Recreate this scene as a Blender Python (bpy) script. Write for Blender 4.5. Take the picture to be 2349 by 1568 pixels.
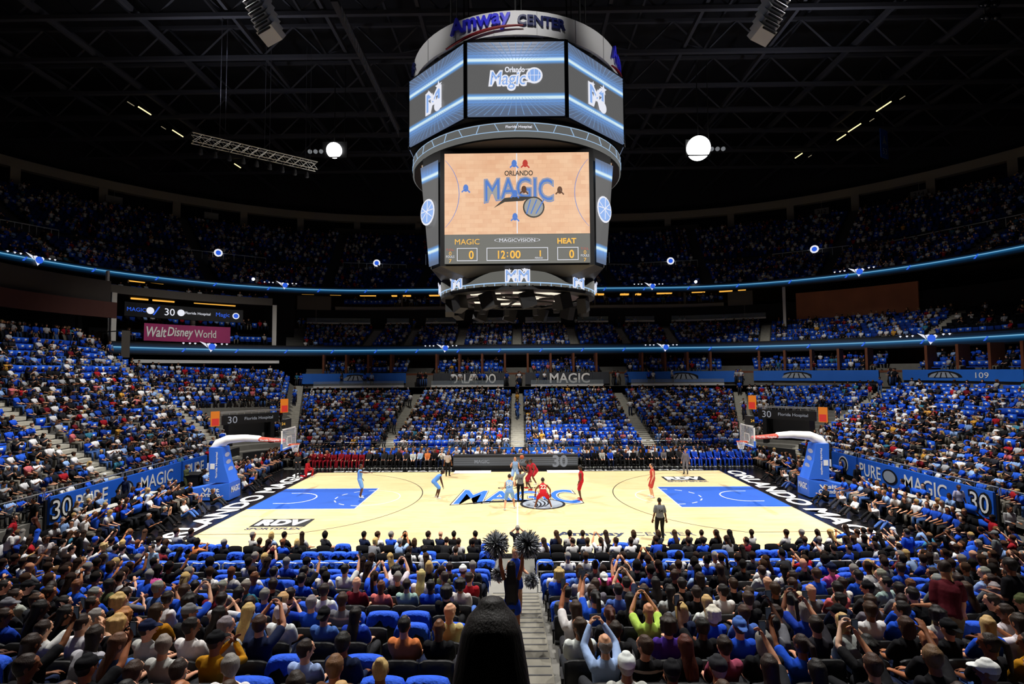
import bpy, math, random
import numpy as np
from mathutils import Vector, Matrix, Euler
random.seed(7); rng = np.random.default_rng(7)
S = bpy.context.scene
COL = S.collection
for o in list(bpy.data.objects): bpy.data.objects.remove(o)
PI = math.pi

# ---------------------------------------------------------------- camera
CAM = np.array([0.0774, -30.5655, 7.1479]); YAW, PIT, ROLL, FPX = -0.010572, 0.054405, -0.007784, 1217.3
FW = np.array([math.sin(YAW)*math.cos(PIT), math.cos(YAW)*math.cos(PIT), math.sin(PIT)])
RT = np.array([math.cos(YAW), -math.sin(YAW), 0.0]); UP0 = np.cross(RT, FW)
R2 = RT*math.cos(ROLL)+UP0*math.sin(ROLL); U2 = -RT*math.sin(ROLL)+UP0*math.cos(ROLL)
cd = bpy.data.cameras.new('camera'); cam = bpy.data.objects.new('camera', cd); COL.objects.link(cam)
cd.sensor_width = 36; cd.lens = FPX/2349*36; cd.clip_end = 400; cd.clip_start = 0.05
cam.matrix_world = Matrix(((R2[0], U2[0], -FW[0], CAM[0]), (R2[1], U2[1], -FW[1], CAM[1]), (R2[2], U2[2], -FW[2], CAM[2]), (0, 0, 0, 1)))
S.camera = cam

def at(x, y, **k):
    """the point of the arena seen at a picture place, on the plane X, Y or Z = value"""
    d = FW+R2*(x-1174.5)/FPX-U2*(y-784)/FPX
    (a, v), = k.items(); i = 'XYZ'.index(a)
    return CAM+d*((v-CAM[i])/d[i])
def px(p):
    d = np.asarray(p, float)-CAM; z = d@FW
    return 1174.5+FPX*(d@R2)/z, 784-FPX*(d@U2)/z, z

# ---------------------------------------------------------------- world, lights, exposure
w = bpy.data.worlds.new('world'); S.world = w; w.use_nodes = True
w.node_tree.nodes['Background'].inputs[0].default_value = (0.35, 0.42, 0.6, 1)
w.node_tree.nodes['Background'].inputs[1].default_value = 0.012
S.view_settings.view_transform = 'Standard'; S.view_settings.look = 'None'
S.view_settings.gamma = 1; S.view_settings.use_curve_mapping = False; S.view_settings.exposure = 0.0
S.cycles.max_bounces = 4; S.cycles.diffuse_bounces = 2; S.cycles.glossy_bounces = 2; S.cycles.transmission_bounces = 3
S.cycles.transparent_max_bounces = 6; S.cycles.use_denoising = True; S.cycles.sample_clamp_indirect = 3
S.cycles.caustics_reflective = False; S.cycles.caustics_refractive = False

def spot(name, loc, target, power, angle, blend=0.5, size=0.35, color=(1, 0.97, 0.93)):
    ld = bpy.data.lights.new(name, 'SPOT'); ld.energy = power; ld.spot_size = math.radians(angle); ld.spot_blend = blend
    ld.shadow_soft_size = size; ld.color = color
    o = bpy.data.objects.new(name, ld); COL.objects.link(o); o.location = loc
    o.rotation_euler = (Vector(target)-Vector(loc)).to_track_quat('-Z', 'Y').to_euler()
    return o
FLOODS = [(-17.3, 19.6, 28.2), (17.2, 19.6, 28.4), (-17.3, -14, 28.2), (17.2, -14, 28.2)]
for f in FLOODS:                                   # the court floods: the two lit banks in view, and the pair above the camera's side
    spot('court_flood', (f[0]*0.93, f[1]*0.93, f[2]-0.5), (f[0]*0.25, f[1]*0.1, 0), 36000, 58, 0.45, 0.3)
for x, y in ((-30, 20), (30, 20), (0, 24)):
    spot('stand_flood', (x*0.45, y*0.25, 31), (x, y, 1.0), 18500, 57, 0.8, 0.4)
for x in (-13, 13):
    spot('end_flood', (x, 2, 31), (x*2.1, 3, 0), 26000, 58, 0.8, 0.4)
    spot('corner_fill', (x, -7, 29.5), (x*1.75, -8.5, 0), 30000, 56, 0.8, 0.4)  # added fill to brighten the near corners, no known fixture
for x in (-12, 0, 12):
    spot('near_stand_flood', (x, -11, 30), (x*0.9, -21.5, 1), 24000, 60, 0.7, 0.4)
for x in (-34, 0, 34):
    spot('upper_stand_flood', (x*0.7, 12, 34), (x*1.3, 44, 22), 60, 120, 1.0, 0.5, (0.7, 0.8, 1))
for x, y in ((-24, 10), (24, 10), (0, 34)):
    spot('roof_fill', (x, y, 29), (x, y+3, 43), 1600, 150, 1.0, 0.4, (0.85, 0.9, 1))  # added upward fill standing in for lamp spill on the roof steel
spot('truss_fill', (-14.5, 17.5, 22), (-22.5, 15.5, 26), 900, 70, 1.0, 0.3)  # added fill that brightens the silver truss, not a fixture of the hall
for x, p_ in ((0, 5200), (-19, 4200), (19, 4200)):
    spot('scoreboard_flood_fill', (x, -19+abs(x)*0.5, 29.5), (x*0.12, -5.5+abs(x)*0.2, 24.4), p_, 22, 0.7, 0.3)  # front flood on the silver ring, plus two side fills added to brighten it

# ---------------------------------------------------------------- materials
def lin(h):
    if isinstance(h, str):
        h = tuple(int(h[i:i+2], 16)/255 for i in (0, 2, 4))
    return tuple(c/12.92 if c <= 0.04045 else ((c+0.055)/1.055)**2.4 for c in h)
M = {}
def mat(name, col, rough=0.6, metal=0.0, emit=0.0, noise=0.0, nscale=8.0, spec=0.4, bump=0.0):
    if name in M: return M[name]
    m = bpy.data.materials.new(name); m.use_nodes = True; nt = m.node_tree; b = nt.nodes['Principled BSDF']
    c = lin(col)
    b.inputs['Base Color'].default_value = (*c, 1); b.inputs['Roughness'].default_value = rough
    b.inputs['Metallic'].default_value = metal; b.inputs['Specular IOR Level'].default_value = spec
    if emit:
        b.inputs['Base Color'].default_value = (0.01, 0.01, 0.01, 1)
        b.inputs['Emission Color'].default_value = (*c, 1); b.inputs['Emission Strength'].default_value = emit
    if noise or bump:
        tc = nt.nodes.new('ShaderNodeTexCoord'); n = nt.nodes.new('ShaderNodeTexNoise'); n.inputs['Scale'].default_value = nscale
        nt.links.new(tc.outputs['Object'], n.inputs['Vector'])
        if noise:
            mx = nt.nodes.new('ShaderNodeMix'); mx.data_type = 'RGBA'
            mx.inputs[6].default_value = (*[v*(1-noise) for v in c], 1); mx.inputs[7].default_value = (*[min(1, v*(1+noise)) for v in c], 1)
            nt.links.new(n.outputs['Fac'], mx.inputs[0]); nt.links.new(mx.outputs[2], b.inputs['Base Color'])
        if bump:
            bp = nt.nodes.new('ShaderNodeBump'); bp.inputs['Strength'].default_value = bump; bp.inputs['Distance'].default_value = 0.03
            nt.links.new(n.outputs['Fac'], bp.inputs['Height']); nt.links.new(bp.outputs['Normal'], b.inputs['Normal'])
    M[name] = m; return m
def obj_mat(name, rough, bump=0.0, nscale=20.0, noise=0.0, spec=0.3, stripes=False, streak=False):
    """takes its colour from the object, so one mesh serves many people"""
    m = bpy.data.materials.new(name); m.use_nodes = True; nt = m.node_tree; b = nt.nodes['Principled BSDF']
    oi = nt.nodes.new('ShaderNodeObjectInfo'); b.inputs['Roughness'].default_value = rough; b.inputs['Specular IOR Level'].default_value = spec
    src = oi.outputs['Color']
    tc = nt.nodes.new('ShaderNodeTexCoord')
    n = nt.nodes.new('ShaderNodeTexNoise'); n.inputs['Scale'].default_value = nscale
    if streak:
        mp = nt.nodes.new('ShaderNodeMapping'); mp.inputs['Scale'].default_value = (110, 110, 16); nt.links.new(tc.outputs['Object'], mp.inputs[0]); nt.links.new(mp.outputs[0], n.inputs['Vector'])
    else: nt.links.new(tc.outputs['Object'], n.inputs['Vector'])
    if noise or stripes:
        mx = nt.nodes.new('ShaderNodeMix'); mx.data_type = 'RGBA'; mx.blend_type = 'MULTIPLY' if not stripes else 'MIX'
        if stripes:
            wv = nt.nodes.new('ShaderNodeTexWave'); wv.wave_type = 'BANDS'; wv.bands_direction = 'Z'; wv.inputs['Scale'].default_value = 2.6
            nt.links.new(tc.outputs['Object'], wv.inputs['Vector'])
            g = nt.nodes.new('ShaderNodeMath'); g.operation = 'GREATER_THAN'; g.inputs[1].default_value = 0.86
            nt.links.new(wv.outputs['Fac'], g.inputs[0]); nt.links.new(g.outputs[0], mx.inputs[0]); mx.inputs[7].default_value = (0.5, 0.42, 0.36, 1)
        else:
            rp = nt.nodes.new('ShaderNodeMapRange'); rp.inputs[3].default_value = 1-noise; rp.inputs[4].default_value = 1+noise
            nt.links.new(n.outputs['Fac'], rp.inputs[0]); mx.inputs[0].default_value = 1; nt.links.new(rp.outputs[0], mx.inputs[7])
        nt.links.new(src, mx.inputs[6]); src = mx.outputs[2]
    nt.links.new(src, b.inputs['Base Color'])
    if bump:
        bp = nt.nodes.new('ShaderNodeBump'); bp.inputs['Strength'].default_value = bump; bp.inputs['Distance'].default_value = 0.02
        nt.links.new(n.outputs['Fac'], bp.inputs['Height']); nt.links.new(bp.outputs['Normal'], b.inputs['Normal'])
    M[name] = m; return m
M_SKIN = obj_mat('skin', 0.5); M_CLOTH = obj_mat('cloth', 0.85, 0.6, 9, 0.12, 0.15); M_HAIR = obj_mat('hair', 0.6, 0.22, 1.0, 0.4, 0.35, streak=True)
M_STRIPE = obj_mat('striped_cloth', 0.85, 0.3, 9, 0, 0.15, True)
def attr_mat(name, rough=0.8):
    m = bpy.data.materials.new(name); m.use_nodes = True; nt = m.node_tree; b = nt.nodes['Principled BSDF']
    a = nt.nodes.new('ShaderNodeAttribute'); a.attribute_name = 'Col'; nt.links.new(a.outputs['Color'], b.inputs['Base Color'])
    b.inputs['Roughness'].default_value = rough; b.inputs['Specular IOR Level'].default_value = 0.15
    return m
M_CROWD = attr_mat('crowd_cloth')

CONC = mat('concrete', '8f8a80', 0.85, noise=0.18, nscale=1.5)
STEP = mat('step_concrete', '6c6a64', 0.85, noise=0.2, nscale=2)
AISLE = mat('aisle_step', 'aaa79b', 0.8, noise=0.3, nscale=5)
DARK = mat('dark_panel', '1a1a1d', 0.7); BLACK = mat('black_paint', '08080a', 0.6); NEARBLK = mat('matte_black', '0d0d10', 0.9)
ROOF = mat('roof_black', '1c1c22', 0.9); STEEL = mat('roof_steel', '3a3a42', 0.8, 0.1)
CHROME = mat('steel_rail', 'b9bcc0', 0.4, 0.6); WHITE = mat('white_paint', 'e8e8e8', 0.5); OFFW = mat('offwhite', 'c9c7c0', 0.6)
BLUEB = mat('banner_blue', '1f66c8', 0.6, noise=0.12, nscale=0.6); ROYAL = mat('royal_blue', '1d4fd0', 0.6)
BROWN = mat('loge_wood', '6a3a20', 0.6, noise=0.25, nscale=1.2); BROWND = mat('dark_wood', '3a2318', 0.7)
FASCIA = mat('fascia_black', '05080e', 0.5)

# ---------------------------------------------------------------- mesh helpers
def meta(o, label=None, cat=None, group=None, kind=None):
    for k, v in (('label', label), ('category', cat), ('group', group), ('kind', kind)):
        if v: o[k] = v
    return o
def link(name, me, parent=None):
    o = bpy.data.objects.new(name, me); COL.objects.link(o)
    if parent is not None: o.parent = parent
    return o
def empty(name, loc, label, cat, group=None, rz=0):
    o = bpy.data.objects.new(name, None); COL.objects.link(o); o.location = loc; o.rotation_euler = (0, 0, rz); o.empty_display_size = 0.1
    return meta(o, label, cat, group)
class MB:
    """collects boxes, bars and lofts into one mesh"""
    def __init__(s): s.v = []; s.f = []; s.n = 0; s.mi = []
    def add(s, v, f, mi=0):
        s.v.append(np.asarray(v, float).reshape(-1, 3)); s.f += [tuple(i+s.n for i in q) for q in f]; s.mi += [mi]*len(f); s.n += len(s.v[-1])
    def box(s, c, d, rz=0.0, mi=0, rx=0.0):
        x, y, z = (q/2 for q in d)
        v = np.array([(i, j, k) for i in (-x, x) for j in (-y, y) for k in (-z, z)])
        if rx: v = v @ np.array([[1, 0, 0], [0, math.cos(rx), math.sin(rx)], [0, -math.sin(rx), math.cos(rx)]])
        if rz: v = v @ np.array([[math.cos(rz), math.sin(rz), 0], [-math.sin(rz), math.cos(rz), 0], [0, 0, 1]])
        s.add(v+np.asarray(c), [(0, 1, 3, 2), (4, 6, 7, 5), (0, 4, 5, 1), (2, 3, 7, 6), (0, 2, 6, 4), (1, 5, 7, 3)], mi)
    def bar(s, a, b, r, n=6, r2=None, mi=0):
        v, f = loft([(a, r, r), (b, r2 or r, r2 or r)], None, n, False); s.add(v, f, mi)
    def tube(s, pts, r, n=6, mi=0):
        v, f = loft([(p, r, r) for p in pts], None, n, False); s.add(v, f, mi)
    def quad(s, a, b, c, d, mi=0): s.add([a, b, c, d], [(0, 1, 2, 3)], mi)
    def poly(s, pts, mi=0): s.add(pts, [tuple(range(len(pts)))], mi)
    def mesh(s, name, mats, smooth=False):
        me = bpy.data.meshes.new(name); me.from_pydata(np.concatenate(s.v).tolist(), [], s.f)
        for m in (mats if isinstance(mats, (list, tuple)) else [mats]): me.materials.append(m)
        if any(s.mi): me.polygons.foreach_set('material_index', s.mi)
        if smooth: me.polygons.foreach_set('use_smooth', [True]*len(me.polygons))
        me.update(); return me
    def build(s, name, mats, parent=None, smooth=False): return link(name, s.mesh(name, mats, smooth), parent)
def loft(pts, side=None, n=8, caps=True):
    P = np.array([p[0] for p in pts], float); A = [p[1] for p in pts]; B = [p[2] for p in pts]
    T = np.gradient(P, axis=0) if len(P) > 2 else np.array([P[1]-P[0]]*2)
    T /= np.linalg.norm(T, axis=1)[:, None]+1e-12
    if side is None:
        t = T[0]; side = np.cross(t, (0, 0, 1)) if abs(t[2]) < 0.9 else np.array((1.0, 0, 0))
    side = np.asarray(side, float); rings = []
    if caps:
        r0 = min(A[0], B[0]); r1 = min(A[-1], B[-1])
        P = np.vstack([P[:1]-T[:1]*r0*0.45, P, P[-1:]+T[-1:]*r1*0.45]); T = np.vstack([T[:1], T, T[-1:]])
        A = [A[0]*0.78]+A+[A[-1]*0.78]; B = [B[0]*0.78]+B+[B[-1]*0.78]
        tip = [P[0]-T[0]*r0*0.24, P[-1]+T[-1]*r1*0.24]
    ang = np.arange(n)*2*PI/n
    for p, t, a, b in zip(P, T, A, B):
        s_ = side-t*(side@t); s_ /= np.linalg.norm(s_)+1e-9; c = np.cross(t, s_)
        rings.append(p+np.outer(np.cos(ang)*a, s_)+np.outer(np.sin(ang)*b, c))
    v = np.vstack(rings); m = len(rings); f = []
    for i in range(m-1):
        for j in range(n):
            k = (j+1) % n; f.append((i*n+j, i*n+k, (i+1)*n+k, (i+1)*n+j))
    if caps:
        v = np.vstack([v, tip]); b0 = m*n
        for j in range(n):
            k = (j+1) % n; f.append((b0, k, j)); f.append((b0+1, (m-1)*n+j, (m-1)*n+k))
    else:
        f.append(tuple(range(n-1, -1, -1))); f.append(tuple((m-1)*n+j for j in range(n)))
    return v, f

FONT_CACHE = {}
def text(s, size, m, origin, xdir, ydir, parent=None, name='lettering', width=None, height=None, off=0.0, ext=0.0, shear=0.0, align='CENTER', warp=None, spacing=1.0):
    """lettering as a mesh; origin is its centre; xdir, ydir its reading and up directions"""
    key = (s, off, ext, shear, spacing)
    if key not in FONT_CACHE:
        c = bpy.data.curves.new('t', 'FONT'); c.body = s; c.size = 1; c.offset = off; c.extrude = ext; c.shear = shear; c.space_character = spacing; c.resolution_u = 3
        t = bpy.data.objects.new('t', c); COL.objects.link(t)
        me = bpy.data.meshes.new_from_object(t.evaluated_get(bpy.context.evaluated_depsgraph_get()))
        bpy.data.objects.remove(t)
        v = np.empty(len(me.vertices)*3); me.vertices.foreach_get('co', v); v = v.reshape(-1, 3); me.calc_loop_triangles()
        FONT_CACHE[key] = (v, [tuple(t_.vertices) for t_ in me.loop_triangles])
    v, f = FONT_CACHE[key]; v = v.copy()
    lo, hi = v.min(0), v.max(0); v[:, :2] -= (lo+hi)[:2]/2
    if align == 'LEFT': v[:, 0] += (hi-lo)[0]/2
    kx = width/(hi-lo)[0] if width else size; ky = height/(hi-lo)[1] if height else (size if not width else kx)
    v[:, 0] *= kx; v[:, 1] *= ky; v[:, 2] *= size
    if warp: v = warp(v)
    X = np.asarray(xdir, float); X /= np.linalg.norm(X); Y = np.asarray(ydir, float); Y /= np.linalg.norm(Y); Z = np.cross(X, Y)
    b = MB(); b.add(np.asarray(origin)+v[:, :1]*X+v[:, 1:2]*Y+v[:, 2:]*Z, f)
    return b.build(name, m, parent)

# ---------------------------------------------------------------- the bowl's plan: a rounded rectangle grown outward by R
HX, HY = 17.0, 8.0
def pos(u, R):
    if u < 1: return -HX-R, -16+24*u
    if u < 2: a = PI-PI/2*(u-1); return -HX+R*math.cos(a), HY+R*math.sin(a)
    if u < 3: return -HX+2*HX*(u-2), HY+R
    if u < 4: a = PI/2-PI/2*(u-3); return HX+R*math.cos(a), HY+R*math.sin(a)
    return HX+R, HY-24*(u-4)
def outw(u):
    if u < 1: return (-1, 0)
    if u < 2: a = PI-PI/2*(u-1)
    elif u < 3: a = PI/2
    elif u < 4: a = PI/2-PI/2*(u-3)
    else: a = 0
    return math.cos(a), math.sin(a)
def us(u0, u1, n=12):
    out = [u0]
    for i in range(5):
        a, b = max(u0, i), min(u1, i+1)
        if b > a: out += list(np.linspace(a, b, (n if i in (1, 3) else 3)+1)[1:])
    return out
def sweep(name, prof, u0, u1, m, n=12, parent=None, z=None, mb=None, mi=0, kind='structure'):
    """profile [(R, z)] carried round the plan between two stations; z(u, R, z) may bend it"""
    U = us(u0, u1, n); v = []; k = len(prof)
    for u in U:
        for R, zz in prof:
            x, y = pos(u, R); v.append((x, y, z(u, R, zz) if z else zz))
    f = [(i*k+j, i*k+j+1, (i+1)*k+j+1, (i+1)*k+j) for i in range(len(U)-1) for j in range(k-1)]
    if mb is not None: mb.add(v, f, mi); return
    b = MB(); b.add(v, f); o = b.build(name, m, parent)
    if kind and parent is None: o['kind'] = kind
    return o
def ring(name, R0, R1, z0, z1, u0, u1, m, n=12, mb=None, mi=0, parent=None):
    return sweep(name, [(R0, z0), (R0, z1), (R1, z1), (R1, z0), (R0, z0)], u0, u1, m, n, mb=mb, mi=mi, parent=parent)

def atR(x, y, R):
    """where the sight line through a picture place meets the plan curve of radius R"""
    d = FW+R2*(x-1174.5)/FPX-U2*(y-784)/FPX
    lo, hi = 31.0, 160.0
    f = lambda t: math.hypot(max(abs(CAM[0]+d[0]*t)-HX, 0), max(CAM[1]+d[1]*t-HY, 0))-R
    for _ in range(50):
        m_ = (lo+hi)/2
        if f(m_) < 0: lo = m_
        else: hi = m_
    return CAM+d*lo
def face_in(p):
    """unit vectors at a place on the ring: along it (reading left to right from the court) and inward"""
    x, y = p[0], p[1]; q = np.array([x-max(-HX, min(HX, x)), y-max(-1e9, min(HY, y)), 0.0])
    q /= np.linalg.norm(q)+1e-9
    return np.array([q[1], -q[0], 0]), -q

# ================================================================= setting: floor and court
def struct(b, name, m, parent=None, smooth=False):
    o = b.build(name, m, parent, smooth)
    if parent is None: o['kind'] = 'structure'
    return o
wood = bpy.data.materials.new('court_wood'); wood.use_nodes = True
nt = wood.node_tree; bs = nt.nodes['Principled BSDF']; tc = nt.nodes.new('ShaderNodeTexCoord')
br = nt.nodes.new('ShaderNodeTexBrick'); br.inputs['Scale'].default_value = 1; br.inputs['Brick Width'].default_value = 0.9; br.inputs['Row Height'].default_value = 0.12
br.inputs['Mortar Size'].default_value = 0.0; br.inputs['Color1'].default_value = (*lin('ecd29c'), 1); br.inputs['Color2'].default_value = (*lin('dab676'), 1)
nz = nt.nodes.new('ShaderNodeTexNoise'); nz.inputs['Scale'].default_value = 0.5; mx = nt.nodes.new('ShaderNodeMix'); mx.data_type = 'RGBA'
mp = nt.nodes.new('ShaderNodeMapping'); mp.inputs['Scale'].default_value = (1, 3, 1)
nt.links.new(tc.outputs['Object'], br.inputs['Vector']); nt.links.new(tc.outputs['Object'], mp.inputs[0]); nt.links.new(mp.outputs[0], nz.inputs['Vector'])
mx.inputs[7].default_value = (*lin('efdaa8'), 1); nt.links.new(nz.outputs['Fac'], mx.inputs[0]); nt.links.new(br.outputs['Color'], mx.inputs[6])
nt.links.new(mx.outputs[2], bs.inputs['Base Color']); bs.inputs['Roughness'].default_value = 0.32; bs.inputs['Specular IOR Level'].default_value = 0.35
APRON = mat('apron_black', '0b0b0d', 0.22, spec=0.5); FLOORC = mat('event_floor', '56554f', 0.8, noise=0.15, nscale=0.8)
PAINT = mat('key_blue', '2c5fc4', 0.35); LINEW = mat('line_white', 'f4f4f0', 0.4); LINEK = mat('line_black', '15171c', 0.4)
LSILV = mat('logo_grey', '9aa4b0', 0.5); LBLUE = mat('logo_blue', '2d6bc9', 0.5); NAVY = mat('logo_navy', '1c2c4e', 0.5)
b = MB(); b.quad((-60, -16.5, -0.06), (60, -16.5, -0.06), (60, 60, -0.06), (-60, 60, -0.06)); floor = struct(b, 'floor', FLOORC)
b = MB(); b.box((0, -0.4, -0.035), (37, 18.6, 0.05)); apron = b.build('court_apron', APRON, floor)
b = MB(); b.box((0, -0.85, -0.023), (28.65, 16.94, 0.05)); court = b.build('court_floor', wood, floor)
ZC = 0.004
def flat(b, pts, z=ZC): b.poly([(x, y, z) for x, y in pts])
def arc(b, cx, cy, r, a0, a1, w_=0.05, z=ZC+0.002, n=48, dash=False):
    for i in range(n):
        if dash and (i//2) % 2: continue
        t0, t1 = a0+(a1-a0)*i/n, a0+(a1-a0)*(i+1)/n
        flat(b, [(cx+(r-w_)*math.cos(t0), cy+(r-w_)*math.sin(t0)), (cx+r*math.cos(t0), cy+r*math.sin(t0)), (cx+r*math.cos(t1), cy+r*math.sin(t1)), (cx+(r-w_)*math.cos(t1), cy+(r-w_)*math.sin(t1))], z)
def rect(b, x0, y0, x1, y1, z=ZC): flat(b, [(x0, y0), (x1, y0), (x1, y1), (x0, y1)], z)
for s in (-1, 1):
    b = MB(); rect(b, min(s*14.32, s*8.53), -2.44, max(s*14.32, s*8.53), 2.44); b.build('key_paint', PAINT, floor)
b = MB(); z2 = ZC+0.002
for s in (-1, 1):
    rect(b, s*8.53-0.03, -2.44, s*8.53+0.03, 2.44, z2)
    for y in (-2.44, 2.44): rect(b, min(s*14.3, s*8.5), y-0.03, max(s*14.3, s*8.5), y+0.03, z2)
    arc(b, s*12.73, 0, 1.24, PI/2 if s > 0 else -PI/2, 3*PI/2 if s > 0 else PI/2, 0.07)
    for y in (-1.2, 1.2): rect(b, min(s*12.73, s*13.4), y-0.035, max(s*12.73, s*13.4), y+0.035, z2)
    arc(b, s*8.53, 0, 1.83, -PI/2 if s > 0 else PI/2, PI/2 if s > 0 else 3*PI/2, 0.07, dash=True, n=26)
    arc(b, s*8.53, 0, 1.83, PI/2 if s > 0 else -PI/2, 3*PI/2 if s > 0 else PI/2, 0.05)
rect(b, -0.03, -7.6, 0.03, 7.6, z2); b.build('court_lines', LINEW, floor)
b = MB()
for s in (-1, 1):
    c = s*12.73; a = math.asin(6.71/7.24)
    arc(b, c, 0, 7.24, (PI-a) if s > 0 else -a, (PI+a) if s > 0 else a, 0.05)
    for y in (-6.71, 6.71): rect(b, min(s*14.3, s*(12.73-7.24*math.cos(a))), y-0.025, max(s*14.3, s*(12.73-7.24*math.cos(a))), y+0.025, z2)
    rect(b, s*14.28-0.04, -9.2, s*14.28+0.04, 7.6, z2)
rect(b, -14.3, 7.58, 14.3, 7.66, z2); b.build('three_point_line', LINEK, floor)
# centre logo
LX, LY = (1, 0, 0), (0, 1, 0)
def bow(v):
    v = v.copy(); v[:, 1] *= 1+0.05*v[:, 0]**2*0.6; v[:, 0] *= 1-0.03*v[:, 1]; return v
for i, (mm, o_) in enumerate(((LINEK, 0.1), (LINEW, 0.07), (LBLUE, 0.03))):
    text('MAGIC', 1, mm, (0.0, 0.1, 0.008+i*0.006), LX, LY, floor, 'logo_lettering', width=6.5+o_*4, height=2.5+o_*4, off=o_*0.6, warp=bow)
text('ORLANDO', 1, LINEK, (0.1, 2.35, 0.01), LX, LY, floor, 'logo_lettering', width=2.6, height=0.42, off=0.02)
def disc(b, cx, cy, r, z, n=28, k=1.0): b.poly([(cx+r*math.cos(i*2*PI/n), cy+k*r*math.sin(i*2*PI/n), z) for i in range(n)])
for i, (mm, r) in enumerate(((LINEK, 1.22), (LSILV, 1.08))):
    b = MB(); disc(b, 1.35, -1.65, r, 0.02+i*0.003, k=0.9); b.build('logo_ball', mm, floor)
b = MB()
for dx in (-0.75, -0.25, 0.3, 0.8): arc(b, 1.35+dx*0.4-1.2, -1.65+dx*0.3, 1.25, -0.62, 0.6, 0.09, 0.026, 14)
b.build('logo_ball_seams', LINEK, floor)
b = MB(); flat(b, [(-3.3, -1.75), (-1.8, -1.0), (0.3, -0.75), (1.2, -0.9), (0.3, -1.15), (-1.6, -1.25)], 0.02); b.build('logo_swoosh', LINEK, floor)
# baseline lettering, sponsor boxes, hardwood name
for s, xd, yd in ((-1, (0, 1, 0), (-1, 0, 0)), (1, (0, -1, 0), (1, 0, 0))):
    text('ORLANDO MAGIC', 1, LINEW, (s*15.15, -0.7, 0.008), xd, yd, floor, 'baseline_lettering', width=16.4, height=1.15, off=0.03)
for cx, cy in ((-11.2, -4.95), (10.9, 4.9)):
    b = MB(); w_, h_ = 2.6, 1.3
    for x0, y0, x1, y1 in ((-w_/2, -h_/2, w_/2, -h_/2+0.07), (-w_/2, h_/2-0.07, w_/2, h_/2), (-w_/2, -h_/2, -w_/2+0.07, h_/2), (w_/2-0.07, -h_/2, w_/2, h_/2)):
        rect(b, cx+x0, cy+y0, cx+x1, cy+y1, 0.008)
    rect(b, cx-w_/2, cy-h_/2, cx+w_/2, cy+h_/2, 0.006); b.build('logo_box', LINEK, floor)
    text('RDV', 1, LINEW, (cx, cy+0.03, 0.016), LX, LY, floor, 'logo_lettering', width=2.3, height=1.0, off=0.06)
    text('SPORTSPLEX', 1, NAVY, (cx, cy-0.95, 0.008), LX, LY, floor, 'logo_lettering', width=2.6, height=0.34, off=0.03)
text('Amway', 1, NAVY, (3.2, -6.95, 0.008), LX, LY, floor, 'court_lettering', width=3.0, height=0.75, off=0.03)
text('CENTER', 1, NAVY, (6.4, -6.95, 0.008), LX, LY, floor, 'court_lettering', width=2.7, height=0.5)
b = MB(); rect(b, -4.5, 7.0, -1.9, 8.05, 0.012); rect(b, 2.1, 7.0, 4.4, 8.05, 0.012); b.build('white_floor_patch', LINEW, floor)  # two plain white rectangles in front of the scorers' table
for cx in (-9, 9):
    text('ORLANDO MAGIC', 1, LINEW, (cx, 7.95, 0.008), LX, LY, floor, 'sideline_lettering', width=8.5, height=0.32, off=0.02)

# ================================================================= setting: the stands
R0, PIT_, NROW, Z0 = 4.5, 0.85, 17, 0.6
def interp(u, xs, ys): return float(np.interp(u, xs, ys))
def rise(u): return interp(u, [1.15, 1.3, 1.72, 1.82, 3.2, 3.7], [0.52, 0.40, 0.37, 0.225, 0.225, 0.27])
AISLES = [0.62, 1.21, 1.78, 2.182, 2.5, 2.818, 3.22, 3.66, 4.25]
def steps(n, R0, z0, h=0.001):
    p = []
    for k in range(n): p += [(R0+k*PIT_, z0+k), (R0+(k+1)*PIT_, z0+k)]
    return p
def low_z(u, R, zz): return Z0+zz*rise(u)
prof = [(R0-0.02, -1.2)]
for k in range(NROW+1): prof += [(R0+k*PIT_-0.02, k), (R0+(k+1)*PIT_-0.02, k)]
sweep('floor_lower_stand', prof, 0, 5, STEP, 20, z=low_z)
CLUB0, CLUBZ, NCLUB, CRISE = 22.9, 9.7, 8, 0.34
prof = []
for k in range(NCLUB+2): prof += [(CLUB0+k*PIT_, CLUBZ+k*CRISE), (CLUB0+(k+1)*PIT_, CLUBZ+k*CRISE)]
sweep('floor_club_stand', [(CLUB0, 9.1)]+prof, 1.74, 5, STEP, 16)
UP0_, UPZ, NUP1, URISE1, UP2, UPZ2, NUP2, URISE2 = 25.2, 16.7, 10, 0.42, 35.2, 21.9, 17, 0.49
prof = [(UP0_, UPZ)]
for k in range(NUP1): prof += [(UP0_+k*PIT_, UPZ+k*URISE1), (UP0_+(k+1)*PIT_, UPZ+k*URISE1)]
prof += [(UP2, UPZ+NUP1*URISE1-0.4)]
for k in range(NUP2): prof += [(UP2+k*PIT_, UPZ2+k*URISE2), (UP2+(k+1)*PIT_, UPZ2+k*URISE2)]
prof += [(51.5, UPZ2+NUP2*URISE2-0.4), (54.5, UPZ2+NUP2*URISE2-0.4)]
sweep('floor_upper_stand', prof, 0, 5, mat('upper_step', '3c3c40', 0.9), 16)
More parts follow.
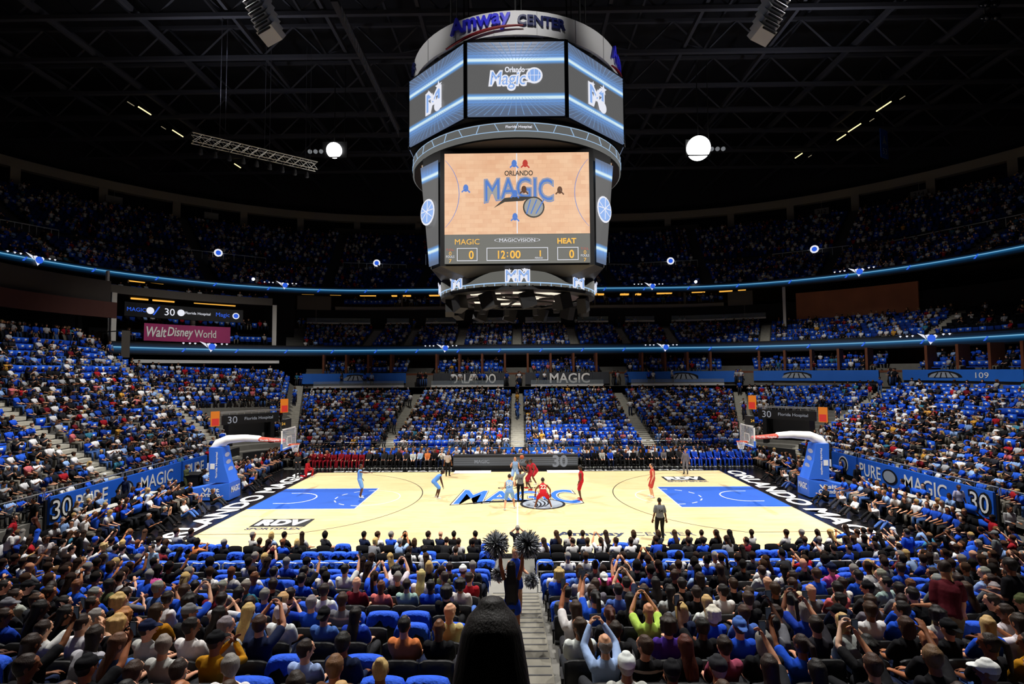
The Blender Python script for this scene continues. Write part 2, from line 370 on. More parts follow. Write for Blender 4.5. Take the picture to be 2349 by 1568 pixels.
# soffits, back walls
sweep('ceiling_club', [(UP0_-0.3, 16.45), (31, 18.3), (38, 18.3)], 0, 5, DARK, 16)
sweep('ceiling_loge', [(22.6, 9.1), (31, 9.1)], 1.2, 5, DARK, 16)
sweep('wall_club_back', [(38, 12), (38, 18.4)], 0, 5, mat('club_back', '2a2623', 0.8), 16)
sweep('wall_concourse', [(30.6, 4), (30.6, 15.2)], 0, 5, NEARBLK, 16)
b = MB()
for i, m_ in enumerate(us(1.83, 3.2, 10)[:-1]):
    pass
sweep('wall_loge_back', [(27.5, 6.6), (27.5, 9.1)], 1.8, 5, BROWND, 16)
sweep('floor_loge', [(19.0, 5.45), (20.4, 5.45), (20.4, 6.75), (20.5, 6.75), (22.5, 6.75), (22.5, 7.15), (23.6, 7.15), (23.6, 7.55), (27.5, 7.55)], 1.8, 5, STEP, 16)
sweep('wall_back', [(54.5, 29), (54.5, 45)], 0, 5, ROOF, 12)
ring('trim_slab_suite', 30.9, 31.4, 15.1, 15.7, 1.86, 3.2, OFFW.copy() if False else mat('suite_slab', '6d6862', 0.7), 10)['kind'] = 'structure'
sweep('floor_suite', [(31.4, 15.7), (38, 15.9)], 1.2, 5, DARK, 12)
# ledges and glass behind the lower rows and behind the club rows
GLASS = bpy.data.materials.new('rail_glass'); GLASS.use_nodes = True; g = GLASS.node_tree
gb = g.nodes['Principled BSDF']; gb.inputs['Base Color'].default_value = (*lin('8f9aa0'), 1); gb.inputs['Alpha'].default_value = 0.32; gb.inputs['Roughness'].default_value = 0.2
LEDGE = mat('ledge_white', 'cfcfcb', 0.4)
ledges = MB()
def gap_segments(u0, u1, cuts, half, R):
    """stations between u0 and u1 with a passage of the given half width at each cut"""
    def du(u, dist):
        i = min(int(u), 4); L = (24, (PI/2)*R, 34, (PI/2)*R, 24)[i]; return dist/L
    e = [u0]
    for c in cuts:
        if u0 < c < u1: e += [c-du(c, half), c+du(c, half)]
    e.append(u1); return [(e[i], e[i+1]) for i in range(0, len(e), 2) if e[i+1] > e[i]]
LOWSEG = gap_segments(1.83, 4.9, AISLES, 1.35, 19)
n_ = 0
for (a, c) in LOWSEG:
    if a > 3.2: continue
    b = MB(); ring('', 19.0, 19.12, 5.45, 5.68, a+0.004, c-0.004, LEDGE, 8, mb=b); ring('', 19.03, 19.07, 5.68, 6.15, a+0.004, c-0.004, GLASS, 8, mb=b, mi=1)
    n_ += 1; o = b.build('trim_%d' % n_, [LEDGE, GLASS]); o['kind'] = 'structure'
for (a, c) in gap_segments(1.79, 3.3, [1.98, 2.12, 2.30, 2.5, 2.70, 2.88, 3.04], 1.1, 30):
    b = MB(); ring('', 29.95, 30.1, 13.35, 13.55, a, c, LEDGE, 8, mb=b); ring('', 30, 30.05, 13.55, 14.1, a, c, GLASS, 8, mb=b, mi=1)
    n_ += 1; o = b.build('trim_%d' % n_, [LEDGE, GLASS]); o['kind'] = 'structure'
ring('trim_loge_rail', 20.4, 20.5, 6.75, 6.95, 1.83, 4.9, BROWN, 12)['kind'] = 'structure'
for k in range(38):                                        # loge partitions
    u = 1.86+k*0.075
    if u > 4.5 or min(abs(u-a) for a in AISLES) < 0.03: continue
    x, y = pos(u, 21.3); ox, oy = outw(u); b = MB(); b.box((x, y, 7.95), (0.22, 1.4, 2.3), math.atan2(oy, ox)-PI/2)
    o = b.build('wall_loge_partition', BROWN); o['kind'] = 'structure'

# aisle steps: one flight of steps for each aisle
def flight(u, n, R_, zf, width, name='floor_aisle_steps', m=AISLE):
    b = MB()
    ox, oy = outw(u)
    for k in range(n*2):
        R = R_+k*PIT_/2; x, y = pos(u, R+PIT_/4); z = zf(u, k/2)
        b.box((x, y, z-0.1+0.02), (width, PIT_/2+0.02, 0.2), math.atan2(oy, ox)-PI/2)
    o = b.build(name, m); o['kind'] = 'structure'
for u in AISLES: flight(u, NROW+1, R0, lambda u, k: Z0+(k+0.5)*rise(u), 1.15)
for u in (1.98, 2.12, 2.30, 2.5, 2.70, 2.88, 3.04, 3.3, 3.7): flight(u, NCLUB, CLUB0, lambda u, k: CLUBZ+(k+0.5)*CRISE, 1.0)

# ================================================================= fascias with light ribbons
def glow_mat(name, z, w_, strength):
    """a light board whose lit line runs at height z"""
    m = bpy.data.materials.new(name); m.use_nodes = True; nt = m.node_tree; bs = nt.nodes['Principled BSDF']
    bs.inputs['Base Color'].default_value = (0.004, 0.006, 0.01, 1); bs.inputs['Roughness'].default_value = 0.5
    ge = nt.nodes.new('ShaderNodeNewGeometry'); sp = nt.nodes.new('ShaderNodeSeparateXYZ'); nt.links.new(ge.outputs['Position'], sp.inputs[0])
    d = nt.nodes.new('ShaderNodeMath'); d.operation = 'SUBTRACT'; d.inputs[1].default_value = z; nt.links.new(sp.outputs['Z'], d.inputs[0])
    r = nt.nodes.new('ShaderNodeValToRGB'); mr = nt.nodes.new('ShaderNodeMapRange'); mr.inputs[1].default_value = -w_; mr.inputs[2].default_value = w_
    nt.links.new(d.outputs[0], mr.inputs[0]); nt.links.new(mr.outputs[0], r.inputs[0])
    e = r.color_ramp.elements; e[0].position = 0; e[0].color = (0.0, 0.004, 0.012, 1); e[1].position = 1; e[1].color = (0, 0.004, 0.012, 1)
    for p, c in ((0.2, (0.0, 0.012, 0.035)), (0.40, (0.008, 0.07, 0.17)), (0.5, (0.02, 0.16, 0.36)), (0.57, (0.28, 0.65, 0.95)), (0.63, (0.005, 0.05, 0.12)), (0.8, (0.0, 0.006, 0.02))):
        q = r.color_ramp.elements.new(p); q.color = (*c, 1)
    nt.links.new(r.outputs[0], bs.inputs['Emission Color']); bs.inputs['Emission Strength'].default_value = strength
    return m
RIB1 = glow_mat('ribbon_board_low', 9.6, 0.45, 0.85); RIB2 = glow_mat('ribbon_board_high', 16.93, 0.36, 0.9)
WEMIT = mat('led_white', 'f2f4ff', emit=0.9); BEMIT = mat('led_blue', '2b62e8', emit=0.9); LBEMIT = mat('led_lightblue', '8fb6f5', emit=0.9)
def ribbon(name, R, z0, z1, u0, u1, m, label):
    o = ring(name, R, R+0.25, z0, z1, u0, u1, FASCIA, 26); del o['kind']
    meta(o, label, 'LED board')
    f = sweep('led_strip', [(R-0.02, z0+0.12), (R-0.02, z1-0.14)], u0, u1, m, 26, parent=o, kind=None)
    return o
rb1 = ribbon('ribbon_board', 22.5, 9.0, 10.2, 1.285, 5, RIB1, 'long black ribbon board with glowing blue line below the club seats')
rb2 = ribbon('ribbon_board', 24.8, 16.4, 17.3, 0, 5, RIB2, 'long black ribbon board with thin glowing blue line under the top deck')
def ball_logo(p, xd, yd, s, parent):
    """small ball with a swept white tail and stars beside it"""
    n = np.cross(xd, yd); b = MB(); P_ = lambda a, c, k: p+xd*a*s+yd*c*s+n*k
    b.poly([P_(-0.42, 0.38, .03), (P_(0, -0.55, .03)), P_(0.62, 0.25, .03), P_(0.45, 0.42, .03), P_(0.1, 0.3, .03), P_(-0.1, 0.45, .03)]); b.poly([P_(-1.1, 0.62, .03), P_(-0.3, -0.05, .03), P_(-0.5, 0.42, .03)])
    for q in (-2.6, -2.0, -1.5, 1.1, 1.6): b.poly([P_(q-0.13, 0.4, .03), P_(q, 0.26, .03), P_(q+0.13, 0.4, .03), P_(q, 0.46, .03)])
    o = b.build('ribbon_logo', WEMIT, parent)
    b = MB(); b.poly([P_(0.12+0.36*math.cos(t*PI/6), 0.05+0.36*math.sin(t*PI/6), .06) for t in range(12)]); b.build('logo_ball', BEMIT, o)
for x, y, rb, R, s in ((85, 597, rb2, 24.7, .85), (652, 655, rb2, 24.7, .8), (1495, 657, rb2, 24.7, .8), (1970, 624, rb2, 24.7, .85), (483, 796, rb1, 22.4, .95), (1020, 799, rb1, 22.4, .85), (1525, 797, rb1, 22.4, .85), (2135, 777, rb1, 22.4, .95)):
    p = atR(x, y, R); xd, inn = face_in(p); ball_logo(p+inn*0.05, xd, np.array([0, 0, 1.0]), s, rb)
for rb, R, z, n in ((rb1, 22.42, 9.5, 24), (rb2, 24.72, 16.85, 26)):
    b = MB()
    for i in range(n):
        u = 1.32+i*0.14 if rb is rb1 else 0.85+i*0.14
        x, y = pos(min(u, 4.9), R); p = np.array([x, y, z]); xd, inn = face_in(p); yd = np.array([0, 0, 1.0]); p += inn*0.04
        b.poly([p-xd*0.2-yd*0.18, p-xd*0.02-yd*0.18, p+xd*0.25+yd*0.2, p+xd*0.12+yd*0.2])
    b.build('stripe_pattern', BEMIT, rb)

# ================================================================= banners, signs, far suites
def board(name, x0, x1, y0, y1, R, m, label, cat, th=0.08, frame=None):
    """a flat board hung on the curve of radius R between two picture columns"""
    zt = atR((x0+x1)/2, y0, R)[2]; zb = atR((x0+x1)/2, y1, R)[2]
    pa, pb = atR(x0, (y0+y1)/2, R), atR(x1, (y0+y1)/2, R)
    b = MB(); n = 10; top = []
    ps = [atR(x0+(x1-x0)*i/n, (y0+y1)/2, R) for i in range(n+1)]
    for i in range(n):
        p, q = ps[i], ps[i+1]; c = (p+q)/2; d = q-p
        b.box((c[0], c[1], (zt+zb)/2), (math.hypot(d[0], d[1])+0.02, th, zt-zb), math.atan2(d[1], d[0]))
    o = b.build(name, m); meta(o, label, cat)
    return o, ps, zb, zt
def on_board(ps, f, zb, zt, v):
    i = min(int(f*10), 9); t = f*10-i; p = ps[i]*(1-t)+ps[i+1]*t; xd = ps[i+1]-ps[i]; xd[2] = 0; xd /= np.linalg.norm(xd)
    inn = np.array([xd[1], -xd[0], 0]); p = np.array([p[0], p[1], zb+(zt-zb)*v])+inn*0.06
    return p, xd, inn
YD = np.array([0, 0, 1.0])
BANK = mat('banner_grey', '3d4046', 0.6, noise=0.15, nscale=1)
banners = [(690, 931, 856, 879, BLUEB, 'blue banner with a dark ball emblem, left of the ORLANDO banner', None), (995, 1166, 855, 881, BANK, 'grey banner lettered ORLANDO above the lower seats', 'ORLANDO'),
 (1205, 1397, 853, 880, BANK, 'grey banner lettered MAGIC above the lower seats', 'MAGIC'), (1437, 1686, 851, 876, BLUEB, 'blue banner with a dark ball emblem, right of the MAGIC banner', None),
 (1729, 2016, 849, 873, BLUEB, 'blue banner with ball emblem between two far stairways', None), (2071, 2349, 847, 873, BLUEB, 'blue banner numbered 109 with ball emblem by the far stairs', '109')]
for x0, x1, y0, y1, m, lab, tx in banners:
    o, ps, zb, zt = board('wall_banner', x0, x1, y0, y1, 20.2, m, lab, 'banner'); h = zt-zb
    if tx in ('ORLANDO', 'MAGIC'):
        for i, mm in enumerate((BLACK, LINEW)):
            p, xd, inn = on_board(ps, 0.53, zb, zt, 0.5); text(tx, 1, mm, p+inn*0.02*(i+1), xd, YD, o, width=(5.0 if tx[0] == 'O' else 4.4)*(1.03-0.03*i), height=h*(0.95-0.1*i), off=0.05-0.03*i)
    else:
        f = 0.52 if x0 < 1700 else 0.34; p, xd, inn = on_board(ps, f, zb, zt, 0.28)
        for i, (mm, r) in enumerate(((BLACK, 1.0), (LSILV, 0.8))):
            bb = MB(); bb.poly([p+inn*0.02*(i+1)+xd*1.15*h*r*1.35*math.cos(t*PI/10)+YD*h*r*0.62*math.sin(t*PI/10) for t in range(11)]); bb.build('ball_emblem', mm, o)
        bb = MB()
        for q in (-0.8, -0.3, 0.25, 0.8): bb.poly([p+inn*0.06+xd*h*q-YD*0, p+inn*0.06+xd*h*(q+0.1), p+inn*0.06+xd*h*(q*0.6+0.12)+YD*h*0.45, p+inn*0.06+xd*h*q*0.6+YD*h*0.45])
        bb.build('emblem_seams', BLACK, o)
        if tx: p, xd, inn = on_board(ps, 0.66, zb, zt, 0.5); text(tx, 1, LINEW, p+inn*0.02, xd, YD, o, width=1.0, height=0.45)
# left corner: LED score board, park banner
o, ps, zb, zt = board('led_board', 284, 557, 703, 733, 22.6, FASCIA, 'black LED board with team logos above the magenta banner', 'LED board', 0.25)
def onb(f, v, k=0.12):
    p, xd, inn = on_board(ps, f, zb, zt, v); return p+inn*k, xd
for f, tx, mm, w_ in ((0.10, 'MAGIC', BEMIT, 1.6), (0.38, '30', WEMIT, 0.9), (0.62, 'Florida Hospital', WEMIT, 2.3), (0.83, 'Magic', BEMIT, 1.3)):
    p, xd = onb(f, 0.5); text(tx, 1, mm, p, xd, YD, o, width=w_)
for f, mm in ((0.215, WEMIT), (0.94, WEMIT), (0.475, WEMIT), (0.94, BEMIT)):
    p, xd = onb(f, 0.5, 0.14 if mm is WEMIT else 0.18); r = 0.34 if mm is WEMIT else 0.24
    bb = MB(); bb.poly([p+xd*r*math.cos(t*PI/6)+YD*r*math.sin(t*PI/6) for t in range(12)]); bb.build('logo_disc', mm, o)
p, xd = onb(0.265, 0.5); bb = MB(); bb.poly([p-xd*0.3-YD*0.4, p-xd*0.15-YD*0.4, p+xd*0.35+YD*0.45, p+xd*0.2+YD*0.45]); bb.build('blue_slash', BEMIT, o)
MAG = mat('banner_magenta', 'a8306c', 0.6, noise=0.35, nscale=0.35)
o, ps, zb, zt = board('hanging_banner', 330, 528, 746, 784, 22.4, MAG, 'magenta banner with white Walt Disney World lettering over the club rail', 'banner')
p, xd = onb(0.14, 0.52, 0.06); text('Walt', 1, LINEW, p, xd, YD, o, width=1.75, height=1.0, shear=0.2, off=0.02)
p, xd = onb(0.42, 0.5, 0.06); text('Disney', 1, LINEW, p, xd, YD, o, width=2.3, height=1.2, shear=0.2, off=0.02)
p, xd = onb(0.71, 0.52, 0.06); text('World', 1, LINEW, p, xd, YD, o, width=2.0, height=0.8, off=0.01)
ring('banner_frame', 22.32, 22.5, 0, 0.01, 1.3, 1.31, WHITE) if False else None

# structures of the left corner and around the club level
def slab(name, u0, u1, R_, R1, z0, z1, m, n=8): o = ring(name, R_, R1, z0, z1, u0, u1, m, n); o['kind'] = 'structure'; return o
SUITE = mat('suite_panel', '5b5650', 0.75)
slab('wall_terrace_panel', 0.86, 1.262, 21.3, 21.7, 13.5, 15.5, mat('terrace_panel', '3a3430', 0.8))
slab('wall_terrace_band', 0.2, 1.262, 20.3, 20.6, 12.1, 13.5, mat('band_redbrown', '43211a', 0.7))
slab('wall_corner_stair', 1.262, 1.285, 19.5, 24, 8.6, 11.0, mat('stair_wall', '4b4640', 0.8), 2)
slab('trim_slab_corner', 1.285, 1.70, 23.0, 23.5, 14.7, 15.5, SUITE)
slab('trim_ledge_corner', 1.3, 1.72, 19.9, 20.2, 8.15, 8.45, LEDGE)
sweep('floor_corner_suite', [(23, 14.7), (30, 14.9)], 1.285, 1.7, DARK, 6); sweep('floor_corner_club', [(22.5, 10.1), (30, 10.3)], 1.285, 1.74, DARK, 6)
sweep('wall_corner_back', [(28, 8), (28, 17)], 0.3, 1.76, NEARBLK, 10)
for u in (1.285, 1.70): slab('wall_column', u, u+0.012, 22.6, 23.1, 10.2, 14.7, OFFW, 2)
slab('wall_column', 1.485, 1.495, 23.2, 23.6, 11.5, 13.2, OFFW, 2)
slab('wall_end_panel', 1.765, 1.85, 30.6, 31.0, 12.9, 17.0, SUITE, 4); slab('wall_end_panel', 3.21, 3.27, 30.6, 31.0, 13.4, 17.0, SUITE, 4)
slab('wall_club_panel', 3.37, 3.62, 30.2, 30.5, 13.0, 16.2, mat('club_wood', 'a0603c', 0.6, noise=0.3, nscale=0.5), 6)
slab('wall_column', 3.345, 3.352, 27, 27.3, 10, 17, OFFW, 2); slab('wall_column', 1.27, 1.275, 22.4, 22.7, 13.4, 16.6, OFFW, 2)
for u in (2.05, 2.2, 2.34, 2.66, 2.8, 2.95, 3.1): slab('wall_suite_divider', u, u+0.006, 31.2, 36, 15.7, 18.2, SUITE, 2)
AMB = mat('amber_light', 'ffb84a', emit=1.0)
for i, (xa, xb, y) in enumerate(((659, 675, 671), (692, 720, 673), (757, 782, 675), (826, 862, 677), (899, 910, 678), (925, 942, 678), (985, 1012, 677), (1360, 1385, 675), (1423, 1442, 675), (1458, 1470, 675), (1507, 1541, 672), (1587, 1617, 669), (1650, 1680, 667), (1693, 1711, 664))):
    pa, pb = atR(xa, y, 33.5), atR(xb, y, 33.5); b = MB(); c = (pa+pb)/2; d = pb-pa
    b.box((c[0], c[1], c[2]), (math.hypot(d[0], d[1]), 0.5, 0.2), math.atan2(d[1], d[0])); b.box((c[0], c[1], c[2]+0.6), (0.05, 0.05, 1.0))
    meta(b.build('suite_lamp', AMB), 'amber strip lamp in the %s suite from the %s' % (('first', 'second', 'third', 'fourth', 'fifth', 'sixth', 'seventh')[i if i < 7 else 13-i], 'white wall at stage side' if False else ('far left wall' if i < 7 else 'far right wall')), 'lamp', 'amber suite lamps')
for i, (xa, ya, xb, yb, w_) in enumerate(((295, 643, 332, 647, 'upper'), (336, 645, 375, 650, 'upper'), (443, 656, 483, 658, 'upper'), (300, 684, 340, 687, 'lower'), (350, 688, 400, 692, 'lower'), (445, 694, 540, 701, 'lower'))):
    pa, pb = atR(xa, ya, 25.5), atR(xb, yb, 25.5); b = MB(); b.bar(pa, pb, 0.09, 4)
    meta(b.build('suite_lamp', AMB), 'amber strip lamp, %s of its row in the %s corner suites' % (('first', 'second', 'third')[i % 3], w_), 'lamp', 'amber corner lamps')

# ================================================================= top: beam, columns, roof, trusses
BEAMC = mat('beam_concrete', '8e877c', 0.9)
slab('trim_ring_beam', 0, 5, 51, 52, 32.6, 33.8, BEAMC, 18)
for i, x in enumerate((30, 235, 405, 560, 690, 820, 960, 1340, 1530, 1675, 1812, 1962, 2138, 2330)):
    p = atR(x, 460, 51.4); b = MB(); b.box((p[0], p[1], 31.0), (1.0, 0.8, 3.6), math.atan2(*(face_in(p)[0][1::-1]))); struct(b, 'wall_column', BEAMC)
slab('wall_press_box', 1.83, 3.17, 49.5, 50.4, 30.0, 31.0, mat('press_box', '34322f', 0.9), 8); slab('trim_press_ledge', 1.83, 3.17, 49.0, 49.5, 29.4, 29.7, BEAMC, 8)
b = MB(); b.quad((-90, -60, 43), (90, -60, 43), (90, 80, 43), (-90, 80, 43)); struct(b, 'ceiling', ROOF)
b = MB(); b.quad((-90, -60, -1), (90, -60, -1), (90, -60, 43), (-90, -60, 43)); b.quad((-90, -60, -1), (-90, 80, -1), (-90, 80, 43), (-90, -60, 43)); b.quad((90, -60, -1), (90, 80, -1), (90, 80, 43), (90, -60, 43))
struct(b, 'wall_hall', ROOF)
for i, Y in enumerate((-12, -6, 0, 6, 12, 18, 24, 29.5, 35, 41, 47)):
    b = MB(); b.box((0, Y, 37.0), (150, 0.35, 0.35)); b.box((0, Y, 40.0), (150, 0.3, 0.3))
    for k in range(-12, 12): b.bar((k*6, Y, 37), (k*6+3, Y, 40), 0.1, 4); b.bar((k*6+3, Y, 40), (k*6+6, Y, 37), 0.1, 4)
    meta(struct(b, 'trim_roof_truss', STEEL))
for i in range(-7, 8):
    if i == 0: continue
    b = MB(); b.box((i*8.0, 20, 37.6), (0.3, 100, 0.45)); b.box((i*8.0+4, 20, 41), (0.2, 100, 0.3))
    for k in range(5): b.bar((i*8.0, -6+k*12, 37.8), (i*8.0+math.copysign(4, i), k*12, 41), 0.09, 4)
    struct(b, 'trim_roof_truss', STEEL)

def rebase(root, loc):
    """move a thing's Empty to its base and keep its parts where they stand"""
    loc = Vector(loc); root.location = loc
    for o in root.children: o.location = Vector(o.location)-loc
    return root
def panel(name, w_, h_, m, origin, xd, yd, parent, th=0.0):
    """flat panel whose own axes are its width and height"""
    xd = Vector(xd).normalized(); yd = Vector(yd).normalized(); zd = xd.cross(yd)
    b = MB()
    if th: b.box((0, 0, -th/2), (w_, h_, th))
    else: b.quad((-w_/2, -h_/2, 0), (w_/2, -h_/2, 0), (w_/2, h_/2, 0), (-w_/2, h_/2, 0))
    o = b.build(name, m, parent)
    o.matrix_local = Matrix(((xd[0], yd[0], zd[0], origin[0]), (xd[1], yd[1], zd[1], origin[1]), (xd[2], yd[2], zd[2], origin[2]), (0, 0, 0, 1)))
    return o
def led_mat(name, half, line, base=(0.125, 0.125, 0.125), sharp=6.0):
    """screen picture: grey field crossed by two glowing blue-white lines at +-line, fading outward"""
    m = bpy.data.materials.new(name); m.use_nodes = True; nt = m.node_tree; bs = nt.nodes['Principled BSDF']
    bs.inputs['Base Color'].default_value = (0.01, 0.01, 0.01, 1); bs.inputs['Roughness'].default_value = 0.4
    tc = nt.nodes.new('ShaderNodeTexCoord'); sp = nt.nodes.new('ShaderNodeSeparateXYZ'); nt.links.new(tc.outputs['Object'], sp.inputs[0])
    ab = nt.nodes.new('ShaderNodeMath'); ab.operation = 'ABSOLUTE'; nt.links.new(sp.outputs['Y'], ab.inputs[0])
    d = nt.nodes.new('ShaderNodeMath'); d.operation = 'SUBTRACT'; d.inputs[1].default_value = line; nt.links.new(ab.outputs[0], d.inputs[0])
    mr = nt.nodes.new('ShaderNodeMapRange'); mr.inputs[1].default_value = -half; mr.inputs[2].default_value = half; nt.links.new(d.outputs[0], mr.inputs[0])
    r = nt.nodes.new('ShaderNodeValToRGB'); nt.links.new(mr.outputs[0], r.inputs[0]); e = r.color_ramp.elements
    e[0].position = 0; e[0].color = (*base, 1); e[1].position = 1; e[1].color = (0.11, 0.12, 0.15, 1)
    k = 0.17/half
    for p, c in ((0.5-0.7*k, base), (0.5-0.28*k, (0.15, 0.4, 0.85)), (0.5-0.1*k, (0.75, 0.95, 1)), (0.5+0.1*k, (0.75, 0.95, 1)), (0.5+0.35*k, (0.16, 0.36, 0.8)), (0.5+1.6*k, (0.12, 0.17, 0.28))):
        q = r.color_ramp.elements.new(min(0.98, p)); q.color = (*c, 1)
    nt.links.new(r.outputs[0], bs.inputs['Emission Color']); bs.inputs['Emission Strength'].default_value = 0.9; return m
RAY = mat('led_ray', '7fa6d8', emit=0.8); GRID = mat('led_grid', '7c8694', emit=0.6)
def rays(w_, h_, line, o, n=9):
    b = MB()
    for s in (-1, 1):
        for i in range(-n, n+1):
            x0, x1 = i*w_/(2*n)*0.55, i*w_/(2*n)*1.5; y0, y1 = s*line, s*h_/2*0.985
            if abs(x1) > w_/2: t = (w_/2-abs(x0))/(abs(x1)-abs(x0)+1e-9); x1 = math.copysign(w_/2, x1); y1 = y0+(y1-y0)*t
            b.quad((x0-0.012, y0, 0.02), (x0+0.012, y0, 0.02), (x1+0.02, y1, 0.02), (x1-0.02, y1, 0.02))
    b.build('light_rays', RAY, o); b = MB()
    for s in (-1, 1):
        for j in range(1, 6):
            y = s*(line+(h_/2-line)*j/6); b.quad((-w_/2, y-0.008, 0.016), (w_/2, y-0.008, 0.016), (w_/2, y+0.008, 0.016), (-w_/2, y+0.008, 0.016))
    b.build('grid_lines', GRID, o)

# ================================================================= scoreboard over the centre of the court
sb = empty('scoreboard', (0, 0, 0), 'huge black multi-sided scoreboard with a silver name ring, hung over centre court', 'scoreboard')
SILV = mat('ring_silver', 'e2e3e6', 0.45); AMBLUE = mat('sign_blue', '3a3af0', 0.4); DKBLUE = mat('sign_navy', '1c2560', 0.4); SRED = mat('sign_red', '8e1524', 0.5)
CX = 0.1
def cyl(b, R_, z0, z1, R1=None, n=72, mi=0):
    R1 = R_ if R1 is None else R1; v = []
    for i in range(n): a = i*2*PI/n; v += [(CX+R_*math.cos(a), R_*math.sin(a), z0), (CX+R1*math.cos(a), R1*math.sin(a), z1)]
    b.add(v, [(2*i, 2*((i+1) % n), 2*((i+1) % n)+1, 2*i+1) for i in range(n)], mi)
b = MB(); cyl(b, 5.95, 23.25, 24.45); cyl(b, 5.8, 23.25, 24.45); cyl(b, 5.8, 24.45, 24.45, 5.95); cyl(b, 5.8, 23.25, 23.25, 5.95)
for i in range(12):
    a = i*PI/6+0.26; b.bar((CX+5.8*math.cos(a), 5.8*math.sin(a), 23.5), (CX+4.5*math.cos(a), 4.5*math.sin(a), 23.0), 0.06)
b.build('top_ring', SILV, sb, True)
b = MB()
for i in range(0, 72, 4):
    a = i*2*PI/72; b.box((CX+5.96*math.cos(a), 5.96*math.sin(a), 23.85), (0.015, 0.02, 1.18), a)
b.build('ring_seam', mat('seam_grey', '9a9ca0', 0.5), sb)
def ring_text(s, m, a0, wdt, z, h, R_, off=0.02, ext=0.08, shear=0.0, rot=0.0):
    """letters bent round the ring, centred at angle a0 (radians from straight towards the camera, to the right)"""
    o = text(s, 1, m, (0, 0, 0), (1, 0, 0), (0, 1, 0), sb, 'ring_lettering', width=wdt, height=h, off=off, ext=ext, shear=shear)
    me = o.data; n = len(me.vertices); v = np.empty(n*3); me.vertices.foreach_get('co', v); v = v.reshape(-1, 3)
    a = a0+v[:, 0]/R_; r = R_+v[:, 2]
    out = np.stack([CX+r*np.sin(a), -r*np.cos(a), z+v[:, 1]+v[:, 0]*rot], -1); me.vertices.foreach_set('co', out.ravel()); me.update()
for q in range(4):
    s0 = q*PI/2
    ring_text('Amway', AMBLUE, s0-0.30, 3.15, 24.0, 1.02, 6.06, 0.022, 0.06)
    ring_text('CENTER', DKBLUE, s0+0.215, 2.4, 23.92, 0.5, 6.04, 0.03, 0.05)
    b = MB(); pts = []
    for i in range(12):
        t = i/11; a = s0-0.60+t*0.66; z = 23.12+0.28*math.sin(t*PI*0.62)+t*0.22; pts.append(((CX+6.12*math.sin(a), -6.12*math.cos(a), z), 0.03+0.05*math.sin(t*PI), 0.05+0.03*math.sin(t*PI)))
    v, f = loft(pts, (0, 0, 1), 6); b.add(v, f); b.build('red_swoosh', SRED, sb)
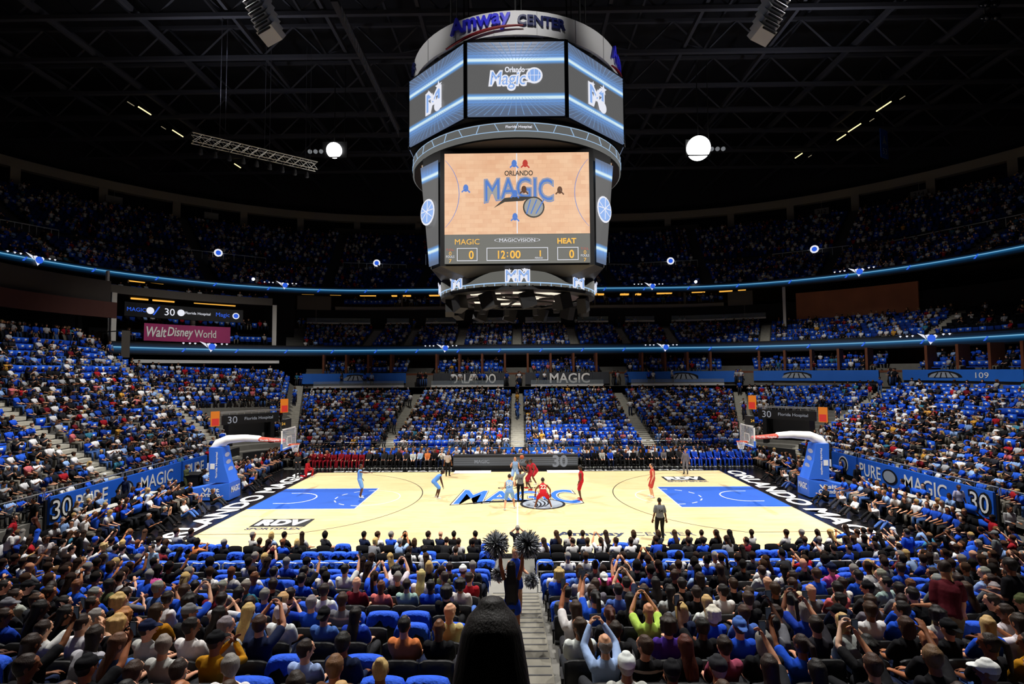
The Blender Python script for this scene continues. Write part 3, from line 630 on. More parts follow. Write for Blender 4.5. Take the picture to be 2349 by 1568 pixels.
# upper octagon of eight screens
AP, HW = 5.85, 2.42; ZU0, ZU1 = 19.25, 22.98; HU = ZU1-ZU0; LEDU = led_mat('screen_upper', 2.0, 0.93)
b = MB()
for i in range(8):
    pass
vv = [(CX+6.26*math.cos(PI/8+i*PI/4), 6.26*math.sin(PI/8+i*PI/4)) for i in range(8)]
b.add([(x, y, z) for z in (19.2, 23.1) for x, y in vv], [(i, (i+1) % 8, (i+1) % 8+8, i+8) for i in range(8)]+[tuple(range(7, -1, -1)), tuple(range(8, 16))])
cyl(b, 5.2, 23.0, 23.6); cyl(b, 5.9, 18.9, 19.2); b.build('upper_frame', NEARBLK, sb)
for i in range(8):
    a = i*PI/4; nx, ny = math.sin(a), -math.cos(a); xd = (math.cos(a), math.sin(a), 0)
    o = panel('screen', 2*HW-0.16, HU-0.1, LEDU, (CX+(AP+0.02)*nx, (AP+0.02)*ny, (ZU0+ZU1)/2), xd, (0, 0, 1), sb, 0.12)
    rays(2*HW-0.2, HU-0.1, 0.93, o)
    if i in (0, 2, 6, 4):
        for k, (mm, of) in enumerate(((WEMIT, 0.09), (LBEMIT, 0.0))): text('Magic', 1, mm, (-0.38, -0.1, 0.03+0.02*k), (1, 0, 0), (0, 1, 0), o, 'screen_logo', width=1.7+of*2, height=0.85+of*2, off=of*0.7, shear=0.15)
        text('Orlando', 1, WEMIT, (-0.05, 0.42, 0.06), (1, 0, 0), (0, 1, 0), o, 'screen_logo', width=0.95, height=0.28, off=0.03)
        for k, (mm, r) in enumerate(((WEMIT, 0.40), (LBEMIT, 0.31))):
            bb = MB(); bb.poly([(0.88+r*math.cos(t*PI/10), 0.12+r*math.sin(t*PI/10), 0.05+0.02*k) for t in range(20)])
            if k == 0: bb.poly([(0.3, 0.42, 0.05), (0.9, 0.4, 0.05), (0.9, 0.5, 0.05)]); bb.poly([(0.25, -0.15, 0.05), (0.85, -0.26, 0.05), (0.85, -0.12, 0.05)])
            bb.build('screen_logo', mm, o)
        bb = MB()
        for t in (-0.17, 0.0, 0.17): bb.bar((0.88+t-0.0, 0.12-0.3, 0.08), (0.88+t*1.3, 0.12+0.3, 0.08), 0.012, 4)
        bb.bar((0.58, 0.12, 0.08), (1.18, 0.12, 0.08), 0.012, 4); bb.build('ball_seams', WEMIT, o)
    else:
        for k, (mm, of) in enumerate(((WEMIT, 0.12), (LBEMIT, 0.0))): text('M', 1, mm, (-0.1, -0.1, 0.03+0.02*k), (1, 0, 0), (0, 1, 0), o, 'screen_logo', width=1.15+of*2, height=0.95+of*2, off=of*0.7)
        bb = MB()
        for cx_, cy_, r in ((-0.1, 0.0, 0.3), (0.42, 0.45, 0.3), (-0.45, 0.42, 0.16)): bb.poly([(cx_+(r if t % 2 == 0 else r*0.42)*math.sin(t*PI/5), cy_+(r if t % 2 == 0 else r*0.42)*math.cos(t*PI/5), 0.09) for t in range(10)])
        bb.poly([(0.35+0.32*math.cos(t*PI/8), -0.5+0.32*math.sin(t*PI/8), 0.08) for t in range(16)]); bb.build('screen_logo', WEMIT, o)
    a2 = a+PI/8; b = MB(); b.box((CX+6.3*math.sin(a2), -6.3*math.cos(a2), (ZU0+ZU1)/2), (0.2, 0.1, HU+0.1), a2); b.build('corner_strip', mat('corner_metal', '3a3b3e', 0.25, 0.8), sb)
# middle light ring
MIDL = mat('mid_ring_led', '6f706e', emit=0.75)
b = MB(); cyl(b, 5.98, 18.2, 18.95); b.build('middle_ring', MIDL, sb, True)
b = MB(); cyl(b, 5.9, 18.15, 18.15, 4.4); cyl(b, 5.9, 18.95, 18.95, 5.0); cyl(b, 5.9, 18.15, 18.95); b.build('middle_frame', BLACK, sb)
b = MB()
for z, t in ((18.5, 0.035), (18.9, 0.03)): cyl(b, 6.0, z-t/2, z+t/2)
for i in range(40):
    a = i*2*PI/40; b.box((CX+6.0*math.cos(a), 6.0*math.sin(a), 18.7), (0.02, 0.03, 0.4), a, rx=0.5 if i % 2 else -0.4)
b.build('ring_light_line', mat('led_paleblue', 'a9cdf2', emit=0.9), sb)
ring_text('Florida Hospital', WEMIT, 0.02, 1.25, 18.68, 0.15, 6.02, 0.01, 0.01)
# main video screens and tapered corner screens
LEDC = led_mat('screen_corner', 2.8, 1.9); ZM0, ZM1 = 12.4, 17.88; AM, HM = 4.9, 3.56
PARQ = bpy.data.materials.new('screen_parquet'); PARQ.use_nodes = True; nt = PARQ.node_tree; bs = nt.nodes['Principled BSDF']; bs.inputs['Base Color'].default_value = (.01, .01, .01, 1)
tc = nt.nodes.new('ShaderNodeTexCoord'); ck = nt.nodes.new('ShaderNodeTexBrick'); ck.inputs['Scale'].default_value = 1.0; ck.inputs['Brick Width'].default_value = 0.42; ck.inputs['Row Height'].default_value = 0.21
ck.inputs['Color1'].default_value = (*lin('f6c39a'), 1); ck.inputs['Color2'].default_value = (*lin('e2a47c'), 1); ck.inputs['Mortar'].default_value = (*lin('d2956f'), 1); ck.inputs['Mortar Size'].default_value = 0.006
n2 = nt.nodes.new('ShaderNodeTexNoise'); n2.inputs['Scale'].default_value = 0.9; mx = nt.nodes.new('ShaderNodeMix'); mx.data_type = 'RGBA'; mx.inputs[7].default_value = (*lin('fbd3ae'), 1)
nt.links.new(tc.outputs['Object'], ck.inputs['Vector']); nt.links.new(tc.outputs['Object'], n2.inputs['Vector']); nt.links.new(n2.outputs['Fac'], mx.inputs[0]); nt.links.new(ck.outputs['Color'], mx.inputs[6])
nt.links.new(mx.outputs[2], bs.inputs['Emission Color']); bs.inputs['Emission Strength'].default_value = 0.95
GREYLED = mat('screen_grey', '75756f', emit=0.9); ORLED = mat('digit_amber', 'ffc04a', emit=1.0); SBLU = mat('screen_blue', '5c86d6', emit=0.9); SDK = mat('screen_dark', '4a4640', emit=0.9); SMID = mat('screen_silver', 'a8a8a4', emit=0.9)
SRD = mat('screen_red', 'c8463c', emit=0.9); SBR = mat('screen_brown', '6a4a38', emit=0.9)
b = MB(); T = [(HM+0.12, AM-0.1), (AM+0.05, 3.42), ]
def octo(hx, ay, cx_, cy_, z): # eight corners: front pair at (+-hx,-ay), chamfer outer at (+-cx,-cy)
    return [(CX-hx, -ay, z), (CX+hx, -ay, z), (CX+cx_, -cy_, z), (CX+cx_, cy_, z), (CX+hx, ay, z), (CX-hx, ay, z), (CX-cx_, cy_, z), (CX-cx_, -cy_, z)]
v = octo(3.78, 4.82, 4.86, 3.72, 18.1)+octo(3.78, 4.82, 4.36, 3.95, 12.3)
b.add(v, [(i, (i+1) % 8, (i+1) % 8+8, i+8) for i in range(8)]+[tuple(range(8)), tuple(range(15, 7, -1))]); b.build('main_frame', BLACK, sb)
b = MB(); v = octo(3.78, 4.8, 4.36, 3.95, 12.3)+[(CX+4.45*math.cos(a), 4.45*math.sin(a), 11.9) for a in [-PI/2-.6, -PI/2+.6, -.75, .75, PI/2-.6, PI/2+.6, PI-.75, PI+.75]]
b.add(v, [(i, (i+1) % 8, (i+1) % 8+8, i+8) for i in range(8)]); b.build('lower_skirt', mat('skirt_black', '1b1a1a', 0.45), sb)
for i in range(4):
    a = i*PI/2; nx, ny = math.sin(a), -math.cos(a); xd = (math.cos(a), math.sin(a), 0)
    odd = i % 2; ap = 4.68 if odd else AM
    o = panel('video_screen', 2*HM, ZM1-ZM0, GREYLED, (CX+ap*nx, ap*ny, (ZM0+ZM1)/2), xd, (.086*nx*odd, .086*ny*odd, 1), sb, 0.1)
    hs = 4.05; yc = (ZM1-ZM0)/2-hs/2
    pq = panel('court_picture', 2*HM, hs, PARQ, (0, yc, 0.02), (1, 0, 0), (0, 1, 0), o)
    L_ = lambda s, m, x, y, w_, h_, off=0.0, k=0, par=pq, sh=0.0, wp=None: text(s, 1, m, (x, y, 0.03+0.01*k), (1, 0, 0), (0, 1, 0), par, 'screen_lettering', width=w_, height=h_, off=off, shear=sh, warp=wp)
    L_('ORLANDO', SDK, 0.1, 1.0, 1.4, 0.26, 0.02)
    def bow2(v): v = v.copy(); v[:, 1] *= 1+0.035*v[:, 0]**2; v[:, 1] -= 0.05*v[:, 0]**2; return v
    for k, (mm, of) in enumerate(((SBLU, 0.1), (SMID, 0.07), (SBLU, 0.0))): L_('MAGIC', mm, 0.1, 0.25, 3.3+of*1.4, 1.0+of*1.4, of*0.5, k, wp=bow2)
    bb = MB(); bb.poly([(-1.15, -0.75, .07), (-0.6, -0.25, .07), (0.1, -0.18, .07), (0.75, -0.2, .07), (0.3, -0.4, .07), (-0.6, -0.45, .07)]); bb.poly([(0.82+0.53*math.cos(t*PI/12), -0.72+0.53*math.sin(t*PI/12), .07) for t in range(24)]); bb.build('picture_ball_rim', SDK, pq)
    bb = MB(); bb.poly([(0.82+0.46*math.cos(t*PI/12), -0.72+0.46*math.sin(t*PI/12), .08) for t in range(24)]); bb.build('picture_ball', SMID, pq)
    bb = MB()
    for t in (-0.5, -0.2, 0.15): bb.bar((0.82+t*0.7, -1.05, 0.09), (0.82+t+0.35, -0.35, 0.09), 0.03, 4)
    bb.build('picture_ball_seams', SBLU, pq)
    bb = MB(); bb.quad((-0.02, -2.0, .025), (0.03, -2.0, .025), (0.03, 2.0, .025), (-0.02, 2.0, .025)); bb.build('picture_line', WEMIT, pq)
    bb = MB()
    for s in (-1, 1):
        for t in range(16):
            a0, a1 = -.77+t*0.09625, -.77+(t+1)*0.09625; c = -s*5.25
            bb.quad((c+s*2.4*math.cos(a0), 2.4*math.sin(a0), .03), (c+s*2.43*math.cos(a0), 2.4*math.sin(a0), .03), (c+s*2.43*math.cos(a1), 2.4*math.sin(a1), .03), (c+s*2.4*math.cos(a1), 2.4*math.sin(a1), .03))
    bb.build('picture_arc', SBLU, pq)
    for x, y, mm in ((-0.12, 1.45, SBLU), (0.42, 1.45, SRD), (-2.5, 0.25, SBLU), (2.1, 0.1, SBR), (-0.1, -0.05, SBLU), (0.35, 0.15, SBR), (-0.1, -1.2, SBLU)):
        bb = MB(); bb.poly([(x+0.13*math.cos(t*PI/6), y+0.19*math.sin(t*PI/6), .11) for t in range(12)]); bb.bar((x, y, .11), (x+0.2, y-0.22, .11), 0.035, 4); bb.bar((x, y, .11), (x-0.2, y-0.2, .11), 0.035, 4)
        bb.poly([(x+0.07*math.cos(t*PI/4), y+0.07+0.07*math.sin(t*PI/4), .12) for t in range(8)]); bb.build('picture_player', mm, pq)
    yb = -(ZM1-ZM0)/2
    T_ = lambda s, m, x, y, w_, h_, off=0.02: text(s, 1, m, (x, yb+y, 0.03), (1, 0, 0), (0, 1, 0), o, 'screen_lettering', width=w_, height=h_, off=off)
    T_('MAGIC', ORLED, -2.45, 1.07, 1.2, 0.27, 0.0); T_('HEAT', ORLED, 2.42, 1.07, 0.92, 0.27, 0.03); T_('MAGICVISION', WEMIT, 0, 1.13, 1.75, 0.16, 0.0)
    for x, s in ((-2.25, '0'), (2.65, '0')): T_(s, ORLED, x, 0.42, 0.24, 0.42)
    T_('12', ORLED, -0.77, 0.42, 0.36, 0.4); T_(':', ORLED, -0.48, 0.42, 0.06, 0.25); T_('00', ORLED, -0.1, 0.42, 0.52, 0.4); T_('1', ORLED, 1.12, 0.46, 0.06, 0.3); T_('PERIOD', WEMIT, 1.05, 0.24, 0.38, 0.08, 0)
    for x in (-3.28, 3.3): T_('T.O.L.', mat('led_red', 'e0523a', emit=0.8), x, 0.68, 0.4, 0.1, 0); T_('0', ORLED, x, 0.5, 0.12, 0.18, 0); T_('FOULS', WEMIT, x, 0.34, 0.4, 0.11, 0); T_('7' if x < 0 else '7', ORLED, x, 0.13, 0.13, 0.17, 0)
    bb = MB()
    for x0, x1 in ((-2.95, -1.95), (-1.5, 1.5), (1.95, 2.98)):
        for q in ((x0, .12, x1, .15), (x0, .73, x1, .76), (x0, .12, x0+.03, .76), (x1-.03, .12, x1, .76)): bb.quad((q[0], yb+q[1], .03), (q[2], yb+q[1], .03), (q[2], yb+q[3], .03), (q[0], yb+q[3], .03))
    for t in range(24):
        a0, a1 = t*PI/12, (t+1)*PI/12; e = lambda a, r: (r*1.12*math.cos(a), yb+1.13+0.14*r*math.sin(a), .03); bb.quad(e(a0, 1), e(a1, 1), e(a1, 0.97), e(a0, 0.97))
    bb.build('score_box', WEMIT, o)
    # corner screen on the next chamfer, narrower at its foot
    sx, sy = ((1, -1), (1, 1), (-1, 1), (-1, -1))[i]
    pf, ps_, bf, bs_ = [(CX+sx*q[0], sy*q[1]) for q in ((3.86, 4.85), (4.93, 3.78), (3.84, 4.83), (4.44, 4.03))]
    lr = [(pf, bf), (ps_, bs_)] if sx*sy < 0 else [(ps_, bs_), (pf, bf)]
    xl = Vector((lr[1][0][0]-lr[0][0][0], lr[1][0][1]-lr[0][0][1], 0)).normalized(); nv = Vector((xl[1], -xl[0], 0))
    o3 = Vector(((pf[0]+ps_[0])/2, (pf[1]+ps_[1])/2, 15.05))+nv*0.03; loc_ = lambda q, z: ((Vector((q[0], q[1], z))-o3).dot(xl), z-15.05, (Vector((q[0], q[1], z))-o3).dot(nv)+0.03)
    b = MB(); b.quad(loc_(lr[0][1], 12.42), loc_(lr[1][1], 12.42), loc_(lr[1][0], 17.6), loc_(lr[0][0], 17.6)); o2 = b.build('corner_screen', LEDC, sb)
    o2.matrix_local = Matrix(((xl[0], 0, nv[0], o3[0]), (xl[1], 0, nv[1], o3[1]), (0, 1, 0, o3[2]), (0, 0, 0, 1)))
    bb = MB()
    for t in (-0.25, 0.0, 0.25): bb.quad((t-0.008, -2.55, .02), (t+0.008, -2.55, .02), (t+0.008, -2.0, .02), (t-0.008, -2.0, .02)); bb.quad((t-0.008, 2.0, .02), (t+0.008, 2.0, .02), (t+0.008, 2.5, .02), (t-0.008, 2.5, .02))
    bb.build('grid_lines', GRID, o2)
    for k, (mm, r) in enumerate(((WEMIT, 0.6), (LBEMIT, 0.52))):
        bb = MB(); bb.poly([(-0.1+r*math.cos(t*PI/10), 0.1+r*1.12*math.sin(t*PI/10), .03+.02*k) for t in range(20)]); bb.build('ball_emblem', mm, o2)
    bb = MB(); bb.bar((-0.6, 0.15, .07), (0.4, 0.15, .07), 0.025, 4); bb.bar((-0.1, -0.4, .07), (-0.05, 0.65, .07), 0.02, 4); bb.bar((-0.55, 0.4, .07), (0.3, -0.2, .07), 0.02, 4); bb.bar((-0.5, -0.2, .07), (0.3, 0.45, .07), 0.02, 4); bb.build('ball_seams', WEMIT, o2)
# lower ring: thin all round, arched panels on four sides
b = MB()
RL = 4.4
n = 96; v = []
for i in range(n):
    a = i*2*PI/n; d = abs((a+PI/4) % (PI/2)-PI/4); top = 11.6+0.62*max(0, 1-(d/0.62)**2.2)
    v += [(CX+RL*math.cos(a), RL*math.sin(a), 11.38), (CX+RL*math.cos(a), RL*math.sin(a), top)]
b.add(v, [(2*i, 2*((i+1) % n), 2*((i+1) % n)+1, 2*i+1) for i in range(n)]); b.build('lower_ring', mat('lower_ring_led', '6a6a65', emit=0.85), sb, True)
b = MB(); cyl(b, 4.42, 11.5, 11.56)
for i in range(48): a = i*PI/24; b.box((CX+4.42*math.cos(a), 4.42*math.sin(a), 11.47), (0.02, 0.03, 0.18), a)
b.build('ring_light_line', mat('led_paleblue', 'a9cdf2', emit=0.9), sb)
b = MB(); cyl(b, 4.4, 11.2, 11.4); cyl(b, 4.36, 11.4, 12.3, 4.36); cyl(b, 4.4, 11.2, 11.2, 3.6); b.build('lower_frame', BLACK, sb)
for q in range(8):
    a = q*PI/4; R_ = 4.46; sz = 1.15 if q % 2 == 0 else 0.85
    c = (CX+R_*math.sin(a), -R_*math.cos(a), 11.85 if q % 2 == 0 else 11.72); xd = (math.cos(a), math.sin(a), 0)
    for k, (mm, of) in enumerate(((WEMIT, 0.1), (LBEMIT, 0.0))): text('MM' if q % 2 == 0 else 'M', 1, mm, Vector(c)+Vector((math.sin(a), -math.cos(a), 0))*(0.03+0.02*k), xd, (0, 0, 1), sb, 'ring_logo', width=sz+of, height=0.55+of, off=of*0.6)
    bb = MB(); nn = Vector((math.sin(a), -math.cos(a), 0)); X_ = Vector(xd)
    for dx, dz, r in ((-0.08, -0.03, 0.2), (0.35, 0.28, 0.17), (-0.4, 0.25, 0.12)): bb.poly([Vector(c)+nn*0.09+X_*(dx+(r if t % 2 == 0 else r*0.42)*math.sin(t*PI/5))+Vector((0, 0, dz+(r if t % 2 == 0 else r*0.42)*math.cos(t*PI/5))) for t in range(10)])
    bb.build('ring_logo_stars', WEMIT, sb)
# speakers, lamps and hoist gear below
for q in range(12):
    a = q*PI/6+0.13; b = MB(); b.box((CX+3.9*math.cos(a), 3.9*math.sin(a), 10.75), (0.5, 0.75, 0.8), a, rx=0.3); b.bar((CX+3.9*math.cos(a), 3.9*math.sin(a), 11.0), (CX+3.9*math.cos(a), 3.9*math.sin(a), 11.5), 0.05); b.build('hanging_speaker', BLACK, sb)
b = MB()
for q in range(8):
    a = q*PI/4+0.3; b.bar((CX+3.2*math.cos(a), 3.2*math.sin(a), 11.1), (CX+3.2*math.cos(a+PI/4), 3.2*math.sin(a+PI/4), 11.1), 0.08); b.bar((CX+3.2*math.cos(a), 3.2*math.sin(a), 11.1), (CX, 0, 11.25), 0.07)
    b.box((CX+2.4*math.cos(a), 2.4*math.sin(a), 10.75), (0.3, 0.3, 0.4), a)
b.build('rigging_frame', DARK, sb)
b = MB(); cyl(b, 3.6, 11.32, 11.32, 0.2); b.build('underside', mat('underside', '5a5158', 0.4), sb)
for q, (x, y, wx, wy) in enumerate(((-1.7, -2.6, 1.6, 0.3), (1.8, -2.6, 1.7, 0.3), (-1.3, -1.6, 1.2, 0.25), (1.4, -1.6, 1.4, 0.3), (0.0, -2.9, 0.5, 0.4), (-2.3, 0.4, 0.5, 1.6), (2.4, 0.4, 0.5, 1.6), (-0.8, -0.6, 0.9, 0.2), (0.9, -0.6, 0.9, 0.2), (0, 1.6, 2.2, 0.3))):
    b = MB(); b.box((CX+x, y, 11.22), (wx, wy, 0.08)); b.build('underside_light', mat('warm_led', 'fff0d8', emit=1.1), sb)
b = MB()
for x, y in ((-3.4, -3.4), (3.4, -3.4), (-3.4, 3.4), (3.4, 3.4), (0, -4.4), (0, 4.4)):
    b.bar((CX+x, y, 23.5), (CX+x, y, 37), 0.05); b.bar((CX+x+0.3, y, 23.5), (CX+x+0.3, y, 37), 0.03)
b.build('hoist_cable', DARK, sb)
rebase(sb, (CX, 0, 10.3))

# ================================================================= baskets
HB = mat('stanchion_blue', '2f66cf', 0.5); PADW = mat('pad_white', 'f2f2f0', 0.5); ORNG = mat('rim_orange', 'e2501c', 0.4); REDS = mat('arm_red', 'd8432c', 0.5)
BGL = bpy.data.materials.new('board_glass'); BGL.use_nodes = True; q = BGL.node_tree.nodes['Principled BSDF']; q.inputs['Alpha'].default_value = 0.22; q.inputs['Base Color'].default_value = (0.7, 0.78, 0.85, 1); q.inputs['Roughness'].default_value = 0.1
for s, side in ((-1, 'beside the red-clad bench end'), (1, 'beside the blue-clad bench end')):
    root = empty('basketball_hoop', (0, 0, 0), 'tall blue padded basketball hoop with glass backboard, ' + side, 'basketball hoop')
    X = lambda v: s*v
    b = MB(); v = []
    for y in (-0.62, 0.62): v += [(X(16.15), y, 0.05), (X(18.9), y, 0.05), (X(18.9), y*0.8, 0.55), (X(17.3), y*0.9, 0.85), (X(16.15), y*0.95, 1.0)]
    b.add(v, [(0, 1, 2, 3, 4), (9, 8, 7, 6, 5)]+[(i, i+5, (i+1) % 5+5, (i+1) % 5) for i in range(5)]); b.build('base_pad', HB, root)
    b = MB(); v = []
    for z, x0, x1, y in ((1.0, 16.2, 17.35, 0.5), (2.0, 16.55, 17.4, 0.46), (2.95, 16.75, 17.45, 0.42)): v += [(X(x0), -y, z), (X(x1), -y, z), (X(x1), y, z), (X(x0), y, z)]
    b.add(v, [(i+4*k, (i+1) % 4+4*k, (i+1) % 4+4*k+4, i+4*k+4) for k in (0, 1) for i in range(4)]+[(0, 1, 2, 3), (11, 10, 9, 8)]); b.build('mast_pad', HB, root)
    b = MB(); pts = [((X(17.3), 0, 2.75), .30, .34), ((X(17.1), 0, 3.1), .3, .3), ((X(16.6), 0, 3.35), .27, .24), ((X(15.6), 0, 3.42), .25, .2), ((X(14.8), 0, 3.38), .22, .17)]
    vv_, f = loft(pts, (0, 1, 0), 12); b.add(vv_, f); b.build('arm_pad', PADW, root, True)
    b = MB(); vv_, f = loft([((X(14.8), 0, 3.36), .2, .13), ((X(13.35), 0, 3.25), .16, .1)], (0, 1, 0), 10); b.add(vv_, f); ar = b.build('arm', REDS, root)
    text('Florida Hospital', 1, PADW, (X(14.1), -0.22, 3.31), (1, 0, 0), (0, 0, 1), ar, width=1.1, off=0.02)
    b = MB(); b.box((X(13.1), 0, 3.42), (0.03, 1.78, 1.04)); bd = b.build('backboard', BGL, root)
    b = MB()
    for y in (-0.9, 0.9): b.box((X(13.1), y, 3.42), (0.06, 0.06, 1.12))
    for z in (2.89, 3.95): b.box((X(13.1), 0, z), (0.06, 1.86, 0.06))
    for y in (-0.3, 0.3): b.box((X(13.07), y, 3.28), (0.02, 0.05, 0.45))
    for z in (3.06, 3.5): b.box((X(13.07), 0, z), (0.02, 0.65, 0.05))
    b.build('board_frame', PADW, bd)
    b = MB(); b.box((X(13.1), 0, 2.84), (0.12, 1.86, 0.07)); b.box((X(13.1), -0.93, 3.0), (0.1, 0.06, 0.35)); b.build('board_pad', HB, root)
    b = MB(); c = X(12.72); b.tube([(c+0.23*math.cos(t*PI/10), 0.23*math.sin(t*PI/10), 3.05) for t in range(21)], 0.018); b.box((X(13.02), 0, 3.02), (0.16, 0.16, 0.08)); b.build('rim', ORNG, root)
    b = MB()
    for t in range(12):
        a = t*PI/6
        for d in (0.26, -0.26): b.bar((c+0.23*math.cos(a), 0.23*math.sin(a), 3.05), (c+0.13*math.cos(a+d*2), 0.13*math.sin(a+d*2), 2.62), 0.006, 4)
    b.build('net', PADW, root)
    b = MB(); b.box((X(13.25), 0, 4.25), (0.25, 0.75, 0.5)); b.box((X(13.2), 0, 4.0), (0.05, 0.05, 0.3)); sc = b.build('shot_clock', BLACK, root)
    text('24', 1, ORLED, (X(13.25), -0.38, 4.25), (1, 0, 0), (0, 0, 1), sc, width=0.2)
    for i, (x, z, w_, tx) in enumerate(((17.35, 0.62, 1.1, 'Visit'), (17.35, 0.36, 1.2, 'Orlando'))): text(tx, 1, PADW, (X(17.2), -0.64+z*0.03, z), (1, 0, 0), (0, 0.05, 1), root, 'pad_lettering', width=w_*0.9, height=0.24, off=0.03)
    text('Florida Hospital', 1, PADW, (X(16.95), -0.49, 1.95), (0, 0, -1) if s > 0 else (0, 0, 1), (1, 0, 0) if s > 0 else (-1, 0, 0), root, 'pad_lettering', width=1.5, height=0.14, off=0.02)
    for i, z in enumerate((2.5, 2.1, 1.7)):
        b = MB(); b.poly([(X((16.2+.35*(z-1) if z < 2 else 16.55+.21*(z-2))-.03), 0.26*math.cos(t*PI/8), z+0.13*math.sin(t*PI/8)) for t in range(16)]); b.build('pad_emblem', mat('pad_grey', 'c4cce0', 0.5), root)
    text('NIKE' if False else 'MAGIC', 1, PADW, (X(16.12), 0, 0.6), (0, -s, 0), (0, 0, 1), root, 'pad_lettering', width=0.9, height=0.35, off=0.03)
    b = MB(); b.box((X(17.42), -0.45, 1.9), (0.02, 0.3, 0.4)); b.box((X(17.2), -0.47, 1.9), (0.25, 0.03, 0.3)); b.build('white_card', PADW, root)
    rebase(root, (X(17), 0, 0))

# ================================================================= scorers' table, courtside boards, end walls
b = MB(); b.box((-0.15, 8.75, 0.47), (9.1, 0.35, 0.95)); tb = meta(b.build('scorers_table', mat('led_table_body', '141416', 0.5)), 'long black scorers table with grey LED front at midcourt', 'table')
b = MB(); b.box((-0.15, 8.56, 0.56), (9.1, 0.03, 0.62)); fr = b.build('led_front', mat('table_led', '55585c', emit=0.6), tb)
b = MB()
for z in (0.38, 0.52, 0.68, 0.8): b.box((-0.15, 8.54, z), (9.0, 0.01, 0.02))
b.build('light_line', mat('table_line', '9b9ea4', emit=0.6), fr)
for x, tx in ((-2.6, 'MAGIC'), (0.2, 'MAGIC'), (3.1, '30')): text(tx, 1, mat('table_line', '9b9ea4', emit=0.6), (x, 8.535, 0.57), (1, 0, 0), (0, 0, 1), fr, width=1.1, off=0.03)
b = MB(); b.box((-0.15, 9.0, 0.97), (9.1, 0.7, 0.04)); b.build('table_top', DARK, tb)
PZ = {}
for s, lab in ((-1, 'by the red-clad bench corner'), (1, 'by the blue-clad bench corner')):
    b = MB(); b.box((s*21.3, -1.6, 0.95), (0.12, 9.4, 1.25)); o = meta(b.build('end_wall_banner', ROYAL if False else mat('wall_banner_blue', '1e62d6', 0.5, noise=0.1, nscale=0.5)), 'long blue PURE MAGIC banner wall behind the baseline seats ' + lab, 'banner')
    xd = (0, 1, 0) if s < 0 else (0, -1, 0); x = s*21.22
    ordr = ((-5.7, '30', 1.0), (-3.9, 'PURE', 2.0), (0.9, 'MAGIC', 2.8)) if s < 0 else ((2.0, 'PURE', 1.9), (-2.3, 'MAGIC', 2.9), (-5.6, '30', 1.0))
    for y, tx, w_ in ordr:
        if tx == '30': text(tx, 1, BLACK, (x, y, 0.95), xd, (0, 0, 1), o, width=w_+0.25, height=1.05, off=0.06); text(tx, 1, LINEW, (x-s*0.02, y, 0.95), xd, (0, 0, 1), o, width=w_, height=0.85, off=0.0)
        else: text(tx, 1, LINEW, (x, y, 0.95), xd, (0, 0, 1), o, width=w_, height=0.75, off=0.01)
    yb_ = -1.7 if s < 0 else 0.3
    for k, (mm, r) in enumerate(((BLACK, 0.42), (LSILV, 0.33))):
        bb = MB(); bb.poly([(x-s*0.02*k, yb_+r*1.5*math.cos(t*PI/8), 0.95+r*math.sin(t*PI/8)) for t in range(16)]); bb.build('ball_emblem', mm, o)
    b = MB(); b.box((s*21.3, 4.6, 0.95), (0.12, 2.6, 1.25)); o = meta(b.build('end_wall_banner', mat('wall_banner_blue', '1e62d6')), 'short blue banner wall past the gap, ' + lab, 'banner')
    if s < 0: text('PURE', 1, LINEW, (x, 4.6, 0.95), xd, (0, 0, 1), o, width=1.8, height=0.7, off=0.03)
    else:
        for k, (mm, r) in enumerate(((LINEW, 0.5), (BLACK, 0.42), (LSILV, 0.3), (ROYAL, 0.18))):
            bb = MB(); bb.poly([(x-s*0.02*k, 4.6+r*math.cos(t*PI/8), 0.95+r*math.sin(t*PI/8)) for t in range(16)]); bb.build('ball_emblem', mm, o)
    b = MB(); b.box((s*21.42, 2.0, 0.7), (0.1, 16.8, 1.5)); struct(b, 'wall_end', DARK)
    # rails over the end walls
    for j, (y0, y1) in enumerate(((-9.5, -6.5), (-6.4, -1.7), (-1.6, 3.1), (3.3, 5.9))):
        b = MB(); b.tube([(s*21.42, y0, 1.45), (s*21.42, y0, 1.8), (s*21.42, y1, 1.8), (s*21.42, y1, 1.45)], 0.025)
        for t in range(int((y1-y0)/0.5)): b.bar((s*21.42, y0+0.25+t*0.5, 1.45), (s*21.42, y0+0.25+t*0.5, 1.8), 0.012, 4)
        meta(b.build('guard_rail', CHROME), 'steel guard rail on the blue end wall, %s of four, %s' % (('first', 'second', 'third', 'fourth')[j], lab), 'railing', 'end wall rails')
# far barrier: wall with a row of blue boards, rail above
sweep('wall_far_barrier', [(4.4, -0.06), (4.4, 1.05), (4.55, 1.05)], 1.3, 3.7, DARK, 8)
for i in range(7):
    x = -16.5+i*4.9; b = MB(); b.box((x, 12.33, 0.72), (4.4, 0.06, 0.62)); o = meta(b.build('barrier_banner', BLUEB), '%s blue emblem board from the red bench end along the far barrier' % ('first', 'second', 'third', 'fourth', 'fifth', 'sixth', 'seventh')[i], 'banner', 'far barrier boards')
    bb = MB(); bb.poly([(x+1.1*math.cos(t*PI/10), 12.28, 0.42+0.6*math.sin(t*PI/10)) for t in range(11)]); bb.build('ball_emblem', BLACK, o)
    bb = MB(); bb.poly([(x+0.95*math.cos(t*PI/10), 12.26, 0.42+0.5*math.sin(t*PI/10)) for t in range(11)]); bb.build('ball_face', LSILV, o)
    b = MB(); b.tube([(x-2.3, 12.4, 1.05), (x-2.3, 12.4, 1.5), (x+2.3, 12.4, 1.5), (x+2.3, 12.4, 1.05)], 0.025); meta(b.build('barrier_rail', CHROME), '%s steel rail from the red bench end on the far barrier' % ('first', 'second', 'third', 'fourth', 'fifth', 'sixth', 'seventh')[i], 'railing', 'far barrier rails')
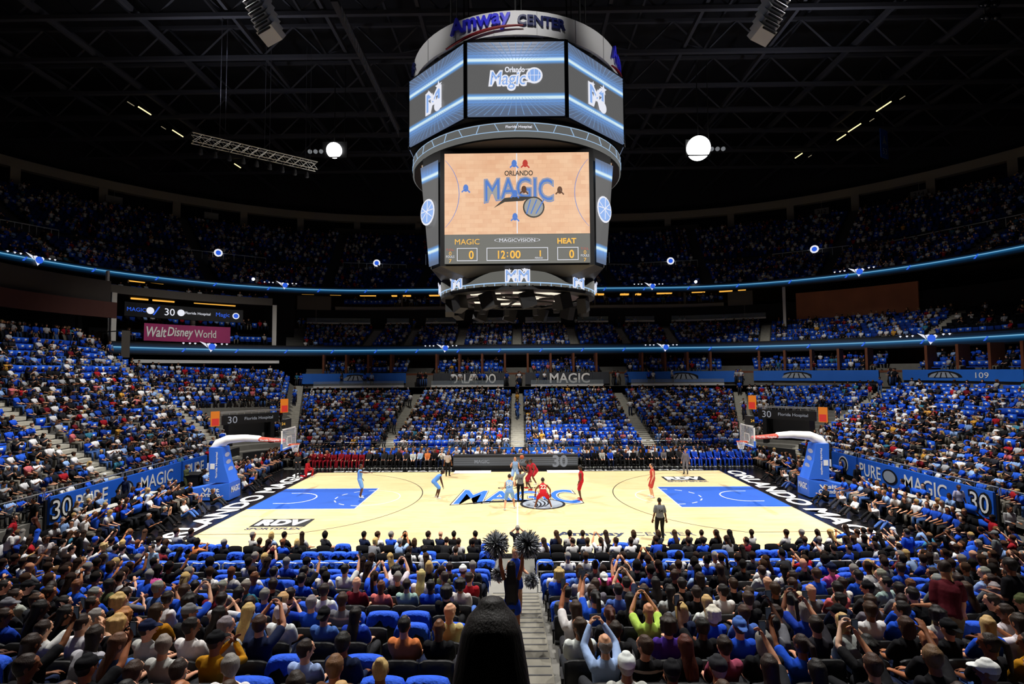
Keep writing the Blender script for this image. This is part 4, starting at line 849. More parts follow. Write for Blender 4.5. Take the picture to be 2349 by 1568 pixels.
# tunnels in the two far corners
for s, u, lab in ((-1, 1.5, 'behind the hoop by the red bench'), (1, 3.5, 'behind the hoop by the blue bench')):
    root = empty('player_tunnel', (0, 0, 0), 'black tunnel mouth with lit header board, ' + lab, 'tunnel')
    x, y = pos(u, 6.6); ox, oy = outw(u); rz = math.atan2(oy, ox)-PI/2; p = np.array([x, y, 0.0]); xd, inn = face_in(p)
    b = MB()
    for dx in (-1.6, 1.6): b.box(p+xd*dx+YD*1.6-inn*0.4, (0.3, 1.4, 3.0), rz)
    b.box(p-inn*1.2+YD*1.6, (3.2, 0.05, 3.0), rz); b.build('tunnel_wall', BLACK, root)
    b = MB(); b.box(p+YD*3.45, (4.3, 0.35, 0.75), rz); hd = b.build('header_board', mat('header_black', '101114', 0.5), root)
    for k, (dx, tx, w_) in enumerate(((-1.45, '30', 0.7), (0.55, 'Florida Hospital', 2.2))): text(tx, 1, mat('header_text', 'b8bcc8', emit=0.5), p+xd*dx+YD*3.45+inn*0.2, xd, YD, hd, width=w_)
    b = MB(); b.box(p+YD*4.0+inn*0.1, (4.6, 0.04, 0.04), rz)
    for k in range(9): b.bar(p+xd*(-2.2+k*0.55)+YD*3.8+inn*0.1, p+xd*(-2.2+k*0.55)+YD*4.0+inn*0.1, 0.015, 4)
    b.box(p+YD*4.1+inn*0.1, (4.6, 0.05, 0.05), rz); b.build('header_rail', CHROME, root)
    rebase(root, (x, y, 0))
    for k, dx in enumerate((-2.65, 2.65)):
        b = MB(); b.box(p+xd*dx+YD*(3.6+(0.75 if (k == 1) == (s < 0) else 0)), (0.6, 0.14, 1.15), rz); o = meta(b.build('advert_panel', mat('ad_orange', 'ff8a1e', emit=0.6)), 'orange and red lit advert panel on the %s side of the %s tunnel' % (('inner', 'outer')[k == (0 if s > 0 else 1)], 'red bench' if s < 0 else 'blue bench'), 'sign')
        bb = MB(); bb.box(p+xd*dx+YD*(3.35+(0.75 if (k == 1) == (s < 0) else 0))+inn*0.08, (0.5, 0.02, 0.55), rz); bb.build('red_picture', mat('ad_red', 'e0362c', emit=0.7), o)

# ================================================================= things under the roof
LAMP = mat('flood_lens', 'ffffff', emit=9.0)
for i, (x, y, r, lab) in enumerate(((767, 345, 0.75, 'blazing white floodlight bank hanging near the silver lighting truss'), (1602, 340, 1.15, 'brightest white floodlight bank under the roof, beside the scoreboard'))):
    p = at(x, y, Y=19.6); b = MB(); b.box(p+np.array([0, 0.25, 0.1]), (2.4, 0.4, 1.6)); b.bar(p+YD*0.8, p+YD*(37-p[2]), 0.05)
    b.bar(p+YD*0.8+np.array([1, 0, 0]), p+YD*(37-p[2])+np.array([1, 0, 0]), 0.04); o = meta(b.build('floodlight', BLACK), lab, 'floodlight')
    v, f = loft([(p+np.array([0, 0.0, 0]), r, r), (p-np.array([0, 0.14, 0.05]), r*0.98, r*0.98)], None, 28, False); b = MB(); b.add(v, f); b.build('lens', LAMP, o)
    for k in range(3):
        q = p+np.array([(-1.3-0.55*k)*(1 if i == 0 else -1), 0.1, -0.05]); v, f = loft([(q, 0.2, 0.2), (q-np.array([0, 0.1, 0.02]), 0.2, 0.2)], None, 14, False); b = MB(); b.add(v, f); b.build('small_lens', mat('dim_lens', 'cfd4da', emit=0.4 if k == 1 else 0.25), o)
for x, y in ((581, 640), (1596, 646)):
    p = atR(x, y, 24.3); b = MB(); v, f = loft([(p, 0.16, 0.16), (p+face_in(p)[1]*0.1, 0.16, 0.16)], None, 12, False); b.add(v, f)
    meta(b.build('spotlight', mat('spot_lens', 'ffffff', emit=8)), 'small bright white spotlight on the upper ribbon, %s' % ('near the amber corner suites' if x < 1000 else 'near the white-walled suite end'), 'spotlight')
# silver box truss with hanging lamps
A_, B_ = at(440, 316, Z=26.0), at(726, 382, Z=26.0); d = (B_-A_)/np.linalg.norm(B_-A_); sd = np.array([-d[1], d[0], 0]); L = np.linalg.norm(B_-A_)
b = MB(); TR = [(-0.3, -0.35), (0.3, -0.35), (-0.3, 0.35), (0.3, 0.35)]
for q, z in TR: b.bar(A_+sd*q+YD*z, B_+sd*q+YD*z, 0.04, 5)
N = 14
for k in range(N):
    p, q = A_+d*L*k/N, A_+d*L*(k+1)/N
    for s in (-0.3, 0.3): b.bar(p+sd*s-YD*0.35, q+sd*s+YD*0.35, 0.022, 4); b.bar(p+sd*s+YD*0.35, q+sd*s-YD*0.35, 0.022, 4)
    b.bar(p+sd*0.3+YD*0.35, q-sd*0.3+YD*0.35, 0.02, 4)
tr = meta(b.build('lighting_truss', mat('truss_silver', 'b4b2aa', 0.4, 0.3, emit=0)), 'long silver box truss with lamps hanging under the roof', 'truss')
for k in range(9):
    p = A_+d*L*(k+0.6)/9.4-YD*0.75; b = MB(); b.bar(p+YD*0.4, p, 0.03, 4); v, f = loft([(p, 0.12, 0.12), (p-YD*0.35+sd*0.1, 0.2, 0.2)], None, 10); b.add(v, f); b.build('stage_lamp', DARK, tr)
b = MB()
for t in (0.2, 0.55, 0.9): b.bar(A_+d*L*t+YD*0.3, A_+d*L*t+YD*11, 0.02, 4); b.bar(A_+d*(L*t+0.4)+YD*0.3, A_+d*(L*t+0.4)+YD*11, 0.02, 4)
b.build('hoist_cable', STEEL, tr)
# speaker line arrays
SPK = mat('speaker_grey', 'c4c6ca', 0.5); SPKD = mat('speaker_dark', '2c2d31', 0.6)
for s, px0, lab in ((-1, 622, 'curved grey speaker array hanging, the one nearer the silver lighting truss'), (1, 1748, 'curved grey speaker array hanging, the one nearer the blue jersey banner')):
    root = empty('speaker_array', (0, 0, 0), lab, 'speaker'); base = at(px0, 78, Y=-6.0)
    for k in range(11):
        th = 0.55-k*0.05; rz = s*0.55; c = base+np.array([s*0.17*k, 0.06*k, 0.37*k])
        b = MB(); b.box(c, (1.15, 0.75, 0.36), rz, rx=-th); o = b.build('speaker_box', SPK if True else SPKD, root)
        b = MB(); n_v = np.array([math.sin(rz), -math.cos(rz), 0]); b.box(c+n_v*0.36-YD*0.03, (0.9, 0.06, 0.12), rz, rx=-th); b.build('speaker_grille', BLACK, o)
    b = MB(); b.bar(base+np.array([0, 2.2, 4.4]), base+np.array([0, 2.2, 13]), 0.04); b.build('hoist_cable', STEEL, root)
    rebase(root, base)
# drape track, banner, small strip lamps, section signs, spotlight cluster
b = MB(); p, q = np.array([-12.0, 4.0, 32.0]), np.array([-12.3, 23, 32.0]); b.box((p+q)/2+YD*0.3, (0.5, 19.2, 0.25)); b.bar(p+YD*0.4, p+YD*6, 0.04); b.bar(q+YD*0.4, q+YD*6, 0.04)
o = meta(b.build('drape_track', STEEL), 'long roof track with a row of small grey swags near the scoreboard', 'drape track'); b = MB()
for k in range(34):
    c = p+(q-p)*k/34; b.poly([c+np.array([0.28, 0, 0]), c+np.array([0.28, 0.5, 0]), c+np.array([0.28, 0.45, -0.55]), c+np.array([0.28, 0.25, -0.8])])
b.build('swags', mat('swag_grey', '8b8d94', 0.8), o)
p = at(2028, 330, Y=27.0); JB = mat('jersey_banner', '1b54b8', 0.7)
b = MB(); b.box(p, (1.45, 0.06, 3.2), 0.5); o = meta(b.build('jersey_banner', JB), 'blue hanging banner with white emblem high under the roof', 'banner')
xd = np.array([math.cos(0.5), math.sin(0.5), 0]); n_ = np.array([xd[1], -xd[0], 0]); bb = MB()
bb.poly([p+n_*0.05+xd*a_+YD*c_ for a_, c_ in ((-0.45, -0.1), (-0.2, 0.35), (-0.1, 0.9), (0.1, 0.9), (0.15, 0.4), (0.45, 0.1), (0.3, -0.1), (0.05, 0.1))]); bb.build('emblem', LSILV, o); text('53', 1, LINEW, p+n_*0.05-YD*0.85, xd, YD, o, width=0.8)
b = MB(); b.bar(p+YD*1.6, p+YD*8, 0.02, 4); b.build('hanging_wire', STEEL, o)
WARM = mat('strip_warm', 'ffe9a8', emit=1.6)
for i, (x, y, k) in enumerate(((332, 254, 1), (300, 238, .5), (375, 293, .4), (408, 306, 1), (545, 380, .8), (2027, 244, 1.2), (2070, 224, .4), (1960, 293, 1.2), (2000, 275, .4), (1930, 315, .9), (1832, 357, .9), (1858, 358, .4))):
    p = at(x, y, Z=36.2); v_ = np.array([0.55 if x < 1000 else 0.55, 0.8*(1 if x < 1000 else -1), 0.0]); v_ = (at(408, 306, Z=36.2)-at(300, 238, Z=36.2)) if x < 1000 else (at(1930, 315, Z=36.2)-at(2070, 224, Z=36.2)); v_ /= np.linalg.norm(v_)
    b = MB(); b.bar(p-v_*0.9*k, p+v_*0.9*k, 0.07*min(1, k+0.2), 5); meta(b.build('catwalk_lamp', WARM if k > 0.6 else mat('strip_dim', 'b7a98a', emit=0.5)), 'small %s catwalk strip lamp, %s along the row on the %s roof side' % ('bright' if k > 0.6 else 'dim', ('first', 'second', 'third', 'fourth', 'fifth')[i] if i < 5 else ('first', 'second', 'third', 'fourth', 'fifth', 'sixth', 'seventh')[i-5], 'truss' if x < 1000 else 'banner'), 'lamp', 'catwalk lamps')
SIGN = mat('section_sign', '8d8b86', 0.8)
for i, (x, y, tx) in enumerate(((262, 458, ''), (485, 495, ''), (682, 545, ''), (876, 556, ''), (1486, 553, ''), (1662, 543, ''), (1885, 485, '212'), (2108, 445, '214'))):
    p = atR(x, y, 50.6 if i not in (2, 3, 4, 5) else 48.5); xd, inn = face_in(p); b = MB(); b.box(p, (1.9, 0.08, 1.0), math.atan2(xd[1], xd[0])); b.bar(p+YD*0.5, p+YD*1.6, 0.03, 4)
    o = meta(b.build('section_sign', SIGN), 'grey section sign under the top beam, %s of the row of eight' % ('first', 'second', 'third', 'fourth', 'fifth', 'sixth', 'seventh', 'eighth')[i], 'sign', 'section signs')
    if tx: text(tx, 1, DARK, p+inn*0.06, xd, YD, o, width=1.2)
p = at(2270, 22, Z=27.0); root = empty('moving_light_cluster', (0, 0, 0), 'dark cluster of stage lights with chrome glints high near the picture corner', 'stage light')
for k in range(4):
    c = p+np.array([(k % 2)*0.5-0.25, 0, (k//2)*0.75-0.4]); b = MB(); v, f = loft([(c+np.array([0, 0.2, 0.1]), .16, .16), (c-np.array([0, 0.15, 0.12]), .2, .2)], None, 12); b.add(v, f); o = b.build('lamp_head', mat('lamp_head', '2b2c30', 0.2, 0.8), root, True)
b = MB(); b.bar(p+np.array([0, 0.3, -0.5]), p+np.array([0, 0.3, 9]), 0.05); b.build('yoke_pole', STEEL, root); rebase(root, p)
# rails that cross the upper deck with their small lit badge
for i, (x0, y0, x1, y1) in enumerate(((0, 503, 135, 528), (135, 550, 370, 588), (415, 570, 610, 592), (787, 602, 932, 607), (1372, 605, 1445, 606), (1466, 603, 1600, 596), (1772, 583, 1955, 562), (2010, 560, 2349, 490))):
    pa, pb = atR(x0, y0, 34.5), atR(x1, y1, 34.5); n = 8; b = MB(); pts = [atR(x0+(x1-x0)*t/n, y0+(y1-y0)*t/n, 34.5) for t in range(n+1)]
    b.tube(pts, 0.05, 5)
    for t in pts: b.bar(t, t-YD*0.95, 0.03, 4)
    o = meta(b.build('deck_rail', mat('rail_bright', 'd0d4d8', 0.35, 0.2)), 'thin steel rail crossing the dark upper deck, %s of eight' % ('first', 'second', 'third', 'fourth', 'fifth', 'sixth', 'seventh', 'eighth')[i], 'railing', 'upper deck rails')
    if i in (2, 3, 5, 6):
        q = atR((x0+x1)/2-(12 if i == 2 else -5), (y0+y1)/2-1, 34.3); xd, inn = face_in(q)
        for k, (mm, r) in enumerate(((WEMIT, 0.5), (BEMIT, 0.3))): bb = MB(); bb.poly([q+inn*(0.1+0.05*k)+xd*r*math.cos(t*PI/7)+YD*r*math.sin(t*PI/7) for t in range(14)]); bb.build('lit_badge', mm, o)

# ================================================================= people
V3 = lambda *a: np.array(a, float)
def nrm(v): return v/(np.linalg.norm(v)+1e-9)
def ik(a, t, l1, l2, hint):
    d = t-a; L = np.linalg.norm(d)
    if L > (l1+l2)*0.995: t = a+d/L*(l1+l2)*0.995; d = t-a; L = np.linalg.norm(d)
    u = d/L; x = (l1*l1-l2*l2+L*L)/(2*L); h = math.sqrt(max(0, l1*l1-x*x)); p = nrm(hint-u*(hint@u)); return a+u*x+p*h, t
def rotm(yaw, pitch):
    c, s = math.cos(yaw), math.sin(yaw); Y = np.array([[c, -s, 0], [s, c, 0], [0, 0, 1]]); c, s = math.cos(pitch), math.sin(pitch)
    return Y @ np.array([[1, 0, 0], [0, c, -s], [0, s, c]])
HEAD = [((0, .037, -.102), .028, .028), ((0, .026, -.082), .048, .060), ((0, .012, -.045), .064, .079), ((0, .003, 0), .074, .092), ((0, 0, .038), .078, .098), ((0, -.004, .070), .070, .089), ((0, -.006, .090), .048, .064)]
def lofts(p, lod=2):
    """the tapered shapes of a figure: [(tag, points, side)], and its head matrix; lod 2 has hands with fingers and facial features"""
    out = []; A = lambda tag, pts, side=(1, 0, 0): out.append((tag, [(np.asarray(q[0], float), q[1], q[2]) for q in pts], side))
    hip = V3(*p.get('hip', (0, 0, .53))); l = p.get('lean', -.12); tw = p.get('side', 0.0)
    up = nrm(V3(math.sin(tw), math.sin(l), math.cos(l))); up2 = nrm(V3(math.sin(tw)*.6, math.sin(l)*.6, 1))
    N = hip+up*.20+nrm(up*1.15+V3(0, 0, p.get('hunch', 0)))*.27 if p.get('hunch') else hip+up*.47
    st = p.get('slim', 1.0)
    H = N+up2*.155+V3(0, .025, 0); R = rotm(math.radians(p.get('hyaw', 0)), math.radians(p.get('hpitch', -4)))
    hp = lambda q: H+R@np.asarray(q, float)
    sd = nrm(np.cross(V3(0, 1, 0), V3(0, 0, 1)) if True else 0)
    A('skin', [(hp(c), a, b_) for c, a, b_ in HEAD], R@V3(1, 0, 0))
    if lod == 2:
        A('skin', [(hp((0, .088, .025)), .010, .012), (hp((0, .108, -.012)), .013, .014), (hp((0, .100, -.022)), .016, .010)], R@V3(1, 0, 0))
        for s in (-1, 1):
            A('skin', [(hp((s*.077, -.005, .022)), .010, .020), (hp((s*.080, -.006, -.008)), .010, .018), (hp((s*.074, 0, -.030)), .007, .010)], R@V3(1, 0, 0))
            A('skin', [(hp((s*.012, .085, .045)), .013, .010), (hp((s*.045, .078, .046)), .013, .010)], (0, 0, 1))
        A('skin', [(hp((-.022, .088, -.052)), .008, .008), (hp((0, .094, -.052)), .009, .010), (hp((.022, .088, -.052)), .008, .008)], (0, 0, 1))
    A('skin', [(N-up*.03, .062, .058), (N+up2*.05, .054, .054), (hp((0, -.022, -.055)), .052, .056)])
    g = st
    A('skin', [(hip-up*.04, .150*g, .105), (hip+up*.14, .125*g, .09), (hip+up*.33, .150*g, .105), (N-up*.055, .140*g, .085), (N-up*.01, .075, .06)])
    A('shirt', [(hip+up*.0, .168*g, .125), (hip+up*.14, .150*g, .115), (hip+up*.31, .174*g, .13), (N-up*.085, .178*g, .108), (N-up*.04, .135*g, .086), (N-up*.005, .072, .066)])
    A('pants', [(hip-up*.06, .150*g, .115), (hip+up*.05, .160*g, .118), (hip+up*.09, .152*g, .11)])
    slv = p.get('sleeve', 'short'); legs = p.get('legs', 'long')
    for i, s in enumerate((-1, 1)):
        Sh = N-up*.07+V3(s*.165*g, 0, 0); T = V3(*p['hands'][i]); hint = V3(*(p.get('elbow') or ((-.12, -.6, -1), (.12, -.6, -1)))[i])
        E_, W = ik(Sh, T, .27, .245, hint); d1 = nrm(E_-Sh); d2 = nrm(W-E_)
        A('skin', [(Sh+d1*.02, .039, .040), (Sh+(E_-Sh)*.45, .042, .043), (E_, .037, .037), (E_+d2*.06, .040, .038), (E_+(W-E_)*.55, .033, .030), (W, .025, .020)], None)
        if slv == 'short': A('shirt', [(Sh-d1*.03-V3(s*.02, 0, 0), .065, .067), (Sh+(E_-Sh)*.3, .066, .067), (Sh+(E_-Sh)*.76, .065, .065)], None)
        elif slv == 'long': A('shirt', [(Sh-d1*.03-V3(s*.02, 0, 0), .066, .068), (Sh+(E_-Sh)*.5, .056, .057), (E_, .050, .050), (E_+(W-E_)*.5, .044, .043), (W-d2*.01, .035, .034)], None)
        else: A('shirt', [(Sh-V3(s*.06, 0, -.02), .04, .045), (Sh-V3(s*.075, 0, .06), .045, .06)], None)
        if lod == 2:
            pn = nrm(np.cross(d2, V3(s, 0, 0.01))) if abs(d2[0]) < .9 else V3(0, 0, -1)
            pn = V3(*p['palm'][i]) if 'palm' in p else (pn if pn[2] < 0 or d2[2] > .5 else -pn); pn = nrm(pn-d2*(pn@d2)); ac = nrm(np.cross(d2, pn))
            if ac@V3(-s, 0, .4) < 0: ac = -ac
            A('skin', [(W-d2*.01, .026, .020), (W+d2*.035, .038, .017), (W+d2*.085, .041, .015)], ac)
            cu = p.get('curl', (.5, .5))[i]; sp = p.get('spread', .12)
            for j, (o_, ln) in enumerate(((.030, .072), (.010, .080), (-.010, .074), (-.030, .058))):
                b0 = W+d2*.082+ac*o_; fd = nrm(d2+ac*o_*sp*20); c1 = nrm(fd*math.cos(cu*.6)+pn*math.sin(cu*.6)); c2 = nrm(fd*math.cos(cu*1.5)+pn*math.sin(cu*1.5)); m_ = b0+c1*ln*.5
                A('skin', [(b0, .0105, .0105), (m_, .0098, .0098), (m_+c2*ln*.5, .0085, .0085)], None)
            b0 = W+d2*.025+ac*.028; td = nrm(d2*.75+ac*.7+pn*.25*cu); A('skin', [(b0, .014, .013), (b0+td*.035, .012, .011), (b0+td*.035+nrm(td+pn*cu*.5)*.03, .0095, .009)], None)
        else: A('skin', [(W, .026, .022), (W+d2*.08, .036, .022), (W+d2*.14, .024, .016)], None)
        if p.get('nolegs'): continue
        hj = hip+V3(s*.095*g, 0, -.02); an = V3(*p['ankles'][i]); K, an = ik(hj, an, .43, .42, V3(*(p.get('knee') or ((-.15, 1, .3), (.15, 1, .3)))[i]))
        A('skin', [(hj, .080, .082), (hj+(K-hj)*.4, .074, .076), (K, .054, .054), (K+(an-K)*.3, .053, .056), (K+(an-K)*.75, .036, .038), (an, .032, .034)], None)
        if legs == 'long': A('pants', [(hj, .096, .100), (hj+(K-hj)*.5, .088, .090), (K, .068, .070), (K+(an-K)*.4, .064, .068), (an+nrm(K-an)*.01, .052, .055)], None)
        elif legs == 'short': A('pants', [(hj, .098, .102), (hj+(K-hj)*.5, .098, .100), (hj+(K-hj)*.93, .090, .090)], None)
        elif legs == 'skirt': A('pants', [(hj, .09, .10), (hj+(K-hj)*.42, .10, .105)], None)
        if p.get('boots'): A('shoe', [(K+(an-K)*.12, .056, .060), (K+(an-K)*.5, .054, .058), (an, .044, .046)], None)
        fw_ = nrm(V3(*(p.get('toe') or ((-.25, 1, 0), (.25, 1, 0)))[i])); A('skin', [(an, .033, .034), (an-V3(0, 0, .045)+fw_*.02, .032, .03), (an-V3(0, 0, .06)+fw_*.12, .03, .018)], None)
        A('shoe', [(an+V3(0, 0, -.052)-fw_*.055, .036, .032), (an+V3(0, 0, -.048)+fw_*.01, .042, .044), (an+V3(0, 0, -.062)+fw_*.10, .046, .030), (an+V3(0, 0, -.068)+fw_*.165, .036, .022)], (0, 0, 1) if abs(fw_[2]) < .5 else (1, 0, 0))
    HM_ = Matrix(((R[0][0], R[0][1], R[0][2], H[0]), (R[1][0], R[1][1], R[1][2], H[1]), (R[2][0], R[2][1], R[2][2], H[2]), (0, 0, 0, 1)))
    return out, HM_
def remesh(name, parts, m, voxel, n=14, smooth=4, ratio=0.3):
    b = MB()
    for pts, side in parts: v, f = loft(pts, side, n); b.add(v, f)
    me = b.mesh('tmp', m); o = bpy.data.objects.new('tmp', me); COL.objects.link(o)
    md = o.modifiers.new('r', 'REMESH'); md.mode = 'VOXEL'; md.voxel_size = voxel; md.use_smooth_shade = True
    sm = o.modifiers.new('s', 'SMOOTH'); sm.factor = .5; sm.iterations = smooth
    if ratio < 1: dm = o.modifiers.new('d', 'DECIMATE'); dm.ratio = ratio
    out = bpy.data.meshes.new_from_object(o.evaluated_get(bpy.context.evaluated_depsgraph_get())); out.name = name
    bpy.data.objects.remove(o); out.materials.clear(); out.materials.append(m); return out
ANK = ((-.15, .44, .09), (.15, .44, .09))
LAP = ((-.10, .33, .64), (.10, .33, .64)); SEATED = dict(ankles=ANK, legs='long')
POSES = {
 'lap': dict(SEATED, hands=LAP), 'lapL': dict(SEATED, hands=LAP, hyaw=42), 'lapR': dict(SEATED, hands=LAP, hyaw=-42, side=.06),
 'lean': dict(SEATED, lean=.42, hands=((-.12, .48, .62), (.10, .50, .63)), hpitch=8),
 'leanL': dict(SEATED, lean=.30, hands=((-.10, .45, .60), (.10, .45, .60)), hyaw=30),
 'clap': dict(SEATED, lean=.0, hands=((-.045, .34, .92), (.045, .34, .94)), elbow=((-1, -.2, -1), (1, -.2, -1)), palm=((1, 0, 0), (-1, 0, 0)), curl=(.1, .1)),
 'clapR': dict(SEATED, lean=.05, hands=((-.03, .35, .99), (.05, .35, 1.0)), elbow=((-1, -.2, -1), (1, -.2, -1)), palm=((1, 0, 0), (-1, 0, 0)), hyaw=-28, curl=(.2, .2)),
 'phone': dict(SEATED, lean=-.05, hands=((-.085, .33, 1.24), (.085, .33, 1.24)), elbow=((-1, .3, -.8), (1, .3, -.8)), palm=((1, .2, 0), (-1, .2, 0)), curl=(1.1, 1.1), hpitch=6),
 'phoneR': dict(SEATED, lean=-.05, hands=((-.10, .33, .64), (.15, .36, 1.26)), elbow=((-.5, -.5, -1), (1, .2, -.8)), palm=((0, 0, -1), (-1, .2, 0)), curl=(.5, 1.1), hyaw=-10),
 'phoneL': dict(SEATED, lean=-.05, hands=((-.15, .36, 1.26), (.10, .33, .64)), elbow=((-1, .2, -.8), (.5, -.5, -1)), palm=((1, .2, 0), (0, 0, -1)), curl=(1.1, .5), hyaw=14),
 'point': dict(SEATED, lean=.05, hands=((-.10, .33, .64), (.30, .50, 1.25)), curl=(.5, .2), hyaw=-15),
}
STN = dict(hip=(0, 0, .93), lean=.03, ankles=((-.11, 0, .09), (.11, .02, .09)), knee=((-.1, 1, 0), (.1, 1, 0)))
POSES.update({
 'stand': dict(STN, hands=((-.26, .06, .83), (.26, .06, .83))),
 'standarms': dict(STN, hands=((-.16, .26, 1.08), (.12, .28, 1.08)), hpitch=-12),
 'camera': dict(STN, hands=((-.07, .24, 1.50), (.08, .24, 1.50)), elbow=((-1, .2, -.8), (1, .2, -.8)), curl=(1, 1)),
 'bendR': dict(STN, lean=.45, side=.22, hpitch=-30, hyaw=-35, hands=((-.22, .28, .95), (.42, .42, .78)), legs='long'),
 'hips': dict(STN, hands=((-.17, .06, 1.0), (.17, .06, 1.0)), elbow=((-1, -.6, 0), (1, -.6, 0))),
 'cheer': dict(STN, boots=1, slim=.84, hands=((-.22, .10, 1.84), (.22, .10, 1.84)), elbow=((-1, 0, -.1), (1, 0, -.1)), sleeve='tank', legs='skirt', curl=(1.4, 1.4), hpitch=8),
 'cheerdown': dict(STN, boots=1, slim=.84, hands=((-.32, .12, 1.05), (.36, .10, .95)), sleeve='tank', legs='skirt', curl=(1.4, 1.4)),
 'player': dict(STN, hands=((-.30, .10, .86), (.30, .14, .88)), sleeve='tank', legs='short', ankles=((-.16, 0, .09), (.16, .06, .09))),
 'playerpoint': dict(STN, hands=((-.3, .1, .88), (.30, .55, 1.28)), sleeve='tank', legs='short', ankles=((-.13, 0, .09), (.13, .06, .09))),
 'knees': dict(STN, hip=(0, -.12, .84), lean=.85, hands=((-.2, .32, .58), (.2, .32, .58)), elbow=((-1, -.2, 0), (1, -.2, 0)), sleeve='tank', legs='short', hpitch=22, ankles=((-.2, 0, .09), (.2, .04, .09))),
 'crouch': dict(STN, hip=(0, -.15, .72), lean=.55, hands=((-.35, .18, .62), (.35, .18, .62)), elbow=((-1, -.2, 0), (1, -.2, 0)), sleeve='tank', legs='short', hpitch=14, ankles=((-.38, 0, .09), (.38, .02, .09))),
 'jumper': dict(STN, hip=(0, -.05, .86), lean=.28, hands=((-.3, .25, .9), (.24, .42, 1.15)), sleeve='tank', legs='short', ankles=((-.22, -.12, .09), (.22, .18, .09))),
 'toss': dict(STN, hands=((-.24, .08, .9), (.14, .32, 1.62)), elbow=((-.5, -.5, -1), (1, .1, -1)), palm=((0, 0, -1), (0, -.6, 1)), curl=(.5, .3), sleeve='short'),
 'kneel': dict(hip=(0, 0, .50), lean=.2, hands=((-.12, .38, .58), (.14, .40, .55)), ankles=((-.12, .34, .09), (.12, -.38, .10)), knee=((0, 1, .5), (0, .6, -1)), sleeve='long'),
 'floor': dict(hip=(0, 0, .14), lean=-.05, hands=((-.14, .34, .42), (.14, .34, .42)), ankles=((-.16, .62, .09), (.16, .66, .09)), knee=((0, .2, 1), (0, .2, 1))),
 'floorcam': dict(hip=(0, 0, .14), lean=.1, hands=((-.08, .32, .72), (.08, .32, .72)), ankles=((-.2, .56, .09), (.2, .60, .09)), knee=((0, .2, 1), (0, .2, 1)), curl=(1, 1)),
})
HAIRS = {
 'short': [[((0, -.016, -.052), .058, .070), ((0, -.022, -.01), .083, .092), ((0, -.016, .038), .089, .105), ((0, -.010, .076), .080, .097), ((0, -.008, .098), .055, .070)]],
 'buzz': [[((0, -.012, -.042), .062, .073), ((0, -.013, 0), .080, .091), ((0, -.007, .038), .0835, .1000), ((0, -.006, .072), .074, .091), ((0, -.006, .093), .050, .064)]],
 'fringe': [[((0, -.020, -.052), .060, .066), ((0, -.024, -.01), .082, .086), ((0, -.022, .026), .083, .088)]],
 'long': [[((0, -.016, -.03), .080, .085), ((0, -.016, .038), .090, .106), ((0, -.010, .078), .080, .097), ((0, -.008, .100), .054, .068)], [((0, -.035, .03), .084, .078), ((0, -.062, -.09), .080, .058), ((0, -.115, -.19), .092, .048), ((0, -.150, -.30), .080, .036), ((0, -.155, -.37), .050, .022)]],
 'bob': [[((0, -.016, .0), .088, .092), ((0, -.016, .038), .091, .106), ((0, -.010, .078), .081, .098), ((0, -.008, .100), .055, .070)], [((0, -.03, .04), .090, .085), ((0, -.035, -.05), .097, .080), ((0, -.038, -.105), .088, .066)]],
 'ponytail': [[((0, -.014, -.04), .070, .080), ((0, -.014, .038), .086, .102), ((0, -.008, .078), .076, .093), ((0, -.006, .098), .050, .064)], [((0, -.10, .06), .026, .026), ((0, -.15, .03), .036, .034), ((0, -.165, -.10), .040, .034), ((0, -.165, -.26), .024, .02)]],
 'bun': [[((0, -.014, -.04), .070, .080), ((0, -.014, .038), .086, .102), ((0, -.008, .078), .076, .093), ((0, -.006, .098), .050, .064)], [((0, -.070, .085), .036, .036), ((0, -.085, .11), .048, .048), ((0, -.095, .135), .036, .036)]],
 'curly': [[((0, -.02, -.06), .080, .082), ((0, -.03, -.01), .100, .108), ((0, -.022, .05), .106, .115), ((0, -.015, .095), .088, .098), ((0, -.012, .12), .058, .064)]]+[[((.075*math.cos(a), -.03+.08*math.sin(a), z), .034, .034), ((.090*math.cos(a), -.03+.098*math.sin(a), z+.02), .03, .03)] for z in (-.04, .01, .06) for a in (2.6, 3.3, 4.0, 4.7, 5.4, 6.1, 6.8)],
 'bighair': [[((0, -.02, -.05), .11, .11), ((0, -.03, .04), .128, .138), ((0, -.02, .10), .108, .12), ((0, -.015, .14), .066, .076)], [((0, -.05, .05), .132, .12), ((0, -.09, -.10), .160, .115), ((0, -.13, -.24), .180, .10), ((0, -.16, -.40), .185, .085), ((0, -.17, -.58), .15, .06), ((0, -.17, -.70), .10, .04)]]+[[((x*.7, -.16-.02*math.sin(x*40), -.15), .03, .03), ((x, -.225, -.38), .034, .026), ((x*1.05+.02, -.22, -.66), .014, .012)] for x in (-.15, -.1, -.045, .01, .06, .11, .155)],
 'hip_length': [[((0, -.016, -.03), .076, .083), ((0, -.014, .038), .087, .104), ((0, -.008, .078), .077, .094), ((0, -.006, .100), .052, .066)], [((0, -.05, .04), .082, .06), ((0, -.115, -.10), .090, .05), ((0, -.185, -.24), .115, .045), ((0, -.205, -.42), .118, .042), ((0, -.205, -.64), .10, .035), ((0, -.19, -.84), .05, .022)]],
}
